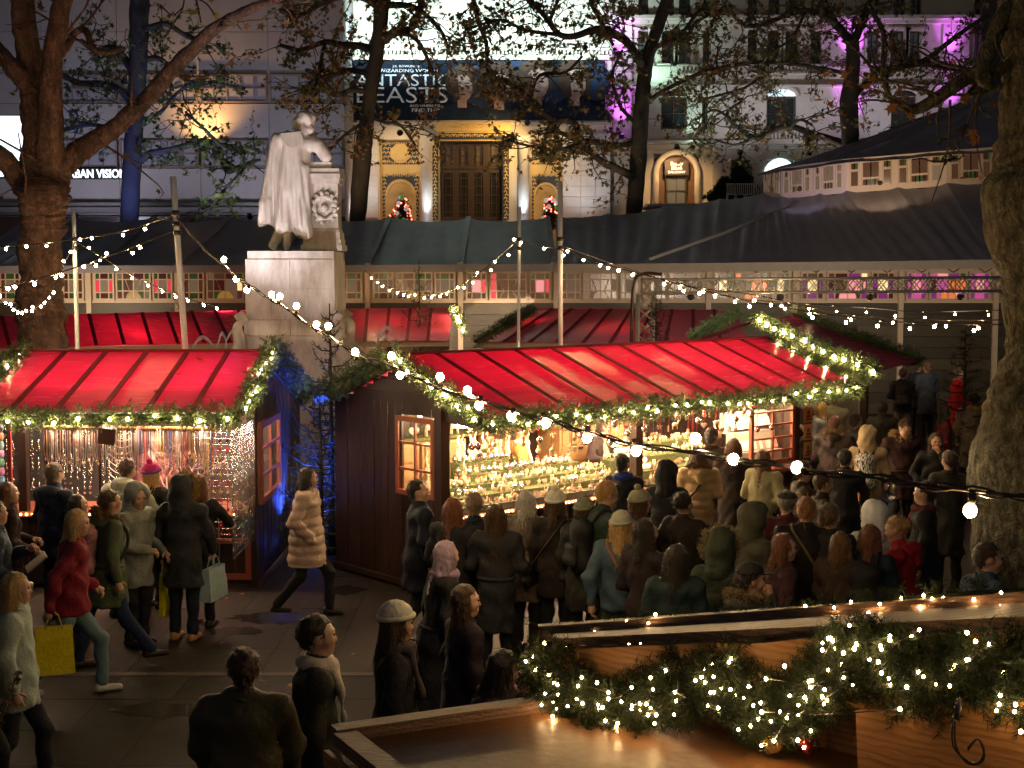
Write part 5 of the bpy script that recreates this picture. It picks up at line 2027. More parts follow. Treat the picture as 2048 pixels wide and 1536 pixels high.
for r_ in range(13):
    k = [3, 6, 0, 2, 3, 3, 5, 1, 0, 0, 2, 7, 0][12 - r_] if r_ < 13 else 0
    for c_ in range(7):
        kk = k if random.random() < .75 else random.randrange(8)
        o = link('bead_earring', BM[kk], None, gq(.06 + c_ / 7.2, .72 + r_ * .104) + Vector((0, -.015, 0)), (0, 0, random.uniform(0, 3)))
        tag(o, '%s bead earring on the inner wire grid' % BCOL[kk][1], 'earring', '%s bead earrings on the inner grid' % BCOL[kk][1])
    for c_ in range(10):
        if random.random() < .7:
            kk = random.choice([k, 3, 4, 6])
            o = link('bead_earring', BM[kk], None, gp(.05 + c_ / 10.5, .72 + r_ * .104) + Vector((-.02, 0, 0)), (0, 0, random.uniform(0, 3)), (.8,) * 3)
            tag(o, '%s bead earring on the swung out wire grid' % BCOL[kk][1], 'earring', '%s bead earrings on the outer grid' % BCOL[kk][1])
# white twig display, yarn rolls, poster frame
tw = MB()


def twig(p, d, L_, r, k):
    q = p + d * L_
    tw.tube([p, p.lerp(q, .5) + Vector((random.uniform(-.02, .02), 0, random.uniform(-.02, .02))), q], [r, r * .8, r * .55], 5)
    if k:
        for i in range(3 if k > 1 else 2):
            a = random.uniform(-1, 1)
            twig(p.lerp(q, random.uniform(.45, 1)), (d + Vector((a, random.uniform(-.4, .4), random.uniform(-.25, .5)))).normalized(), L_ * .66, r * .62, k - 1)


for x in (-.1, .05, .16):
    twig(LW(2.45 + x, .25, .95), Vector((x * 1.2, 0, 1)).normalized(), .42, .014, 4)
tw.build('white_twigs', M('pale pink twig', (.62, .42, .34), .7), None, 'pale branching twigs standing on the jewellery counter', 'twigs')
for i, cc in enumerate(((.2, .3, .5), (.55, .3, .2), (.25, .5, .5), (.5, .3, .5), (.15, .45, .25), (.5, .25, .45), (.15, .3, .5))):
    m_ = MB()
    m_.tube([(-.09, 0, 0), (-.08, 0, 0), (.08, 0, 0), (.09, 0, 0)], [.03, .05, .05, .03], 12)
    o = m_.build('yarn_roll', M('yarn %d' % i, cc, .7, col2=tuple(x * 1.6 for x in cc), vs=60, bump=.4, bs=90), None, 'striped roll of thread at the left edge, %s of the column' % ['top', 'second', 'third', 'fourth', 'fifth', 'sixth', 'bottom'][i], 'thread roll', 'thread rolls at the left edge')
    o.location = LW(.40, -.3, 2.0 - i * .105)
m_ = MB()
m_.bx(.55, .585, -.32, -.28, .95, 2.2)
m_.build('red_post', M('red painted post', (.3, .03, .03), .5), ls)
m_ = MB()
m_.box(LW(1.78, -.4, 1.93), (.2, .16, .2), Euler((.2, .15, .1)).to_matrix())
m_.build('spot_box', M('dark speaker box', (.08, .05, .035), .6), None, 'small dark box lamp hung on the bamboo pole', 'lamp')
tubes(ls, [((.5, y_, z_), (3.25, y_, z_)) for y_, z_ in ((.3, 2.36), (-.3, 2.33), (1.7, 2.1))], 56, (1, .79, .52))
tubes(ls, [((2.9, .05, 2.2), (3.35, .05, 2.2))], 18, (.6, .8, 1), .012)
garland('lit garland along the front eave of the jewellery stall', [LW(x, -1.38, 2.24 + .02 * math.sin(x * 3)) for x in (-.3, .4, 1.2, 2.0, 2.8, 3.55)], R=.15, dens=240, step=.27)
garland('lit garland up the gable edge of the jewellery stall', [LW(3.57, -1.3, 2.3), LW(3.57, -.5, 2.55), LW(3.57, .2, 2.74), LW(3.57, .7, 2.9)], R=.13, step=.19)
garland('unlit garland on the rear gable edge of the jewellery stall', [LW(3.57, .72, 2.9), LW(3.57, 1.7, 2.62), LW(3.57, 2.8, 2.3), LW(3.57, 3.75, 2.05)], R=.16, lit=False, group=None)
garland('garland on the far left gable edge of the jewellery stall', [LW(.42, -.7, 2.52), LW(.42, .1, 2.75), LW(.42, .7, 2.92)], R=.12, step=.4)
# blue spot between the stalls
bs = T('blue_lamp', 'small blue floodlight low between the two near stalls', 'floodlight', (-2.72, 18.6, .02))
m_ = MB()
m_.bx(-2.82, -2.62, 18.55, 18.7, .02, .2)
m_.build('housing', BLACK, bs)
m_ = MB()
m_.bx(-2.79, -2.65, 18.54, 18.549, .2, .21)
m_.build('lens', M('blue lens', (.1, .1, .8), emit=(.05, .12, 1), es=20), bs)
lamp('SPOT', 'blue_beam', (-2.75, 18.6, .45), 560, (.03, .10, 1), bs, (-3.15, 18.3, 1.7), .05, 1.7, .7)
lamp('SPOT', 'blue_beam', (-2.62, 18.4, .5), 260, (.03, .10, 1), bs, (-2.0, 17.5, 1.9), .05, 1.2, .7)

# ------------------------------------------------------------ stalls further back
def back_stall(label, A, B, C, D, n, red, lights=8, ga=None):  # A,B eave left,right; C,D ridge right,left (world)
    s = T('back_stall', label, 'market stall', ((A.x + B.x) / 2, (A.y + B.y) / 2 + .8, 0))
    for k in range(n):
        a, b = k / n, (k + 1) / n
        canvas('roof_panel', s, A.lerp(B, a), A.lerp(B, b), D.lerp(C, b), D.lerp(C, a), 4, 5, .02, .01, .012, red)
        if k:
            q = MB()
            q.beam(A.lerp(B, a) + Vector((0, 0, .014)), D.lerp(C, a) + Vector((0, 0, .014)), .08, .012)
            q.build('roof_seam_or_shade', SHADE_RED, s)  # painted rafter shade on the back roofs as well
    dn = Vector((0, 2.2, -.7))
    m_ = MB()
    m_.slab(D, C, C + dn, D + dn, .012)
    m_.build('rear_roof', red, s)
    m_ = MB()
    m_.beam(A + Vector((0, .1, -.08)), B + Vector((0, .1, -.08)), .06, .12)
    m_.build('eave_beam', CREAMP, s)
    for k in range(4):
        m_ = MB()
        p_ = A.lerp(B, (k + .12) / 3.3) + Vector((0, .15, 0))
        m_.bx(p_.x - .05, p_.x + .05, p_.y, p_.y + .1, 0, p_.z - .12)
        m_.build('post', DKWOOD, s)
    m_ = MB()
    p_, q_ = A + Vector((.1, .2, 0)), B + Vector((-.1, .2, 0))
    m_.slab((p_.x, p_.y, 0), (q_.x, q_.y, 0), (q_.x, q_.y, .95), (p_.x, p_.y, .95), .05)
    m_.build('counter', DKWOOD, s)
    m_ = MB()
    m_.slab((p_.x, p_.y + 2.4, 0), (q_.x, q_.y + 2.4, 0), (q_.x, q_.y + 2.4, 2.2), (p_.x, p_.y + 2.4, 2.2), .05)
    m_.build('rear_wall', DKWOOD, s)
    p_, q_ = A.lerp(C, .45), B.lerp(D, .45)
    tubes(s, [(p_.lerp(q_, .15) + Vector((0, 0, -.3)), p_.lerp(q_, .85) + Vector((0, 0, -.3)))], lights)
    return s


Pz = lambda u, v, z: onz(u, v, z)
back_stall('faded red roofed stall behind the leaning pole at the left', Pz(-40, 697, 2.3), Pz(560, 683, 2.3), Pz(520, 620, 2.95), Pz(-60, 634, 2.95), 11, RED, 400)
back_stall('short red roofed stall just right of the plinth', Pz(560, 683, 2.3), Pz(897, 681, 2.3), Pz(905, 617, 2.97), Pz(560, 619, 2.97), 8, REDB, 330)
s3 = back_stall('dark glossy red roofed stall behind the two thin poles', Pz(955, 683, 2.3), Pz(1500, 690, 2.3), Pz(1470, 620, 2.97), Pz(1066, 617, 2.97), 10, REDB, 360)
garland('lit garland on the right gable of the short back stall', [Pz(906, 616, 3.0), Pz(918, 640, 2.75), Pz(930, 668, 2.4)], R=.13, step=.2, r=.035)
garland('unlit garland on the left gable of the dark back stall', [Pz(1066, 617, 3.0), Pz(1010, 648, 2.7), Pz(950, 684, 2.33)], R=.15, lit=False, group=None)
garland('unlit garland on the right gable of the dark back stall', [at(1475, 622, 32), at(1430, 650, 30.5), at(1385, 676, 29)], R=.17, lit=False, group=None)
R_, E_ = Pz(1508, 642, 2.95), Pz(1752, 742, 2.32)
q4 = T('corner_stall', 'stall behind the ornament stall showing a narrow red roof between two garlands', 'market stall', (R_.x, R_.y, 0))
off = Vector((1.0, 1.1, .10))
canvas('roof_panel', q4, E_, E_ + off, R_ + off, R_, 4, 8, .02, .01, .012, RED)
lo = Pz(1385, 684, 2.5)
canvas('roof_panel', q4, lo, lo + Vector((.9, 1.6, .1)), R_ + off * .3, R_, 4, 6, .02, .01, .012, RED)
for p_ in (R_.lerp(E_, .12), R_.lerp(E_, .8)):
    m_ = MB()
    m_.bx(p_.x + .3, p_.x + .4, p_.y + .3, p_.y + .4, 0, p_.z - .1)
    m_.build('post', DKWOOD, q4)
m_ = MB()
a_, b_ = R_.lerp(E_, .1) + Vector((.5, .5, 0)), R_.lerp(E_, .8) + Vector((.5, .5, 0))
m_.slab((a_.x, a_.y, 0), (b_.x, b_.y, 0), (b_.x, b_.y, 2.0), (a_.x, a_.y, 2.0), .05)
m_.build('wall', DKWOOD, q4)
garland('lit garland on the near edge of the narrow roof behind the ornament stall', [R_ + Vector((0, 0, .06)), R_.lerp(E_, .33), R_.lerp(E_, .66), E_], R=.17, step=.42, r=.034)
garland('unlit garland on the far edge of the narrow roof behind the ornament stall', [R_ + off, (R_ + off).lerp(E_ + off, .5), E_ + off], R=.16, lit=False, group=None)
# ------------------------------------------------------------ trees
BARKR = M('reddish plane bark', (.09, .050, .038), .75, col2=(.24, .135, .10), vs=7, stretch=(1, 1, .45), bump=1., bs=16, contrast=.16)
BARKD = M('dark plane bark', (.03, .026, .024), .85, spec=.2, col2=(.065, .056, .05), vs=3, stretch=(1, 1, .5), bump=.6, bs=14)
BARKG = M('green grey bark', (.05, .042, .022), .8, col2=(.19, .165, .095), vs=11, stretch=(1, 1, .4), bump=1., bs=24, contrast=.13)
voro(BARKR, 15, (1, 1, .5), .5, (.03, .016, .012))
voro(BARKG, 17, (1, 1, .5), .6, (.022, .018, .010))
LG = M('green plane leaf', (.10, .15, .05), .5, col2=(.15, .20, .07), vs=2.5, trans=.25)
LB = M('browned plane leaf', (.17, .085, .03), .6, col2=(.26, .13, .04), vs=2.5, trans=.25)
LD = M('dark olive leaf', (.09, .09, .035), .6, col2=(.14, .12, .045), vs=2.5, trans=.25)
LY = M('yellow leaf', (.42, .34, .05), .5, col2=(.35, .40, .08), vs=14, trans=.35, rnd=.2)
LO2 = M('orange leaf', (.40, .17, .035), .55, col2=(.30, .12, .03), vs=12, trans=.3, rnd=.3)
_a = []
for k in range(5):                       # five-lobed leaf outline
    c_ = PI / 2 + (k - 2) * 1.05
    r_ = (.62, .85, 1.0, .85, .62)[k]
    for da, f_ in ((-.28, .52), (0, 1.), (.28, .52)):
        _a.append((r_ * f_ * math.cos(c_ + da), r_ * f_ * math.sin(c_ + da)))
_a = [(0, -.32), (.12, -.16)] + sorted(_a, key=lambda p: math.atan2(p[1], p[0]) if math.atan2(p[1], p[0]) > -PI / 2 else 9) + [(-.12, -.16)]
LEAF = np.array([(x, y, -.12 * (x * x + y * y) + .05 * abs(x)) for x, y in _a])


def leafmesh(name, pos, size, mats, seed=0, droop=.5):
    rg = np.random.default_rng(seed)
    P = np.array(pos)
    n = len(P)
    q = rg.normal(size=(n, 3, 3))
    z = q[:, 0]
    z[:, 2] += droop
    z /= np.linalg.norm(z, axis=1)[:, None]
    x = np.cross(z, q[:, 1])
    x /= np.linalg.norm(x, axis=1)[:, None]
    y = np.cross(z, x)
    s = size * rg.uniform(.55, 1.2, n)[:, None]
    L_ = LEAF
    k = len(L_)
    V = np.empty((n, k + 1, 3))
    V[:, 0] = P
    for i in range(k):
        V[:, i + 1] = P + (x * L_[i, 0] + y * L_[i, 1] + z * L_[i, 2]) * s
    i = np.arange(k)
    tri = np.stack([np.zeros(k, int), 1 + i, 1 + (i + 1) % k], 1)
    F_ = (tri[None] + (np.arange(n) * (k + 1))[:, None, None]).reshape(-1, 3)
    mi = np.repeat(rg.integers(0, len(mats), n), k)
    return npmesh(name, V.reshape(-1, 3), F_, mats, False, mi)


def limb_pts(px_, Y, wob=.0, seed=0, dy=0.):
    rg = random.Random(seed)
    o, r = [], []
    y = Y
    for i, (u, v, w) in enumerate(px_):
        o.append(tuple(at(u, v, y)) + (w / 2 * y / FPX,))
        y += rg.uniform(-wob, wob) + dy
    return spline(o, 6)


def limb(name, par, P, mat, n=10, rough=.06, seed=0, fine=0):
    m_ = MB()
    if fine:
        P = spline(P, max(1, int(((Vector(P[0][:3]) - Vector(P[1][:3])).length) / fine)))
    pts = [Vector(p[:3]) for p in P]
    m_.tube(pts, [float(p[3]) for p in P], n)
    vs = []
    for vi, v in enumerate(m_.v):
        q = Vector(v)
        k = vi // n
        d = q - pts[k]
        r = float(P[k][3])
        f = 1 + rough * 2.2 * _mn.noise(q * (1.1 / max(r, .05) * .5)) + rough * 1.2 * _mn.noise(q * (3 / max(r, .05) * .5) + Vector((seed, 0, 0)))
        if fine:
            w_ = q + Vector((_mn.noise(q * 5), _mn.noise(q * 5 + Vector((9, 0, 0))), 0)) * .05
            ds, fp = _mn.voronoi(Vector((w_.x * 7, w_.y * 7, w_.z * 3.4)))
            f += (min(.014, (ds[1] - ds[0]) * .05) + .011 * (_mn.cell(fp[0] * 31) - .5) + .012 * _mn.noise(q * 6) + .006 * _mn.noise(q * 17)) / max(r, .1)
        vs.append(pts[k] + d * f)
    m_.v = [tuple(v) for v in vs]
    return m_.build(name, mat, par)


def tree(label, name, Y, trunk, branches, bark, leaves, lsize=.155, twl=1.5, dens=.38, nsub=4, nl=6, seed=1, wob=.8, rough=.06, tr_n=14, drop=0.):
    rg = random.Random(seed)
    P = limb_pts(trunk, Y, .0, seed)
    base = P[-1] if P[0][2] > P[-1][2] else P[0]
    t = T(name, label, 'tree', (base[0], base[1], 0))
    gx = np.array(base)
    gx[2] = -.05
    gx[3] *= 1.12
    PP = (list(P) + [gx]) if P[0][2] > P[-1][2] else ([gx] + list(P))
    limb('trunk', t, PP, bark, tr_n, rough, seed, .06 if tr_n > 18 else 0)
    tw_, lv = MB(), []
    for bi, b in enumerate(branches):
        B = limb_pts(b, Y, wob, seed * 31 + bi)
        limb('branch', t, B, bark, 8, rough, seed + bi)
        L_ = 0
        nxt = .5
        for i in range(1, len(B)):
            p0, p1 = Vector(B[i - 1][:3]), Vector(B[i][:3])
            d = (p1 - p0)
            L_ += d.length
            while L_ > nxt:
                nxt += dens * rg.uniform(.6, 1.4)
                p = p0.lerp(p1, rg.random())
                dr = Vector((rg.gauss(0, 1), rg.gauss(0, 1), rg.gauss(0, .8) + .05)).normalized() * .9 + d.normalized() * .5
                ln = twl * rg.uniform(.5, 1.3)

                def grow(p, dr, ln, r, k):
                    dr = dr.normalized()
                    pts = [p]
                    q = p.copy()
                    for s_ in range(4):
                        dr = (dr + Vector((rg.gauss(0, .28), rg.gauss(0, .28), rg.gauss(0, .28) - drop))).normalized()
                        q = q + dr * ln / 4
                        pts.append(q.copy())
                    tw_.tube(pts, [r, r * .8, r * .65, r * .5, r * .35], 4, False)
                    if k:
                        for _ in range(nsub):
                            j = rg.randint(1, 4)
                            grow(pts[j], dr * .5 + Vector((rg.gauss(0, 1), rg.gauss(0, 1), rg.gauss(0, .7))).normalized(), ln * rg.uniform(.35, .6), r * .5, k - 1)
                    else:
                        for _ in range(nl):
                            j = rg.randint(1, 4)
                            lv.append(tuple(pts[j - 1].lerp(pts[j], rg.random()) + Vector((rg.gauss(0, .09), rg.gauss(0, .09), rg.gauss(0, .09) - .05))))
                grow(p, dr, ln, .028, 1)
    o = tw_.build('twigs', bark, t, kind='stuff')
    if lv:
        org = np.array(ORG[t.name])
        o = link('foliage', leafmesh('foliage', np.array(lv) - org, lsize, leaves, seed), t)
        o['kind'] = 'stuff'
    return t


ntree = tree('thick reddish trunked plane tree forking near the left edge', 'plane_tree', 24, [(84, 660, 96), (82, 560, 84), (84, 480, 84), (87, 420, 92), (89, 385, 96), (90, 358, 76)],
             [[(80, 400, 70), (78, 330, 70), (74, 250, 62), (68, 190, 58), (58, 110, 52), (48, 40, 48), (38, -60, 44)], [(98, 400, 62), (101, 320, 56), (102, 240, 50), (102, 160, 44), (108, 90, 40), (124, 10, 38), (136, -60, 36)],
              [(98, 400, 60), (113, 352, 58), (140, 318, 49), (185, 285, 42), (240, 248, 38), (300, 190, 34), (345, 140, 32), (392, 92, 28), (428, 58, 25), (480, 28, 22), (535, 4, 18), (600, -20, 15)],
              [(84, 440, 56), (66, 392, 56), (46, 368, 50), (22, 335, 44), (-4, 308, 42), (-50, 280, 40)], [(60, 175, 44), (30, 142, 36), (0, 106, 34), (-40, 70, 30)],
              [(120, 110, 18), (134, 92, 16), (152, 64, 14), (172, 62, 14), (186, 96, 13), (214, 106, 12), (244, 96, 10)]], BARKR, [LD, LB], dens=1.0, nsub=2, nl=2, seed=3, wob=.3, rough=.09, tr_n=64)
tree('bluish lit plane tree standing before the clad building', 'plane_tree', 48, [(258, 470, 38), (259, 440, 36), (264, 325, 36), (272, 205, 34), (277, 110, 36), (279, 34, 38), (280, -50, 36)],
     [[(274, 325, 18), (300, 308, 15), (345, 299, 13), (395, 286, 13), (432, 288, 13), (440, 310, 11), (455, 342, 11), (480, 333, 9), (520, 318, 7)],
      [(262, 205, 18), (240, 180, 15), (205, 168, 14), (160, 166, 12), (130, 152, 10), (100, 130, 8)], [(264, 140, 18), (245, 112, 15), (222, 95, 13), (190, 100, 11), (160, 80, 9)], [(285, 120, 14), (320, 118, 11), (350, 145, 9), (392, 168, 8), (430, 164, 7), (475, 175, 6)],
      [(286, 60, 14), (330, 48, 11), (370, 70, 9), (420, 95, 7)], [(270, 262, 12), (230, 258, 10), (180, 250, 8), (120, 262, 7)], [(285, 240, 9), (320, 225, 8), (350, 190, 7), (380, 168, 6)],
      [(440, 290, 9), (400, 250, 6), (372, 225, 5)], [(500, 325, 6), (440, 390, 5), (420, 420, 4)]], M('bark tinted with blue light', (.05, .05, .065), .8, spec=.2, col2=(.09, .09, .11), vs=3, bump=.5, bs=14), [LG, LG, LD], dens=.30, nl=7, seed=5, drop=.05)  # blue lamp light is put into this bark colour too
tree('slim dark plane tree in front of the dark poster banner', 'plane_tree', 50, [(714, 470, 32), (716, 435, 32), (724, 325, 36), (733, 245, 30), (745, 160, 28), (757, 85, 28), (763, 10, 30), (768, -60, 28)],
     [[(752, 105, 18), (722, 92, 14), (684, 90, 13), (650, 84, 11), (600, 100, 9), (560, 90, 8)], [(768, 80, 20), (790, 64, 16), (820, 58, 14), (838, 30, 12), (846, -10, 11)], [(740, 185, 14), (705, 180, 11), (672, 190, 10), (640, 178, 8), (600, 200, 7)],
      [(770, 68, 12), (812, 68, 10), (838, 85, 8), (856, 120, 7), (868, 150, 6)], [(745, 150, 12), (700, 140, 10), (660, 150, 9), (612, 140, 8)], [(735, 230, 9), (770, 245, 7), (800, 250, 6), (830, 290, 5)], [(735, 240, 8), (690, 270, 6), (660, 300, 5)],
      [(765, 20, 16), (720, -5, 12), (660, 0, 10), (600, 30, 9), (560, 20, 8)], [(770, 10, 14), (830, 15, 10), (880, 60, 8), (900, 110, 6)], [(650, 85, 8), (640, 130, 6), (630, 180, 5)]], BARKD, [LB, LB, LD], dens=.25, nl=7, seed=8, drop=.04)
tree('plane tree with one long low bough reaching left across the banner', 'plane_tree', 50, [(1264, 455, 34), (1268, 419, 33), (1277, 308, 33), (1284, 205, 31), (1292, 130, 27), (1310, 70, 25), (1334, 0, 24), (1350, -60, 22)],
     [[(1290, 140, 20), (1274, 112, 18), (1248, 79, 17), (1197, 58, 15), (1150, 72, 13), (1118, 68, 12), (1091, 34, 11), (1060, 0, 10), (1030, -20, 9)], [(1270, 355, 20), (1240, 340, 16), (1197, 318, 14), (1163, 280, 14), (1146, 244, 14), (1100, 236, 13), (1060, 198, 11), (1012, 164, 9), (968, 148, 7)],
      [(1275, 285, 12), (1235, 290, 10), (1190, 284, 10), (1150, 278, 9), (1115, 264, 8), (1090, 268, 6)], [(1293, 205, 12), (1330, 180, 9), (1392, 150, 9), (1440, 136, 8), (1485, 128, 7)], [(1060, 198, 6), (1080, 150, 6), (1130, 145, 6), (1165, 112, 5)],
      [(1330, -10, 12), (1190, -10, 9), (1200, 40, 8), (1226, 90, 7)], [(945, -20, 10), (954, 34, 10), (972, 85, 9), (976, 143, 8), (1000, 190, 6)], [(1300, 100, 9), (1360, 70, 8), (1400, 20, 7), (1430, 30, 6)],
      [(1275, 250, 9), (1240, 210, 7), (1225, 150, 6), (1245, 100, 5)], [(1120, 70, 8), (1050, 60, 7), (1000, 40, 6), (930, 60, 5)], [(1100, 40, 8), (1120, -10, 7)], [(1165, 285, 7), (1110, 300, 6), (1050, 290, 5), (1010, 280, 4)]], BARKD, [LB, LD, LD], dens=.25, nl=7, seed=12, drop=.04)
tree('forked plane tree before the purple lit columns', 'plane_tree', 51, [(1704, 330, 34), (1702, 284, 34), (1697, 212, 36), (1703, 160, 30), (1706, 110, 27), (1704, 80, 26)],
     [[(1704, 92, 20), (1688, 66, 17), (1668, 44, 16), (1650, 10, 15), (1635, -40, 14)], [(1706, 90, 18), (1722, 50, 16), (1741, 0, 15), (1752, -50, 14)], [(1672, 48, 11), (1640, 28, 10), (1608, 20, 10), (1565, 34, 9), (1526, 48, 9), (1490, 50, 8), (1460, 20, 7), (1450, -10, 6)],
      [(1698, 292, 18), (1660, 278, 14), (1620, 266, 13), (1580, 253, 12), (1545, 262, 10), (1512, 275, 9), (1470, 250, 8), (1455, 225, 7), (1480, 205, 6)], [(1704, 198, 15), (1730, 168, 13), (1770, 140, 12), (1843, 124, 12), (1890, 90, 10), (1930, 60, 9), (1975, 30, 8)],
      [(1780, 138, 9), (1840, 130, 7), (1900, 138, 6), (1940, 145, 5)], [(1700, 150, 10), (1660, 140, 8), (1600, 130, 8), (1540, 125, 8), (1480, 128, 7), (1420, 150, 6)], [(1735, 10, 10), (1765, 60, 10), (1770, 110, 9), (1760, 145, 8)],
      [(1580, 255, 7), (1600, 240, 6), (1625, 250, 5)], [(1512, 273, 7), (1470, 290, 6), (1430, 280, 5)], [(1470, 245, 6), (1430, 220, 5), (1390, 240, 5)], [(1540, 125, 6), (1500, 170, 5), (1440, 190, 5), (1400, 200, 4)], [(1610, 25, 7), (1580, 80, 6), (1520, 110, 5)], [(1460, 10, 7), (1400, 40, 6), (1360, 90, 5)]], BARKD, [LD, LD, LB], dens=.25, nl=6, seed=17, drop=.05)
# the big trunk at the right edge
bt = tree('massive green grey trunk filling the right edge', 'plane_tree', 14.2, [(2150, 1240, 372), (2135, 1160, 340), (2126, 1080, 348), (2118, 1000, 344), (2116, 930, 338), (2122, 840, 298), (2128, 760, 264), (2132, 680, 232), (2132, 600, 226), (2128, 520, 256), (2120, 450, 270), (2118, 370, 276), (2120, 320, 250), (2128, 250, 236), (2136, 120, 250), (2140, 0, 262), (2140, -100, 250)],
          [[(2040, 0, 40), (2006, 30, 32), (1990, 72, 31), (1968, 124, 33), (1966, 152, 34), (1980, 172, 20)], [(2030, 110, 30), (1998, 140, 26), (1950, 146, 28), (1908, 174, 27), (1862, 204, 25), (1826, 220, 22), (1798, 210, 14), (1770, 190, 7)],
           [(2030, 165, 16), (1980, 180, 10), (1930, 190, 6), (1870, 185, 4)], [(1975, 170, 9), (1950, 210, 5), (1925, 270, 4), (1890, 330, 3)]], BARKG, [LO2], lsize=.08, twl=.8, dens=.30, nsub=3, nl=0, seed=21, wob=.12, rough=.05, tr_n=150, drop=.04)


def single_leaf(par, p, s, mat, rot):
    global _LF
    me = leafmesh('leaf', [(0, 0, 0)], 1.0, [mat], random.randrange(999))
    return link('leaf', me, par, p, rot, (s, s, s))


rg_ = random.Random(4)
for (u, v) in [(1650, 150), (1665, 165), (1672, 190), (1690, 150), (1640, 200), (1660, 210), (1648, 235), (1700, 170), (1708, 182), (1720, 150), (1730, 175), (1742, 160), (1755, 185), (1718, 200), (1740, 190), (1780, 215), (1800, 180), (1810, 170), (1735, 150), (1845, 225), (1858, 228), (1860, 245), (1820, 235), (1885, 205), (1930, 195), (1990, 212),
               (1925, 205), (1945, 265), (1950, 285), (1966, 300), (1930, 355), (1962, 355), (1863, 410), (1700, 140), (1725, 250), (1690, 230), (1820, 160), (1905, 120)]:
    single_leaf(bt, at(u, v, 13.7 + rg_.uniform(-.6, .6)), rg_.uniform(.06, .11), LO2, (rg_.uniform(0, 6), rg_.uniform(0, 6), rg_.uniform(0, 6)))
m_ = MB()
for a, b, c_ in (((1900, 200), (1895, 300), (1862, 408)), ((1960, 175), (1950, 260), (1965, 350)), ((1826, 220), (1780, 190), (1690, 160)), ((1830, 215), (1740, 200), (1650, 225)), ((1880, 190), (1800, 165), (1730, 160))):
    m_.tube([Vector(p) for p in spline([at(*a, 14), at(*b, 13.9), at(*c_, 13.8)], 6)], [.016 - .001 * i for i in range(13)], 5)
m_.build('twigs', BARKR, bt, kind='stuff')
# close yellow leaves hanging into the frame
hl = T('leafy_twig', 'cluster of large yellow green leaves hanging from a twig at the top left', 'leaves', at(370, -30, 10))
m_ = MB()
for pts in (((372, -40), (366, 15), (352, 40), (330, 75)), ((366, 15), (345, 30), (322, 12)), ((380, -30), (395, 10), (402, 45)), ((372, -10), (410, 5), (430, 30))):
    m_.tube([Vector(p) for p in spline([at(a, b, 10) for a, b in pts], 5)], .006, 5)
m_.build('stem', BARKR, hl)
for u, v, s in ((330, 12, .075), (348, 44, .075), (328, 38, .05), (390, 24, .10), (402, 50, .10), (432, 28, .085), (318, 76, .085), (338, 80, .09), (420, 0, .07), (348, 30, .06)):
    single_leaf(hl, at(u, v, 10), s, LY, (rg_.uniform(-1, 1), rg_.uniform(-1, 1), rg_.uniform(0, 6)))


# ------------------------------------------------------------ conifers
def spruce(label, base, h, r, nb, mat=NEEDD, up=.5, dens=90, cat='spruce tree', lights=0, nl=.04, nw=.007, R=.06, baubles=0, group=None):
    t = T('spruce_tree', label, cat, base, group=group)
    b = Vector(base)
    m_ = MB()
    m_.tube([b, b + Vector((.01, .01, h * .6)), b + Vector((0, 0, h))], [.035 + h * .006, .025, .008], 7)
    m_.build('trunk', BARKD, t)
    paths = []
    tips = []
    for i in range(nb):
        f = (i + .6) / nb
        z = h * (.08 + .88 * f)
        L_ = r * (1 - f) ** .75 * random.uniform(.7, 1.15) + .08
        a = i * 2.4 + random.uniform(-.4, .4)
        d = Vector((math.cos(a), math.sin(a), 0))
        p = b + Vector((0, 0, z))
        q = [p, p + d * L_ * .5 + Vector((0, 0, up * L_ * .05)), p + d * L_ * .85 + Vector((0, 0, up * L_ * .35)), p + d * L_ + Vector((0, 0, up * L_ * .7))]
        paths.append(q)
        tips += [q[1].lerp(q[2], .5), q[3]]
    m_ = MB()
    for q in paths:
        m_.tube(q, [.012, .009, .007, .004], 4, False)
    m_.build('branches', BARKD, t, kind='stuff')
    for k, q in enumerate(paths):
        L_ = sum((x - y).length for x, y in zip(q, q[1:]))
        needles('needled_branch', q, max(3, int(L_ * dens)), R, R * 1.2, nl, nw, 10, mat, t, seed=k + int(h * 100))
    if lights:
        bulbs(t, random.sample(tips, min(lights, len(tips))), .03, M('red fairy bulb', (.8, .1, .1), emit=(1, .08, .05), es=9), 'fairy_bulb')
    for k in range(baubles):
        p = random.choice(tips)
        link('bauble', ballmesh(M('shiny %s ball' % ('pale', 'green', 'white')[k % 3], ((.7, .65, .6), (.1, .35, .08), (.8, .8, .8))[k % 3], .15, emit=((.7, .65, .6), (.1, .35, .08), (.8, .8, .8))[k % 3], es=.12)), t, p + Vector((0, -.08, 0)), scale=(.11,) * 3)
    return t


b_ = at(662, 900, 18.6)
spruce('tall sparse bare tipped spruce between the two near stalls', (b_.x, 18.6, 0), 3.45, .75, 56, up=.9, dens=26, nl=.03, R=.03)
b_ = at(640, 900, 18.0)
spruce('dark bushy spruce beside the corner of the ornament stall', (b_.x, 18.0, 0), 2.3, .62, 50, up=.4, dens=60, nl=.035, R=.05)
b_ = at(1312, 600, 25.5)
spruce('thin upright spruce standing by the truss tower', (b_.x, 25.5, 0), at(1312, 585, 25.5).z, .45, 46, up=1.4, dens=50)
b_ = at(838, 600, 34.5)
spruce('thin spruce top poking above the short back stall', (b_.x, 34.5, 0), at(838, 522, 34.5).z, .8, 40, up=1.1, dens=30)
b_ = at(365, 600, 34.5)
spruce('thin spruce top behind the left back stall', (b_.x, 34.5, 0), at(365, 545, 34.5).z, .7, 36, up=1.1, dens=30)
b_ = at(1930, 700, 24)
spruce('dim spruce beside the right trunk against the dark wall', (b_.x, 24, 0), 3.0, .7, 44, up=.4, dens=40)
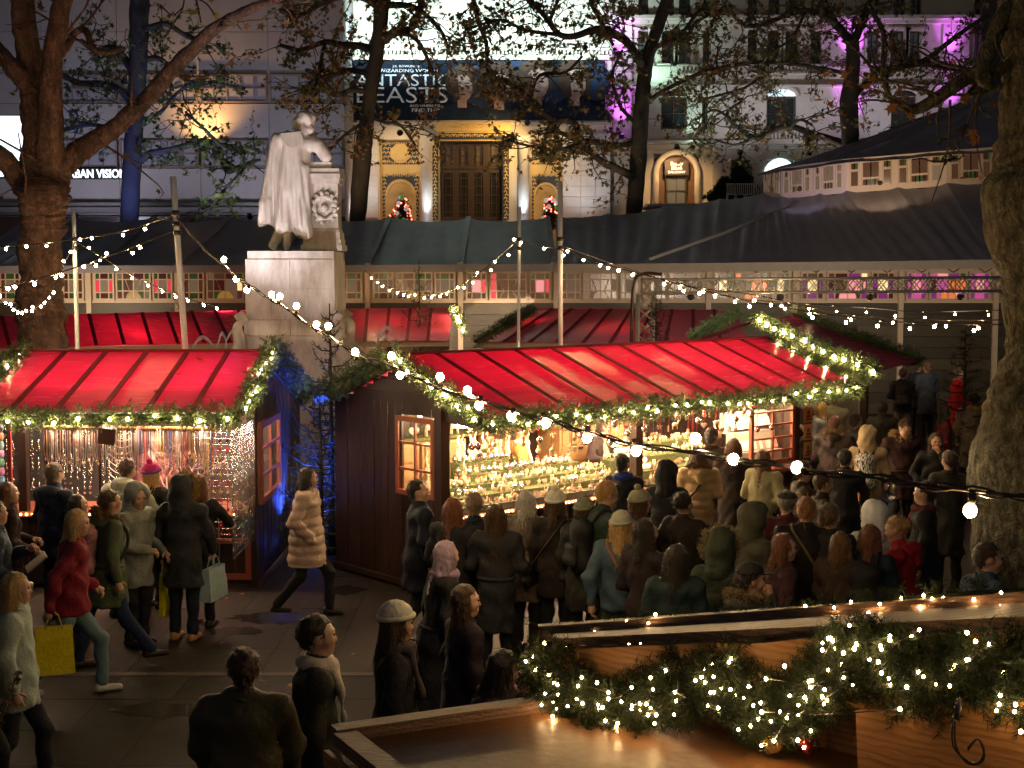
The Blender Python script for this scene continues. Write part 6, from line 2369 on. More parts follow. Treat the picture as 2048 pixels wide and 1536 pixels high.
for u, nm in ((805, 'left'), (1102, 'right')):
    b_ = at(u, 440, YC - 2.5)
    spruce('little lit tree with red lights and baubles by the %s niche' % nm, (b_.x, b_.y, b_.z - .5), at(u, 392, YC - 2.5).z - b_.z + .5, .55, 46, lights=40, baubles=9, dens=50, R=.08, nl=.08, nw=.02, group=None, cat='christmas tree')
for u, nm in ((1450, 'round'), (1482, 'taller')):
    b_ = at(u, 415, YR - 2)
    spruce('%s dark shrub on the ledge of the stone building' % nm, (b_.x, b_.y, b_.z), 1.4 if nm == 'round' else 2.4, .9, 60, dens=60, R=.1, nl=.1, nw=.03, cat='shrub')
tip_ = T('fir_sprig', 'small orange brown fir sprig poking in at the lower left corner', 'fir sprig', at(-10, 1480, 5.2))
needles('needled_branch', [at(-14, 1475, 5.2), at(8, 1420, 5.2), at(38, 1342, 5.2)], 60, .012, .015, .016, .004, 10, M('bronze needles', (.16, .08, .02), .6, col2=(.10, .10, .03), vs=20), tip_)
m_ = MB()
m_.tube([at(-14, 1475, 5.2), at(8, 1420, 5.2), at(38, 1342, 5.2)], [.006, .005, .003], 5)
m_.build('stem', BARKR, tip_)

# ------------------------------------------------------------ foreground hut roof with garland
GOLDW = M('honey pine board', (.38, .17, .055), .5, col2=(.56, .28, .10), vs=2.2, stretch=(1, 1, 9), wave=1.5, bump=.2, bs=9)
GREYW = M('weathered wet board', (.19, .10, .055), .55, col2=(.28, .155, .09), vs=3, stretch=(1, 6, 6), bump=.5, bs=20)
grain(GOLDW, (.14, .055, .016), 13, (.35, .35, 1), .42, 7.)
grain(GREYW, (.05, .025, .014), 14, (.3, .3, 1), .5)
PLY = M('damp plywood sheet', (.13, .055, .018), .45, col2=(.20, .095, .032), vs=2.5, bump=.12, bs=26)
FD = lambda u: 5.2 + (4.1 - 5.2) * (u - 1115) / (2060 - 1115)
hut = T('wooden_hut', 'honey coloured timber hut top with gable boards in the near right corner', 'hut', (1.0, 5.0, 0))


def board(name, c4, t, mat, n=8, wav=.0, par=hut):
    a, b, c_, d = map(Vector, c4)      # a-b lower edge, d-c upper edge
    m_ = MB()
    nr = (b - a).cross(d - a).normalized() * t
    vs = []
    for k in range(2):
        for i in range(n + 1):
            s_ = i / n
            lo, hi_ = a.lerp(b, s_), d.lerp(c_, s_)
            w = (hi_ - lo)
            vs += [lo + nr * k, hi_ + w.normalized() * (wav * _mn.noise(Vector((s_ * 9, 0, t * 70)))) + nr * k]
    fs = []
    o = 2 * (n + 1)
    for i in range(n):
        j = 2 * i
        fs += [(j, j + 2, j + 3, j + 1), (o + j + 1, o + j + 3, o + j + 2, o + j), (j + 1, j + 3, o + j + 3, o + j + 1), (j, o + j, o + j + 2, j + 2)]
    fs += [(0, 1, o + 1, o), (2 * n, o + 2 * n, o + 2 * n + 1, 2 * n + 1)]
    m_.add(vs, fs)
    return m_.build(name, mat, par)


board('gable_board', (at(1112, 1420, 5.2), at(2075, 1405, 4.1), at(2075, 1256, 4.1), at(1112, 1296, 5.2)), .04, GOLDW, 30, .012)
board('roof_board', (at(1108, 1293, 5.21), at(2080, 1251, 4.11), at(2080, 1219, 4.75), at(1100, 1281, 5.55)), .03, GREYW, 12, .004)
board('roof_rail', (at(1085, 1287, 5.56), at(2080, 1223, 4.76), at(2080, 1200, 4.78), at(1085, 1268, 5.58)), .05, GREYW, 12, .004)
board('roof_rail', (at(1078, 1268, 5.581), at(2080, 1199, 4.781), at(2080, 1196, 4.90), at(1078, 1262, 5.70)), .03, GREYW, 12, .003)
for i in range(9):
    u0 = 1290 + i * 62
    m_ = board('wall_plank', (at(u0 + 2, 1600, FD(u0) + .13), at(u0 + 60, 1600, FD(u0 + 62) + .13), at(u0 + 60, 1404, FD(u0 + 62) + .13), at(u0 + 2, 1406, FD(u0) + .13)), .03, GOLDW if i % 3 else GREYW, 2)
board('lower_board', (at(1730, 1640, 4.28), at(2090, 1640, 3.95), at(2090, 1392, 4.0), at(1722, 1420, 4.38)), .04, GOLDW, 8, .004)
board('slant_board', (at(1300, 1480, 5.0), at(1440, 1560, 4.6), at(1470, 1540, 4.6), at(1302, 1448, 5.02)), .04, GREYW, 4)
lid = T('plywood_lid', 'wet brown plywood hut lid with raised batten edges in the bottom centre', 'hut lid', Pz(900, 1500, 2.16))
P0, P1, P2 = Pz(668, 1478, 2.16), Pz(1150, 1408, 2.16), Pz(770, 1560, 2.16)
ex = (P1 - P0).normalized()
ey = (P2 - P0).normalized()
P3 = P0 + ey * 1.6
P1b = P0 + ex * 1.7
m_ = MB()
m_.slab(P0 + ey * 1.6, P1b + ey * 1.6, P1b, P0, -.03)
m_.build('sheet', PLY, lid)
m_ = MB()
m_.beam(P0 + ex * 0 + Vector((0, 0, .02)), P1 + ex * .06 + Vector((0, 0, .02)), .075, .045)
m_.build('batten', GREYW, lid)
m_ = MB()
m_.beam(P0 + ey * .05 + ex * .02 + Vector((0, 0, .017)), P0 + ey * 1.6 + ex * .02 + Vector((0, 0, .017)), .085, .045)
m_.build('batten', GREYW, lid)
m_ = MB()
m_.beam(P0 + Vector((0, 0, -.07)) - ex * .03, P0 + ey * 1.6 + Vector((0, 0, -.07)) - ex * .03, .02, .07)
m_.build('edge_board', GOLDW, lid)
# garland looped over the boards with tiny lamps
fgp = [(1058, 1296), (1072, 1330), (1085, 1375), (1120, 1400), (1175, 1425), (1220, 1440), (1275, 1430), (1290, 1390), (1340, 1365), (1395, 1350), (1440, 1375), (1480, 1425), (1530, 1450), (1580, 1445), (1620, 1405), (1665, 1370), (1700, 1335), (1760, 1330), (1800, 1375), (1850, 1390), (1905, 1360), (1960, 1350), (2010, 1385), (2070, 1400)]
fg2 = [(1085, 1310), (1150, 1370), (1215, 1400), (1290, 1400), (1375, 1400), (1430, 1340), (1440, 1320), (1490, 1390), (1560, 1400), (1640, 1350), (1690, 1300), (1725, 1280), (1780, 1310), (1850, 1310), (1930, 1320), (2070, 1320)]
fgar = T('garland', 'thick pine garland full of tiny warm lights draped on the near hut gable', 'garland', at(1500, 1420, 4.6))
DP = lambda u, k: max(3.9, FD(u) - .13 - k)
PA = [Vector(p) for p in spline([at(u, v, DP(u, 0)) for u, v in fgp], 5)]
PB = [Vector(p) for p in spline([at(u, v, DP(u, .02)) for u, v in fg2], 5)]
needles('greenery', PA, 2200, .095, .07, .036, .0032, 22, NEEDD, fgar, seed=71)
needles('greenery', PB, 1900, .092, .07, .036, .0032, 22, NEEDD, fgar, seed=72)
m_ = MB()
m_.tube(PA, .012, 5)
m_.tube(PB, .012, 5)
m_.build('stem', NEEDD, fgar)
rg_ = np.random.default_rng(9)
pts = []
for k in range(140):
    s_ = PA if k % 2 else PB
    p = s_[rg_.integers(0, len(s_))]
    d = (Vector((0, 0, CAM_H)) - p).normalized()
    pts.append(p + d * rg_.uniform(.05, .12) + Vector((rg_.uniform(-.05, .05), 0, rg_.uniform(-.11, .09))))
bulbs(fgar, pts, .0052, FAIRY, 'fairy_bulb')
m_ = MB()
for k in range(0, 136, 3):
    a, b = pts[k], pts[k + 1]
    if (a - b).length < .5:
        m_.tube([a, a.lerp(b, .5) + Vector((0, .05, -.03)), b], .0022, 4)
m_.build('wire', RUBBER, fgar)
fr_ = T('garland', 'thin pine garland with tiny lights along the near hut roof rail', 'garland', at(1100, 1270, 5.6))
RP = [(1080, 1285), (1130, 1262), (1190, 1262), (1260, 1255), (1320, 1244), (1380, 1250), (1450, 1236), (1520, 1230), (1590, 1222), (1660, 1219), (1720, 1212), (1790, 1200), (1880, 1192), (1960, 1185), (2080, 1180)]
RD = lambda u: 5.66 + (4.86 - 5.66) * (u - 1080) / 1000
PR = [Vector(p) for p in spline([at(u, v, RD(u)) for u, v in RP], 5)]
needles('greenery', PR, 420, .05, .05, .032, .003, 18, NEEDD, fr_, seed=77)
m_ = MB()
m_.tube(PR, .01, 5)
m_.build('stem', NEEDD, fr_)
pts = []
for k in range(46):
    p = PR[rg_.integers(0, len(PR))]
    pts.append(p + Vector((rg_.uniform(-.04, .04), rg_.uniform(-.22, -.05), rg_.uniform(-.03, .06))))
bulbs(fr_, pts, .005, FAIRY, 'fairy_bulb')
for k, (u, v, c_, nm) in enumerate(((1545, 1486, (.45, .28, .08), 'gold'), (1618, 1488, (.10, .008, .010), 'dark red'), (1243, 1470, (.5, .45, .35), 'pearly'), (1266, 1466, (.10, .008, .01), 'small red'))):
    o = T('bauble', 'shiny %s bauble hanging below the near garland' % nm, 'bauble', at(u, v, DP(u, .0)))
    r = (.040, .038, .026, .022)[k]
    link('ball', ballmesh(M('shiny %s' % nm, c_, .12, metal=.7)), o, at(u, v, DP(u, 0)), scale=(r, r, r))
    m_ = MB()
    p = at(u, v, DP(u, 0))
    m_.tube([p + Vector((0, 0, r * .95)), p + Vector((0, 0, r * 1.25))], r * .2, 8)
    m_.build('cap', SIL, o)
m_ = MB()
for e_ in (0, 5):
    m_.tube([Vector(p) for p in spline([at(1916 + e_, 1395, 3.98), at(1905 + e_, 1450, 3.95), at(1908 + e_, 1495, 3.95), at(1936, 1522 + e_, 3.95), at(1958 + e_, 1524, 3.95), at(1968, 1500 + e_, 3.95), at(1955, 1478, 3.95), at(1935, 1496 + e_, 3.95)], 6)], .0032, 5)
m_.tube([at(1920, 1400, 3.98), at(1911, 1440, 3.96)], .011, 8)
m_.build('lamp_cable', RUBBER, None, 'black looped cable end dangling from the near garland', 'cable')
# ------------------------------------------------------------ people
SKIN = M('skin', (.50, .29, .20), .5, col2=(.56, .34, .24), vs=12)
SKIN2 = M('tan skin', (.42, .24, .15), .5, col2=(.48, .28, .19), vs=12)
EYEM = M('dark eye', (.02, .015, .012), .2)
LIP = M('lips', (.38, .14, .12), .5)
CLOTH = {}


def cl(c, rough=.75, sheen=False):
    k = (tuple(c), rough)
    if k not in CLOTH:
        CLOTH[k] = M('cloth %.3f %.3f %.3f %.2f' % (c[0], c[1], c[2], rough), c, rough, col2=tuple(min(1, x * 1.5 + .004) for x in c), vs=5, bump=.45, bs=32, spec=.22)
    return CLOTH[k]


def hairmat(c):
    return M('hair %.3f %.3f %.3f' % tuple(c), c, .45, col2=tuple(x * 2.6 for x in c), vs=9, stretch=(11, 11, 1.2), bump=1., bs=24, contrast=.2)


def furmat(c):
    return M('fur %.3f %.3f' % (c[0], c[2]), c, .8, col2=tuple(x * 2.2 for x in c), vs=28, bump=.9, bs=70)


BLK, NAVY, OLIVE, GREY = (.012, .012, .014), (.016, .022, .045), (.045, .05, .026), (.20, .19, .17)
BR, DB, BLOND, AUB, GINGER, GRY = (.05, .026, .013), (.016, .011, .009), (.34, .21, .08), (.11, .038, .018), (.22, .10, .035), (.33, .31, .29)


def yflat(v):
    return np.array(v, float)


def handmesh(mb, wrist, elbow, curl=.5, side=1, palm=None, k=1.):
    w = Vector(wrist)
    d = (w - Vector(elbow)).normalized()
    up = Vector(palm) if palm is not None else Vector((side, 0, 0))
    up = (up - d * up.dot(d)).normalized()      # back-of-hand direction
    sx = d.cross(up).normalized() * side
    P = lambda a, b, c: w + d * (a * k) + sx * (b * k) + up * (c * k)
    mb.tube([P(-.05, 0, 0), P(0, 0, 0), P(.03, 0, 0), P(.075, 0, 0), P(.092, 0, 0)], [.026 * k, .027 * k, .034 * k, .038 * k, .03 * k], 8)
    for i, (b, L_) in enumerate(((-.030, .062), (-.010, .074), (.011, .070), (.030, .054))):
        a0 = P(.078, b, .0)
        c1 = curl * .9
        q1 = d * math.cos(c1 * .6) - up * math.sin(c1 * .6)
        q2 = d * math.cos(c1 * 1.7) - up * math.sin(c1 * 1.7)
        a1 = a0 + q1 * L_ * .5 * k
        a2 = a1 + q2 * L_ * .34 * k
        q3 = d * math.cos(c1 * 2.5) - up * math.sin(c1 * 2.5)
        a3 = a2 + q3 * L_ * .26 * k
        mb.tube([a0 - d * .02 * k, a0, a1, a2, a3], [.0095 * k, .0095 * k, .0088 * k, .0078 * k, .005 * k], 6)
    t0 = P(.018, -.032, 0)
    t1 = t0 + (d * .6 - sx * .75 - up * .25).normalized() * .036 * k
    t2 = t1 + (d * .85 - sx * .25 - up * .4).normalized() * .03 * k
    mb.tube([P(.01, -.01, 0), t0, t1, t2], [.014 * k, .013 * k, .0105 * k, .006 * k], 6)


PPL = 0


def person(u, v, H, face, label, coat=BLK, hem=.72, legs=BLK, hair=BR, style='short', hat=None, hood=None, fur=None, arms=('down', 'down'), walk=0., lean=0., hy=0., hp=0.,
           puffer=False, bulk=1., crough=.75, scarf=None, skin=None, shoes=(.02, .015, .012), z0=0., glasses=False, group=None, boots=None, detail=True, pos=None, skirt=False, collar=True, furcoat=False, plaid=None, beard=False):
    """u, v: where the photograph shows the top of the head; face: 0 away from the camera, 90 to the right."""
    global PPL
    PPL += 1
    sd = PPL * 1.7
    vr = random.Random(PPL * 13)
    if pos is None:
        hy, hp, lean, face = hy + vr.uniform(-20, 20), hp + vr.uniform(-6, 9), lean + vr.uniform(0, .07), face + vr.uniform(-9, 9)
        if arms == ('down', 'down') and not walk:
            arms = vr.choice([('down', 'down'), ('pocket', 'pocket'), ('front', 'front'), ('down', 'hold'), ('fwd', 'fwd'), ('phone', 'front')])
        bulk *= vr.uniform(.95, 1.06)
    if isinstance(coat, tuple) and max(coat) < .015 and not furcoat:
        coat = vr.choice([BLK, (.020, .015, .013), (.012, .016, .028), (.026, .011, .013), (.018, .021, .014), (.022, .022, .024)])
    s = H / 1.75
    P = onz(u, v, H * (1 - .12 * lean) + z0) if pos is None else Vector(pos)
    t = T('person', label, 'person', (P.x, P.y, z0), math.radians(-face), group)
    ca, sa = math.cos(lean), math.sin(lean)

    def up(p):                          # upper body leans about the hips
        x, y, z = p
        dz = z - .92
        if dz <= 0:
            return np.array((x, y, z)) * s
        return np.array((x, y * ca + dz * sa, .92 + dz * ca - y * sa)) * s
    hyr, hpr = math.radians(-hy), math.radians(hp)
    RH = Matrix.Rotation(hyr, 3, 'Z') @ Matrix.Rotation(-hpr, 3, 'X')
    nk = Vector(up((0, .0, 1.50)))

    def hd(p):                          # head points, relative to the neck joint
        q = RH @ (Vector(p) - Vector((0, 0, 1.50)))
        return np.array(nk + q * s)
    sk = skin or SKIN
    wk = walk
    hip = [np.array((x, 0, .92)) * s for x in (-.09, .09)]
    knee = [np.array((-.10, .03 + wk * .26, .50)) * s, np.array((.10, .03 - wk * .12, .49)) * s]
    ank = [np.array((-.10, wk * .30, .085)) * s, np.array((.105, -wk * .42, .085 + abs(wk) * .08)) * s]
    AR = {'down': ((.245, -.02, 1.16), (.255, .05, .90)), 'front': ((.25, .02, 1.15), (.10, .27, 1.10)), 'mouth': ((.22, .15, 1.22), (.05, .17, 1.50)), 'pocket': ((.29, -.09, 1.16), (.20, .09, .96)),
          'hold': ((.25, -.02, 1.14), (.20, .24, 1.02)), 'fwd': ((.24, .10, 1.16), (.22, .26, .95)), 'back': ((.25, -.16, 1.17), (.24, -.18, .92)), 'reach': ((.24, .2, 1.22), (.16, .45, 1.14)), 'phone': ((.24, .06, 1.16), (.08, .27, 1.28))}
    elb, wri, sho = [], [], []
    for i, sx in enumerate((-1, 1)):
        e, w = AR[arms[i]]
        sho.append(up((sx * .175 * bulk, 0, 1.42)))
        elb.append(up((sx * e[0] * (1 + (bulk - 1) * .6), e[1], e[2])))
        wri.append(up((sx * w[0], w[1], w[2])))
    # ---- body: one continuous surface from head to ankles
    f = Field(.035 * s)
    f.cap(up((0, 0, .95)), up((0, 0, 1.34)), .105 * s, .12 * s, .72)
    f.cap(sho[0], sho[1], .05 * s, None, .9)
    for i in range(2):
        f.cap(hip[i], knee[i], .07 * s, .048 * s)
        f.cap(knee[i], ank[i], .046 * s, .034 * s)
        f.cap(sho[i], elb[i], .042 * s, .034 * s)
        f.cap(elb[i], wri[i], .034 * s, .026 * s)
    f.cap(up((0, -.01, 1.40)), hd((0, .005, 1.56)), .056 * s, .052 * s)
    f.ell(hd((0, -.012, 1.655)), np.array((.078, .098, .098)) * s)
    f.cap(hd((0, .035, 1.62)), hd((0, .058, 1.555)), .058 * s, .034 * s)
    f.cap(hd((0, .078, 1.655)), hd((0, .1005, 1.614)), .011 * s, .0135 * s, k=.012 * s)       # nose
    for sx in (-1, 1):
        f.cap(hd((sx * .046, .072, 1.618)), hd((sx * .05, .05, 1.60)), .02 * s, .02 * s, k=.02 * s)
        f.cap(hd((sx * .018, .083, 1.672)), hd((sx * .05, .066, 1.668)), .012 * s, .01 * s, k=.012 * s)
        f.ell(hd((sx * .031, .098, 1.650)), np.array((.016, .016, .011)) * s, sub=True, k=.010 * s)
        f.ell(hd((sx * .078, -.012, 1.63)), np.array((.012, .022, .032)) * s, k=.008 * s)
    f.cap(hd((-.02, .086, 1.577)), hd((.02, .086, 1.577)), .009 * s, .009 * s, k=.014 * s)
    hc = hd((0, .01, 1.63))
    if detail:
        V, Q = f.mesh(.05 * s, (hc, (np.array((.095, .13, .135)) * s), .0125 * s))
    else:
        V, Q = f.mesh(.04 * s, (hc, (np.array((.1, .13, .13)) * s), .018 * s))
    b = MB()
    b.add(V, [tuple(int(i) for i in q) for q in Q], 0, True)
    for i, sx in enumerate((-1, 1)):
        if arms[i] != 'pocket':
            handmesh(b, wri[i], elb[i], .55 if arms[i] in ('down', 'back') else .9, sx, up((sx, .0, 1.)) - up((0, 0, 1.)) if arms[i] in ('down', 'back', 'fwd') else (0, .25, 1), s)
    for sx in (-1, 1):
        b.ball(hd((sx * .031, .0865, 1.650)), .0092 * s, 8, 6, m=1)
    b.tube([hd((-.022, .088, 1.578)), hd((-.008, .0935, 1.579)), hd((.008, .0935, 1.579)), hd((.022, .088, 1.578))], [.002 * s, .0042 * s, .0042 * s, .002 * s], 5, m=2)
    b.build('body', [sk, EYEM, LIP], t)
    # ---- trousers and shoes
    f = Field(.04 * s)
    f.cap(hip[0] + np.array((0, 0, .02)) * s, hip[1] + np.array((0, 0, .02)) * s, .10 * s, None, .95)
    for i in range(2):
        f.cap(hip[i], knee[i], .094 * s, .070 * s)
        f.cap(knee[i], ank[i] + np.array((0, 0, .02)) * s, .068 * s, .060 * s)
    f.post.append(lambda D, X, Y, Z: D + wr(X / s, Y / s, Z / s, .0045, sd))
    V, Q = f.mesh(.03 * s)
    link('trousers', npmesh('trousers', V, Q, cl(legs, .8), True), t)
    for i in range(2):
        f = Field(.03)
        a = ank[i]
        tl = a[2] * .35
        f.cap(a + np.array((0, -.03, -.02)) * s, a + np.array((0, -.04, -.045)) * s, .042 * s, .044 * s)
        f.cap(a + np.array((0, -.03, -.045)) * s, a + np.array((0, .15, -.052)) * s, .042 * s, .034 * s)
        if boots:
            f.cap(a + np.array((0, -.01, .0)) * s, a + np.array((0, -.01, .22)) * s, .052 * s, .06 * s)
        fl_ = a[2] - .083 * s
        f.post.append(lambda D, X, Y, Z: np.maximum(D, fl_ + .002 - Z))
        V, Q = f.mesh(.02 * s)
        link('shoe', npmesh('shoe', V, Q, cl(shoes, .35), True), t)
    # ---- coat
    f = Field(.05 * s)
    hz = hem
    bw = .165 * bulk
    f.cap(np.array((0, 0, (hz - .05))) * s, np.array((0, 0, .95)) * s, (bw + .012 + (.05 if skirt else .02 * (hz < .7))) * s, (bw + .01) * s, .84 + .16 * min(1, abs(walk)))
    f.cap(np.array((0, 0, .92)) * s, up((0, 0, 1.12)), (bw + .008) * s, (bw - .01) * s, .78)
    f.cap(up((0, 0, 1.10)), up((0, -.012, 1.33)), (bw - .008) * s, (bw + .005) * s, .76)
    f.cap(sho[0] + (up((0, -.01, 1.40)) - up((0, 0, 1.42))), sho[1] + (up((0, -.01, 1.40)) - up((0, 0, 1.42))), .078 * s * bulk, None, 1.0)
    f.cap(up((0, -.005, 1.40)), up((0, .0, 1.49)), .088 * s, .068 * s)
    sw = .062 * (1 + (bulk - 1) * .8)
    for i in range(2):
        f.cap(sho[i], elb[i], (sw + .008) * s, sw * s, k=.03 * s)
        f.cap(elb[i], wri[i] + (elb[i] - wri[i]) * .06, sw * s, (sw - .014) * s, k=.03 * s)
    hzz = hz * s

    def post(D, X, Y, Z):
        if puffer:
            D = D - .020 * s * (np.abs(np.sin(Z / s * 29)) ** .6 - .6) + wr(X / s, Y / s, Z / s, .003, sd)
        elif furcoat:
            D = D + .012 * (np.sin(X * 60 + Z * 30 + sd) * np.sin(Z * 41 + 3) + np.sin(Y * 70 - Z * 26) * np.sin(X * 55))
        else:
            low = np.clip((1.0 - Z / s) * 1.6, 0, 1)
            an = np.arctan2(Y, X)
            D = D + low * .013 * s * np.sin(an * 7 + sd * 3 + 2 * np.sin(Z * 5)) + wr(X / s, Y / s, Z / s, .0066, sd) - .010 * s * np.maximum(0, np.sin(14 * Z / s + 5 * np.sin(6 * X / s + sd) + 3 * Y / s)) ** 6 + .006 * s * np.exp(-(X / (.010 * s)) ** 2)
        return np.maximum(D, (hzz + .008 * np.sin(X * 30) - Z))
    f.post.append(post)
    V, Q = f.mesh((.0185 if puffer else .0245) * s)
    me = npmesh('coat', V, Q, coat if isinstance(coat, bpy.types.Material) else (furmat(coat) if furcoat else cl(coat, crough)), True)
    link('coat', me, t)
    if skirt and hem > .3:
        pass
    if not hood and not furcoat and collar:
        q = MB()
        rr_ = [up((.080 * math.cos(a), -.008 + .078 * math.sin(a), 1.462 + .012 * math.sin(a * 2 + sd))) for a in np.linspace(PI * .5 + .35, PI * 2.5 - .35, 18)]
        for p_, w_ in ((0, .016), (1, .013)):
            q.tube([r + np.array((0, 0, .026 * p_)) * s for r in rr_], w_ * s, 6)
        q.build('collar', me.materials[0], t)
    if not puffer and not furcoat and hem < .68 and PPL % 3 == 0:
        q = MB()
        q.tube([up(((bw + .002) * math.cos(a) * 1.06, (bw + .002) * math.sin(a) * .86, 1.03)) for a in np.linspace(0, 2 * PI, 25)], .020 * s, 6, False)
        q.build('belt', me.materials[0], t)
    # ---- hair
    hm = hairmat(hair)
    if style != 'none':
        f = Field(.03 * s)
        f.ell(hd((0, -.022, 1.668)), np.array((.087, .101, .098)) * s)
        if style in ('long', 'bob', 'mid'):
            e = {'long': 1.27, 'mid': 1.40, 'bob': 1.50}[style]
            for sx in (-1, 0, 1):
                f.cap(hd((sx * .055, -.06 + abs(sx) * .035, 1.64)), up((sx * .085, -.115 + abs(sx) * .075, e + .03 * sx)), .055 * s, .038 * s, .8)
        if style == 'bun':
            f.ell(hd((0, -.12, 1.66)), np.array((.05, .045, .05)) * s)
        if style == 'short':
            f.cap(hd((0, -.07, 1.64)), hd((0, -.062, 1.592)), .056 * s, .040 * s)
        fo = hd((0, 1, 1.50)) - hd((0, 0, 1.50))
        uo = hd((0, 0, 2.50)) - hd((0, 0, 1.50))
        fo, uo = fo / np.linalg.norm(fo), uo / np.linalg.norm(uo)
        h0 = hd((0, 0, 1.66))

        def cut(D, X, Y, Z):
            a = (X - h0[0]) * fo[0] + (Y - h0[1]) * fo[1] + (Z - h0[2]) * fo[2]
            c_ = (X - h0[0]) * uo[0] + (Y - h0[1]) * uo[1] + (Z - h0[2]) * uo[2]
            fc = np.minimum(a - .028 * s, (.052 * s + .25 * (a - .05 * s)) - c_)
            D = np.maximum(D, fc)
            if style == 'short':
                D = np.maximum(D, np.minimum(a + .03 * s, -.01 * s - c_))
            return D + .006 * s * np.sin(X * 95 + Z * 20 + sd) * np.sin(Y * 80 + sd) + .004 * s * np.sin(Z * 130 + X * 60)
        f.post.append(cut)
        V, Q = f.mesh(.0145 * s)
        if len(Q):
            rg = np.random.default_rng(PPL)
            nst = 420 if style in ('long', 'mid', 'bob') else 300
            i_ = rg.integers(0, len(V), nst)
            c0 = np.array(hd((0, -.02, 1.62)))
            out = V[i_] - c0
            out[:, 2] *= .3
            out /= np.linalg.norm(out, axis=1)[:, None] + 1e-6
            ln = (rg.uniform(.05, .13, nst) if nst > 400 else rg.uniform(.02, .05, nst))[:, None] * s
            tn = np.cross(out, (0, 0, 1.))
            dn = (np.array((0, 0, -1.)) + tn * rg.normal(0, .25, nst)[:, None] + out * rg.uniform(.05, .28, nst)[:, None]) if nst > 400 else rg.normal(0, .6, (nst, 3)) + out * .5 + np.array((0, 0, -.5))
            b0 = V[i_] + out * .001
            w_ = tn * (.0055 if nst > 400 else .004) * s
            SV = np.empty((nst * 4, 3))
            SV[0::4], SV[1::4] = b0 - w_, b0 + w_
            SV[2::4], SV[3::4] = b0 + dn * ln + w_ * .25, b0 + dn * ln - w_ * .25
            Q = np.concatenate([Q, len(V) + np.arange(nst * 4).reshape(-1, 4)])
            V = np.concatenate([V, SV])
            link('hair', npmesh('hair', V, Q, hm, True), t)
    if beard:
        f = Field(.02 * s)
        f.cap(hd((-.035, .05, 1.578)), hd((0, .085, 1.55)), .024 * s, .024 * s)
        f.cap(hd((.035, .05, 1.578)), hd((0, .085, 1.55)), .024 * s, .024 * s)
        V, Q = f.mesh(.01 * s)
        link('beard', npmesh('beard', V, Q, hm, True), t)
    # ---- headgear
    if hat:
        kind, hc1, hc2 = hat
        f = Field(.015 * s)
        if kind in ('beanie', 'pom'):
            f.ell(hd((0, -.018, 1.685)), np.array((.100, .116, .104)) * s)
            f.post.append(lambda D, X, Y, Z: D + .0035 * s * np.sin(np.arctan2(Y - hd((0, 0, 1.7))[1], X - hd((0, 0, 1.7))[0]) * 26))
            u0 = hd((0, .03, 1.672))
            n0 = hd((0, -.10, 2.66)) - hd((0, 0, 1.66))
            n0 = n0 / np.linalg.norm(n0)
            f.post.append(lambda D, X, Y, Z: np.maximum(D, -((X - u0[0]) * n0[0] + (Y - u0[1]) * n0[1] + (Z - u0[2]) * n0[2])))
            V, Q = f.mesh(.0135 * s)
            ho = link('beanie', npmesh('beanie', V, Q, cl(hc1, .9), True), t)
            q = MB()
            c0 = hd((0, -.012, 1.69))
            ring = [hd((.1 * math.cos(a), -.018 + .117 * math.sin(a), 1.682 + .018 * math.sin(a))) for a in np.linspace(0, 2 * PI, 21)]
            q.tube(ring, .017 * s, 7, False)
            q.build('brim', cl(hc2, .9), ho)
            if kind == 'pom':
                q = MB()
                q.ball(hd((0, -.05, 1.80)), .038 * s, 9, 7)
                q.build('pompom', cl(hc1, .95), ho)
        else:
            f.ell(hd((0, -.015, 1.70)), np.array((.096, .114, .075 if kind == 'cap' else .055)) * s)
            u0 = hd((0, 0, 1.685))
            f.post.append(lambda D, X, Y, Z: np.maximum(D, u0[2] - Z))
            V, Q = f.mesh(.013 * s)
            ho = link('cap', npmesh('cap', V, Q, cl(hc1, .8), True), t)
            q = MB()
            q.prism([(.085 * math.cos(a), .10 + .085 * math.sin(a)) if a else (.085, .02) for a in np.linspace(0, PI, 10)] + [(-.085, .02)], lambda a, b_: hd((a, b_, 1.692 - .1 * max(0, b_ - .1))), Vector(hd((0, 0, 1.70)) - hd((0, 0, 1.692))))
            q.build('peak', cl(hc2, .8), ho)
    if hood:
        f = Field(.04 * s)
        fm = cl(coat, crough) if not isinstance(coat, bpy.types.Material) else coat
        if hood == 'up':
            f.ell(hd((0, -.03, 1.665)), np.array((.130, .142, .145)) * s)
            f.cap(hd((0, -.06, 1.60)), up((0, -.05, 1.46)), .11 * s, .12 * s)
            f.ell(hd((0, .12, 1.635)), np.array((.085, .13, .11)) * s, sub=True, k=.02 * s)
            xo = hd((0, 0, 1.66))[0]
            f.post.append(lambda D, X, Y, Z: D + wr(X / s, Y / s, Z / s, .007, sd) + .010 * s * np.exp(-((X - xo) / (.012 * s)) ** 2) - .012 * s * np.maximum(0, np.sin(30 * Z / s + 9 * X / s)) ** 5 * (Z < hd((0, 0, 1.60))[2]))
            rc, rr, rn = hd((0, .055, 1.655)), .142, hd((0, 1.0, 1.64)) - hd((0, 0, 1.64))
        else:
            f.cap(up((-.075, -.10, 1.45)), up((.075, -.10, 1.45)), .066 * s, None)
            f.cap(up((0, -.125, 1.44)), up((0, -.15, 1.34)), .09 * s, .05 * s)
            f.cap(up((-.10, -.06, 1.46)), up((-.085, .05, 1.45)), .042 * s, .03 * s)
            f.cap(up((.10, -.06, 1.46)), up((.085, .05, 1.45)), .042 * s, .03 * s)
            f.post.append(lambda D, X, Y, Z: D + wr(X / s, Y / s, Z / s, .004, sd))
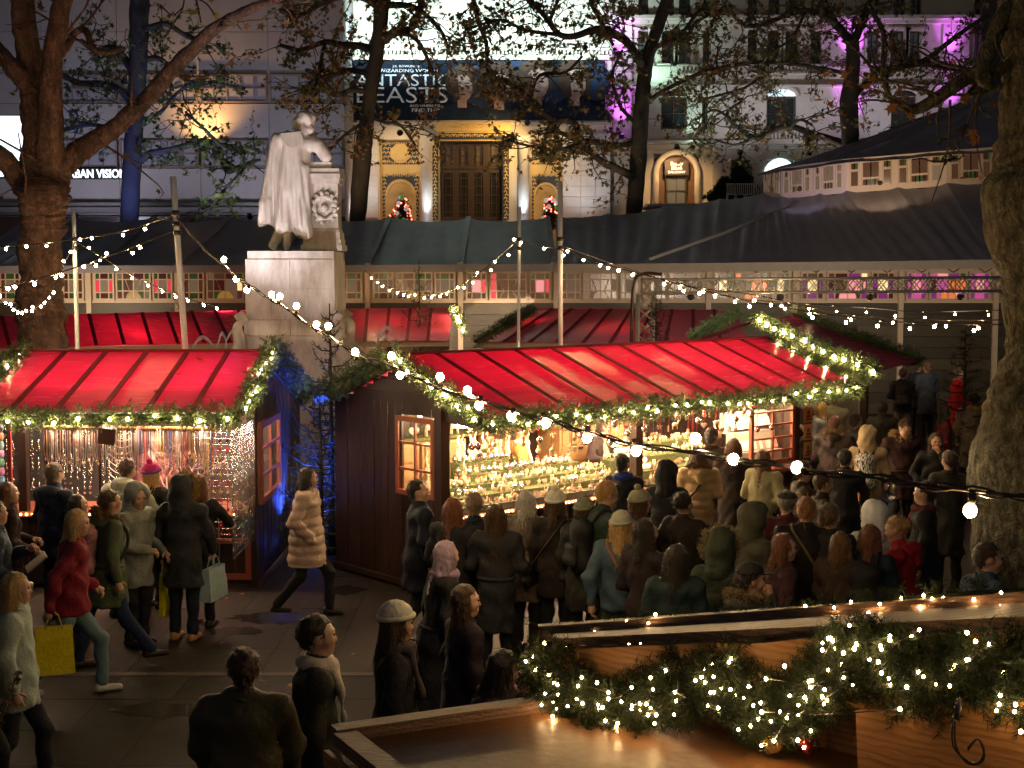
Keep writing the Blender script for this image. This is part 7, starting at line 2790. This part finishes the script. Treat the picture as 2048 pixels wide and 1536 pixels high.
            rc, rr, rn = up((0, -.05, 1.50)), .125, up((0, .35, 2.5)) - up((0, 0, 1.5))
        V, Q = f.mesh(.019 * s)
        link('hood', npmesh('hood', V, Q, fm, True), t)
        if fur:
            rn = Vector(rn).normalized()
            ax = rn.orthogonal().normalized()
            ay = rn.cross(ax)
            rc = Vector(rc)
            path = [rc + (ax * math.cos(a) + ay * math.sin(a)) * rr * s for a in np.linspace(0, 2 * PI, 25)]
            q = needles('fur_trim', path, 420, .035 * s, .03 * s, .042 * s, .008 * s, 6, furmat(fur), t, seed=PPL)
            del q['kind']
    if scarf:
        f = Field(.03 * s)
        for a in np.linspace(0, 2 * PI, 9)[:-1]:
            f.cap(up((.088 * math.cos(a), .082 * math.sin(a), 1.475)), up((.088 * math.cos(a + .8), .082 * math.sin(a + .8), 1.485)), .036 * s)
        f.cap(up((.03, .09, 1.46)), up((.05, .17, 1.18)), .045 * s, .035 * s, .6)
        f.post.append(lambda D, X, Y, Z: D + wr(X / s, Y / s, Z / s, .006, sd))
        V, Q = f.mesh(.02 * s)
        link('scarf', npmesh('scarf', V, Q, cl(scarf, .9), True), t)
    if glasses:
        q = MB()
        for sx in (-1, 1):
            q.tube([hd((sx * .033 + .024 * math.cos(a), .104, 1.650 + .019 * math.sin(a))) for a in np.linspace(0, 2 * PI, 13)], .0028 * s, 5, False)
            q.tube([hd((sx * .057, .104, 1.654)), hd((sx * .083, .0, 1.65))], .0025 * s, 5)
        q.tube([hd((-.01, .107, 1.653)), hd((.01, .107, 1.653))], .0025 * s, 5)
        q.build('glasses', BLACK, t)
    t['_s'] = s
    f_ = dict(t=t, s=s, up=up, wri=wri, sho=sho, P=P, rot=math.radians(-face), z0=z0)
    return f_


def wpt(pp, p):               # from a person's own frame to the place
    c_, si = math.cos(pp['rot']), math.sin(pp['rot'])
    return Vector((pp['P'].x + c_ * p[0] - si * p[1], pp['P'].y + si * p[0] + c_ * p[1], pp['z0'] + p[2]))


def backpack(pp, label, col, k=1., pattern=None):
    t = T('backpack', label, 'backpack', wpt(pp, (0, 0, 0)), pp['rot'])
    s, up = pp['s'], pp['up']
    f = Field(.05 * s)
    for a, b, r, ra in (((-.08, -.215, 1.02), (.08, -.215, 1.02), .095, None), ((-.07, -.21, 1.33), (.07, -.21, 1.33), .085, None), ((0, -.22, 1.04), (0, -.215, 1.32), .12, .11)):
        f.cap(up(a), up(b), r * s * k, (ra or r) * s * k, .8)
    f.post.append(lambda D, X, Y, Z: D + wr(X / s, Y / s, Z / s, .003, 2))
    V, Q = f.mesh(.022 * s)
    link('bag_body', npmesh('bag_body', V, Q, pattern or cl(col, .6), True), t)
    f = Field(.04 * s)
    f.cap(up((-.06, -.31 * k, 1.05)), up((.06, -.31 * k, 1.05)), .06 * s * k, None, .7)
    f.cap(up((-.05, -.305 * k, 1.16)), up((.05, -.305 * k, 1.16)), .05 * s * k, None, .7)
    V, Q = f.mesh(.02 * s)
    link('pocket', npmesh('pocket', V, Q, pattern or cl(tuple(min(1, c * 1.4 + .004) for c in col), .6), True), t)
    for sx in (-1, 1):
        q = MB()
        q.tube([Vector(p) for p in spline([up((sx * .09, -.17, 1.38)), up((sx * .10, -.03, 1.505)), up((sx * .115, .125, 1.38)), up((sx * .13, .135, 1.2)), up((sx * .17, .02, 1.04)), up((sx * .13, -.16, 1.0))], 4)], .017 * s, 6)
        q.build('strap', cl((.015, .015, .015), .6), t)
    q = MB()
    q.tube([up((-.025, -.25 * k, 1.42)), up((0, -.25 * k, 1.46)), up((.025, -.25 * k, 1.42))], .007, 5)
    q.build('handle', cl((.015, .015, .015), .6), t)
    return t


def shoulder_bag(pp, label, col, side=1, low=.95, cat='bag', k=1.):
    t = T('shoulder_bag', label, cat, wpt(pp, (0, 0, 0)), pp['rot'])
    up, s = pp['up'], pp['s']
    f = Field(.04 * s)
    c0 = (side * .26, -.06, low)
    f.cap(up((c0[0], c0[1] - .10 * k, c0[2])), up((c0[0], c0[1] + .10 * k, c0[2])), .065 * s * k)
    f.cap(up((c0[0], c0[1] - .10 * k, c0[2] - .13 * k)), up((c0[0], c0[1] + .10 * k, c0[2] - .13 * k)), .07 * s * k)
    V, Q = f.mesh(.022 * s)
    link('bag_body', npmesh('bag_body', V, Q, cl(col, .5), True), t)
    q = MB()
    q.tube([Vector(p) for p in spline([up((side * .25, -.12, low)), up((side * .05, -.175, 1.22)), up((-side * .11, -.10, 1.46)), up((-side * .105, .03, 1.49)), up((0, .16, 1.25)), up((side * .24, .05, low))], 4)], [.014 * s] * 21, 5)
    q.build('strap', cl(col, .5), t)
    return t


def carrier(pp, label, col, hand=1, w=.3, h=.34, d=.1, name='carrier_bag', txt=None, mat=None):
    wr_ = pp['wri'][hand]
    t = T(name, label, 'bag', wpt(pp, (0, 0, 0)), pp['rot'])
    zt = wr_[2] - .17
    m = mat or cl(col, .45)
    q = MB()
    n = 6
    x, y = wr_[0], wr_[1] + .03
    for (a, b, z) in ((-1, 1, 0),):
        pass
    P = []
    for k in range(5):
        f_ = k / 4
        ww, dd = w / 2 * (1 - .1 * f_), d / 2 * (1 - .45 * f_)
        j = .006 * math.sin(k * 2.3 + PPL)
        P.append([(x - dd + j, y - ww, zt - h * (1 - f_)), (x + dd, y - ww + j, zt - h * (1 - f_)), (x + dd + j, y + ww, zt - h * (1 - f_)), (x - dd, y + ww - j, zt - h * (1 - f_))])
    vs = [p for r in P for p in r]
    fs = [(3, 2, 1, 0)]
    for k in range(4):
        for i in range(4):
            fs.append((k * 4 + i, k * 4 + (i + 1) % 4, (k + 1) * 4 + (i + 1) % 4, (k + 1) * 4 + i))
    q.add(vs, fs)
    q.build('bag_body', m, t)
    for sx in (-1, 1):
        q = MB()
        dd = d / 2 * .5
        q.tube([(x + sx * dd, y - w * .22, zt - .02), (x + sx * dd * .6, y - w * .12, zt + .10), (x, y, zt + .13), (x + sx * dd * .6, y + w * .12, zt + .10), (x + sx * dd, y + w * .22, zt - .02)], .006, 5)
        q.build('handle', m, t)
    return t
PLAID = M('dark green plaid', (.012, .028, .016), .8, col2=(.03, .06, .045), vs=9, stretch=(1, 1, 3), bump=.3, bs=30)
DENIM = M('blue denim', (.03, .06, .10), .7, col2=(.07, .12, .17), vs=7, bump=.4, bs=30)
# --- customers of the jewellery stall
person(104, 930, 1.76, 25, 'shaven headed person in navy hooded coat facing the earring boards', NAVY, .70, hair=(.10, .07, .05), style='short', hood='down', bulk=1.12, arms=('front', 'front'))
a = person(240, 930, 1.78, 5, 'brown haired person in pale grey hoodie leaning over the jewellery counter', (.33, .33, .28), .78, legs=NAVY, hood='down', lean=.28, arms=('reach', 'reach'), bulk=1.1, hp=15)
shoulder_bag(a, 'dark bag with black strap crossing the back of the grey hoodie', BLK, -1)
person(303, 930, 1.66, 32, 'person in pink and purple pompom hat with blonde hair', BLK, .62, hair=BLOND, style='mid', hat=('pom', (.36, .02, .12), (.07, .03, .14)), arms=('front', 'front'))
person(268, 974, 1.66, 118, 'person with pale grey hood up looking down toward the right', (.19, .20, .18), .66, hood='up', hp=18, arms=('hold', 'front'), style='none')
person(152, 992, 1.52, 80, 'short person with dark curly hair beside the jewellery counter', BLK, .7, hair=DB, style='bob', arms=('front', 'front'))
person(12, 968, 1.66, 60, 'person with long reddish brown hair at the left edge by the earring boards', BLK, .6, hair=AUB, style='long', arms=('front', 'hold'))
a = person(-14, 1004, 1.75, 78, 'person in slate blue jacket holding a paper in front at the left edge', (.03, .045, .075), .74, legs=BLK, hair=DB, arms=('phone', 'hold'))
m_ = MB()
c_ = wpt(a, (.02, .36, 1.16))
m_.box((0, 0, 0), (.3, .012, .22), Euler((-.9, 0, .1)).to_matrix())
o = m_.build('folder', M('brown paper folder', (.30, .2, .12), .6, col2=(.4, .28, .18), vs=4), None, 'brown paper folder held by the person in the slate blue jacket', 'folder')
o.location, o.rotation_euler = c_, (0, 0, a['rot'])
a = person(132, 1028, 1.72, 72, 'blonde person striding right in dark red jacket and pale jeans', (.16, .012, .022), .80, legs=(.10, .16, .19), hair=BLOND, style='mid', walk=1., lean=.1, arms=('hold', 'back'), bulk=1.1, shoes=(.4, .4, .38))
carrier(a, 'bright yellow carrier bag hanging low behind the pale jeans', (.55, .45, .01), 1, .34, .42)
a = person(212, 985, 1.74, 70, 'person in green parka with brown fur hood walking past the stall', (.07, .09, .05), .62, legs=(.012, .022, .06), hood='down', fur=(.13, .08, .03), walk=-.9, lean=.06, hair=BR)
backpack(a, 'pale pink patterned rucksack on the green parka', (.5, .24, .22), 1.0, M('pink pattern cloth', (.52, .26, .24), .8, col2=(.30, .13, .17), vs=14, contrast=.08))
a = person(362, 962, 1.70, 8, 'person in long charcoal coat with golden fur trimmed hood seen from behind', (.025, .026, .030), .60, legs=(.012, .018, .035), hood='up', fur=(.20, .13, .03), bulk=1.12, style='none', shoes=(.32, .17, .06), arms=('down', 'fwd'))
carrier(a, 'large pale blue paper carrier held by the person in the charcoal coat', (.30, .40, .45), 1, .42, .34, .14, 'paper_carrier', mat=cl((.30, .40, .45), .6))
a2 = person(398, 952, 1.66, 20, 'auburn haired person in dark coat beside the bead earring grid', (.014, .014, .018), .7, hair=AUB, style='mid', arms=('front', 'reach'))
carrier(a, 'crumpled yellow bag hanging at the left of the charcoal coat', (.62, .55, .01), 0, .20, .46, .05, 'yellow_bag')
person(252, 872, 1.66, 170, 'stall keeper with pale pink scarf behind the hanging necklaces', (.16, .06, .06), .7, hair=BR, style='mid', scarf=(.55, .36, .34), pos=(LW(2.0, .95, 0)), z0=.12)
a = person(612, 938, 1.68, 100, 'person in pale beige quilted coat walking between the two near stalls', (.38, .27, .22), .62, legs=BLK, hair=DB, style='bob', puffer=True, bulk=1.18, walk=.8, arms=('pocket', 'pocket'))
# --- near passers-by on the left
person(622, 1238, 1.80, 82, 'dark haired person with pale scarf in profile walking right', (.022, .02, .018), .6, hair=DB, style='short', scarf=(.42, .36, .32), walk=.6, hp=4)
person(486, 1297, 1.78, -8, 'close person seen from behind in waxed olive jacket and glasses', (.060, .050, .026), .70, arms=('fwd', 'fwd'), hair=(.045, .022, .014), glasses=True, bulk=1.04, hy=-14, crough=.5)
person(790, 1212, 1.72, 80, 'person in pale beanie with olive top striding right', (.014, .013, .015), .62, hair=BR, style='mid', hat=('beanie', (.42, .40, .34), (.42, .40, .34)), walk=.7, scarf=(.05, .04, .04))
person(962, 1312, 1.62, 80, 'person with head bowed and dark hair hand near the face', (.03, .016, .016), .6, hair=DB, style='mid', hp=26, arms=('down', 'mouth'), lean=.15)
person(872, 1092, 1.68, 60, 'person with lilac scarf over the head in long black coat', (.014, .013, .016), .34, hair=(.30, .22, .30), style='long', scarf=(.30, .20, .32), lean=.08, walk=.3, skirt=True)
person(903, 1002, 1.70, 20, 'person with long chestnut hair seen from behind before the ornament stall', (.013, .013, .016), .5, hair=AUB, style='long', arms=('front', 'front'), lean=.05)
person(948, 990, 1.70, 5, 'person in long black coat with mousy hair facing the ornaments', (.011, .011, .012), .34, hair=(.14, .10, .07), style='short', skirt=True)
a = person(1052, 985, 1.64, 25, 'grey haired person in shaggy brown and grey fur coat', (.10, .075, .055), .58, hair=GRY, style='bob', furcoat=True, bulk=1.08, boots=True, arms=('front', 'front'))
a = person(1112, 984, 1.68, 15, 'person in black coat and cream pompom beanie at the ornament counter', BLK, .66, hair=BR, style='bob', hat=('pom', (.52, .50, .42), (.52, .50, .42)), boots=True)
shoulder_bag(a, 'black leather shoulder bag beside the fur coat', (.012, .011, .01), -1)
# --- the crowd before the ornament stall
a = person(1206, 964, 1.84, 62, 'bearded blond person in glasses and dark green checked jacket', PLAID, .76, legs=(.03, .045, .04), hair=(.30, .17, .06), style='short', glasses=True, hp=14, beard=True, hood=None, arms=('down', 'down'))
backpack(a, 'black rucksack on the bearded person in glasses', (.014, .014, .014), 1.05)
a = person(1243, 1028, 1.68, 25, 'person in blue denim jacket and pale knitted hat', DENIM, .84, legs=(.10, .11, .06), hair=BLOND, style='mid', hat=('beanie', (.32, .32, .26), (.32, .32, .26)), arms=('back', 'hold'))
shoulder_bag(a, 'bag on a tan leather strap across the denim jacket', (.24, .10, .03), 1, .9)
person(1246, 908, 1.74, 20, 'person in dark coat with royal blue scarf before the middle post', (.012, .012, .018), .6, hair=DB, style='short', scarf=(.03, .06, .28))
a = person(1332, 930, 1.72, 12, 'person with black hood up in front of the middle post', BLK, .5, hood='up', style='none', arms=('front', 'down'))
carrier(a, 'glossy white plastic carrier carried behind the quilted beige coat', (.62, .64, .68), 1, .32, .46, .14, 'plastic_bag', mat=cl((.62, .64, .68), .25))
a = person(1398, 897, 1.68, 6, 'person in champagne quilted jacket with brown fur trimmed hood', (.34, .24, .13), .76, legs=BLK, hair=BR, style='mid', hood='down', fur=(.11, .06, .03), puffer=True, crough=.35, bulk=1.1)
shoulder_bag(a, 'black shoulder bag on the champagne quilted jacket', BLK, -1, 1.0)
person(1424, 858, 1.80, 10, 'dark haired person in black coat right of the champagne jacket', BLK, .5, hair=DB, bulk=1.05, legs=(.02, .03, .05))
person(1466, 880, 1.70, 18, 'chestnut haired person in dark coat facing the card window', (.016, .013, .012), .5, hair=(.09, .04, .018), style='bob', arms=('front', 'front'))
person(1524, 905, 1.68, 30, 'person with long brown hair in pale olive jacket below the card window', (.28, .25, .14), .7, hair=(.10, .05, .02), style='long', arms=('front', 'hold'), lean=.1)
person(1118, 850, 1.68, 95, 'stall keeper in dusty pink beanie and tan jacket behind the ornaments', (.34, .20, .06), .75, hair=BR, style='none', hat=('beanie', (.42, .12, .11), (.42, .12, .11)), scarf=(.55, .47, .36), pos=RW(2.42, 1.28, 0), z0=.12, arms=('front', 'front'), hp=8)
person(1325, 845, 1.66, 140, 'stall keeper in flowery scarf behind the middle post', (.03, .02, .02), .75, hair=DB, style='long', scarf=(.35, .22, .15), pos=RW(4.0, 1.3, 0), z0=.12, arms=('front', 'front'), hp=20)
person(1506, 1013, 1.76, 75, 'person in olive parka with the hood up facing right', (.065, .065, .042), .64, hood='up', style='none', hp=16, arms=('phone', 'phone'), bulk=1.1)
person(1574, 984, 1.72, 10, 'person in charcoal flat cap and burgundy jacket seen from behind', (.07, .016, .018), .7, hair=(.1, .08, .06), style='short', hat=('flat', (.03, .03, .026), (.03, .03, .026)))
a = person(1612, 998, 1.78, 8, 'ginger haired person in dark jacket with a khaki bag strap', (.018, .016, .016), .66, hair=GINGER, bulk=1.1, arms=('front', 'front'), hp=10)
shoulder_bag(a, 'khaki canvas bag on a wide strap over the ginger haired person', (.13, .10, .04), 1, .88, 'bag', 1.15)
person(1682, 1068, 1.58, 40, 'short brown haired person between the ginger head and the white hood', (.05, .03, .02), .7, hair=(.12, .06, .025), style='bob')
person(1752, 1018, 1.70, 15, 'person with a white hood up behind the auburn haired rucksack wearer', (.58, .60, .60), .74, hood='up', style='none', hp=12, lean=.1)
a = person(1738, 1054, 1.64, 18, 'auburn haired person in navy quilted jacket', (.013, .022, .035), .74, hair=AUB, style='mid', puffer=True, arms=('front', 'front'), hp=14)
backpack(a, 'black rucksack on the auburn haired person in navy', (.014, .014, .015), 1.05)
person(1808, 1038, 1.66, -62, 'blonde person with tied hair in bright red padded jacket', (.26, .010, .016), .7, hair=(.26, .15, .06), style='bun', hood='down', hp=14, arms=('phone', 'phone'), bulk=1.08)
a = person(1494, 1134, 1.72, 55, 'person in black cap and fur collared parka eating with a raised hand', (.03, .032, .022), .66, hair=DB, style='short', hat=('cap', (.012, .012, .013), (.012, .012, .013)), hood='down', fur=(.13, .09, .05), arms=('front', 'mouth'), skin=SKIN2, hp=8)
person(1468, 1212, 1.16, 10, 'child in crimson knitted beanie behind the hut roof', (.05, .03, .03), .5, hair=BR, style='mid', hat=('beanie', (.17, .012, .03), (.17, .012, .03)))
person(1395, 1226, 1.14, 30, 'fair haired child just above the hut garland', (.08, .05, .05), .5, hair=(.24, .14, .07), style='mid')
person(1440, 1074, 1.70, 15, 'person in dark green coat with fur rimmed hood up', (.025, .032, .022), .5, hood='up', fur=(.16, .13, .06), style='none')
a = person(1292, 1040, 1.72, 40, 'person in plum dark coat behind the denim jacket', (.022, .014, .018), .45, hair=DB, style='mid', arms=('hold', 'down'))
# --- people between the ornament stall and the right trunk
person(1804, 838, 1.78, 172, 'person in black parka with golden fur hood looking down at a phone', BLK, .62, hair=(.035, .018, .012), hood='down', fur=(.26, .18, .08), hp=24, arms=('pocket', 'pocket'), bulk=1.12)
person(1872, 868, 1.66, 195, 'person with long dark hair holding a hand to the mouth', (.013, .012, .012), .72, legs=(.03, .035, .05), hair=(.05, .03, .018), style='long', arms=('mouth', 'pocket'), hy=-25, hp=10)
a = person(1735, 860, 1.72, 12, 'person in tan coat with the hood up seen from behind', (.25, .19, .11), .5, legs=BLK, hood='up', style='none', bulk=1.08)
backpack(a, 'black rucksack with pale dash pattern on the tan hooded coat', (.03, .03, .035), 1.0, M('dash pattern cloth', (.012, .012, .016), .7, col2=(.55, .55, .52), vs=26, stretch=(2.2, 2.2, .7), contrast=.05))
person(1712, 828, 1.74, 60, 'black haired person in glasses just behind the tan hood', BLK, .6, hair=(.012, .010, .010), glasses=True)
person(1640, 805, 1.68, -60, 'person with wavy blonde hair at the end of the ornament stall', (.30, .30, .36), .7, hair=BLOND, style='long', scarf=(.4, .4, .45))
person(1668, 836, 1.76, 30, 'person in black coat with brown fur collar below the end post', BLK, .55, hood='down', fur=(.13, .09, .04), hair=BR, bulk=1.15)
person(1625, 788, 1.80, -70, 'person in slate suit under the end of the lit eave', (.03, .03, .035), .6, hair=GRY, style='short')
person(1668, 786, 1.82, 10, 'person in grey overcoat half hidden under the lit eave', (.14, .13, .10), .5, hair=BR)
person(1690, 900, 1.72, 20, 'person in plain black coat before the tan hood', (.010, .010, .011), .5, hair=DB, style='short')
a = person(1806, 738, 1.78, 5, 'distant person with rucksack by the dark tent wall', (.02, .02, .022), .8, legs=(.14, .12, .09), hair=BR)
backpack(a, 'black and red rucksack of the distant person by the tent wall', (.02, .014, .014), 1.1)
person(1834, 726, 1.80, 60, 'distant person facing right between the rucksack and the blue grey coat', (.012, .012, .016), .7, hair=BR)
person(1856, 726, 1.84, -30, 'distant broad person in blue grey jacket by the tent wall', (.035, .042, .055), .62, hair=(.09, .05, .025), bulk=1.2)
person(1914, 738, 1.76, 90, 'distant person in bright red coat by the tent wall', (.42, .012, .014), .4, hair=(.10, .06, .04), bulk=1.15, scarf=(.3, .14, .12))
person(1948, 786, 1.78, 15, 'person in taupe coat and ochre scarf near the right trunk', (.15, .11, .08), .45, hair=DB, scarf=(.22, .13, .04), bulk=1.08)
person(1958, 1094, 1.76, 80, 'dark haired person in blue jacket passing before the right trunk', (.035, .05, .085), .7, hair=(.03, .018, .014), walk=.5, lean=.12)
person(1640, 948, 1.70, 80, 'person in dark brown coat crossing behind the olive parka', (.035, .022, .014), .5, hair=BR, walk=.7, style='short')
person(60, 1225, 1.62, 85, 'person in cream cardigan with big tan bag at the lower left edge', (.26, .21, .12), .66, hair=BR, style='mid', walk=.5, pos=(onz(-60, 1190, 1.62)))

# --- more of the crowd, filling the gaps
person(838, 962, 1.72, 75, 'person in midnight blue coat passing under the gable window', (.010, .012, .022), .6, hair=DB, walk=.6)
person(992, 1010, 1.68, 15, 'person in black coat between the mousy hair and the fur coat', (.010, .010, .011), .5, hair=BR, style='long')
person(1168, 1002, 1.64, 20, 'person in sage green knitted hat behind the bearded person', (.03, .03, .026), .6, hair=BR, style='bob', hat=('beanie', (.16, .17, .12), (.16, .17, .12)))
person(1276, 986, 1.70, 85, 'person in pale olive bobble hat passing before the middle post', (.16, .15, .10), .7, hair=BR, style='mid', hat=('pom', (.24, .23, .16), (.24, .23, .16)), walk=.6)
person(1368, 985, 1.70, 30, 'person with dark bun behind the champagne jacket', (.012, .011, .012), .5, hair=DB, style='bun')
person(1600, 925, 1.72, 80, 'person in brown coat passing below the card window', (.05, .032, .02), .55, hair=BR, walk=.6)
person(1560, 1072, 1.66, 85, 'person with coppery hair crossing between the parka and the ginger head', (.045, .018, .022), .6, hair=AUB, style='mid', walk=.6)
person(1352, 1090, 1.70, 20, 'person in dark teal coat near the hut garland', (.012, .024, .028), .55, hair=DB, style='mid')
person(1660, 1010, 1.74, 25, 'person in charcoal coat beside the ginger haired person', (.02, .02, .02), .55, hair=(.08, .05, .03))
person(1850, 965, 1.72, -80, 'person in black coat walking left before the long haired person', (.012, .011, .012), .5, hair=DB, walk=.7, scarf=(.12, .03, .03))
person(1900, 905, 1.74, 20, 'person in dark grey coat near the foot of the right trunk', (.03, .028, .026), .5, hair=BR)
person(1765, 805, 1.74, 30, 'person in dark coat beyond the golden fur hood', (.018, .017, .016), .5, hair=DB)
person(1888, 812, 1.70, 100, 'distant person in wine red coat beyond the long haired person', (.10, .012, .016), .5, hair=DB, style='mid', walk=.5)
a = person(24, 1150, 1.66, 80, 'person in pale mint jacket at the lower left edge', (.30, .36, .33), .72, legs=(.02, .02, .03), hair=BLOND, style='mid', walk=.6)
person(925, 1175, 1.64, 70, 'person in long dark plum coat near the lilac scarf', (.02, .013, .018), .34, hair=BR, style='long', skirt=True, walk=.3)

# fallen leaves on the near roofs and the paving
for k in range(26):
    me = leafmesh('fallen_leaf', [(0, 0, 0)], 1.0, [LO2], k, 6.)
    if k < 9:
        y_ = random.uniform(-1.0, .5)
        o = link('fallen_leaf', me, None, RW(random.uniform(.2, 6.6), y_, 2.26 + (y_ + 1.05) * .361 + .03), (0, 0, random.uniform(0, 6)), (.085,) * 3)
        tag(o, 'curled orange plane leaf fallen on the bright roof of the ornament stall', 'leaf', 'leaves on the ornament stall roof')
    elif k < 14:
        y_ = random.uniform(-1.2, .5)
        o = link('fallen_leaf', me, None, LW(random.uniform(.6, 3.3), y_, 2.31 + (y_ + 1.32) * .283 + .03), (0, 0, random.uniform(0, 6)), (.085,) * 3)
        tag(o, 'curled orange plane leaf fallen on the jewellery stall roof', 'leaf', 'leaves on the jewellery stall roof')
    else:
        p = onz(random.uniform(230, 1000), random.uniform(1180, 1500), .02)
        o = link('fallen_leaf', me, None, p, (0, 0, random.uniform(0, 6)), (.07,) * 3)
        tag(o, 'dry plane leaf lying on the dark paving', 'leaf', 'leaves on the paving')
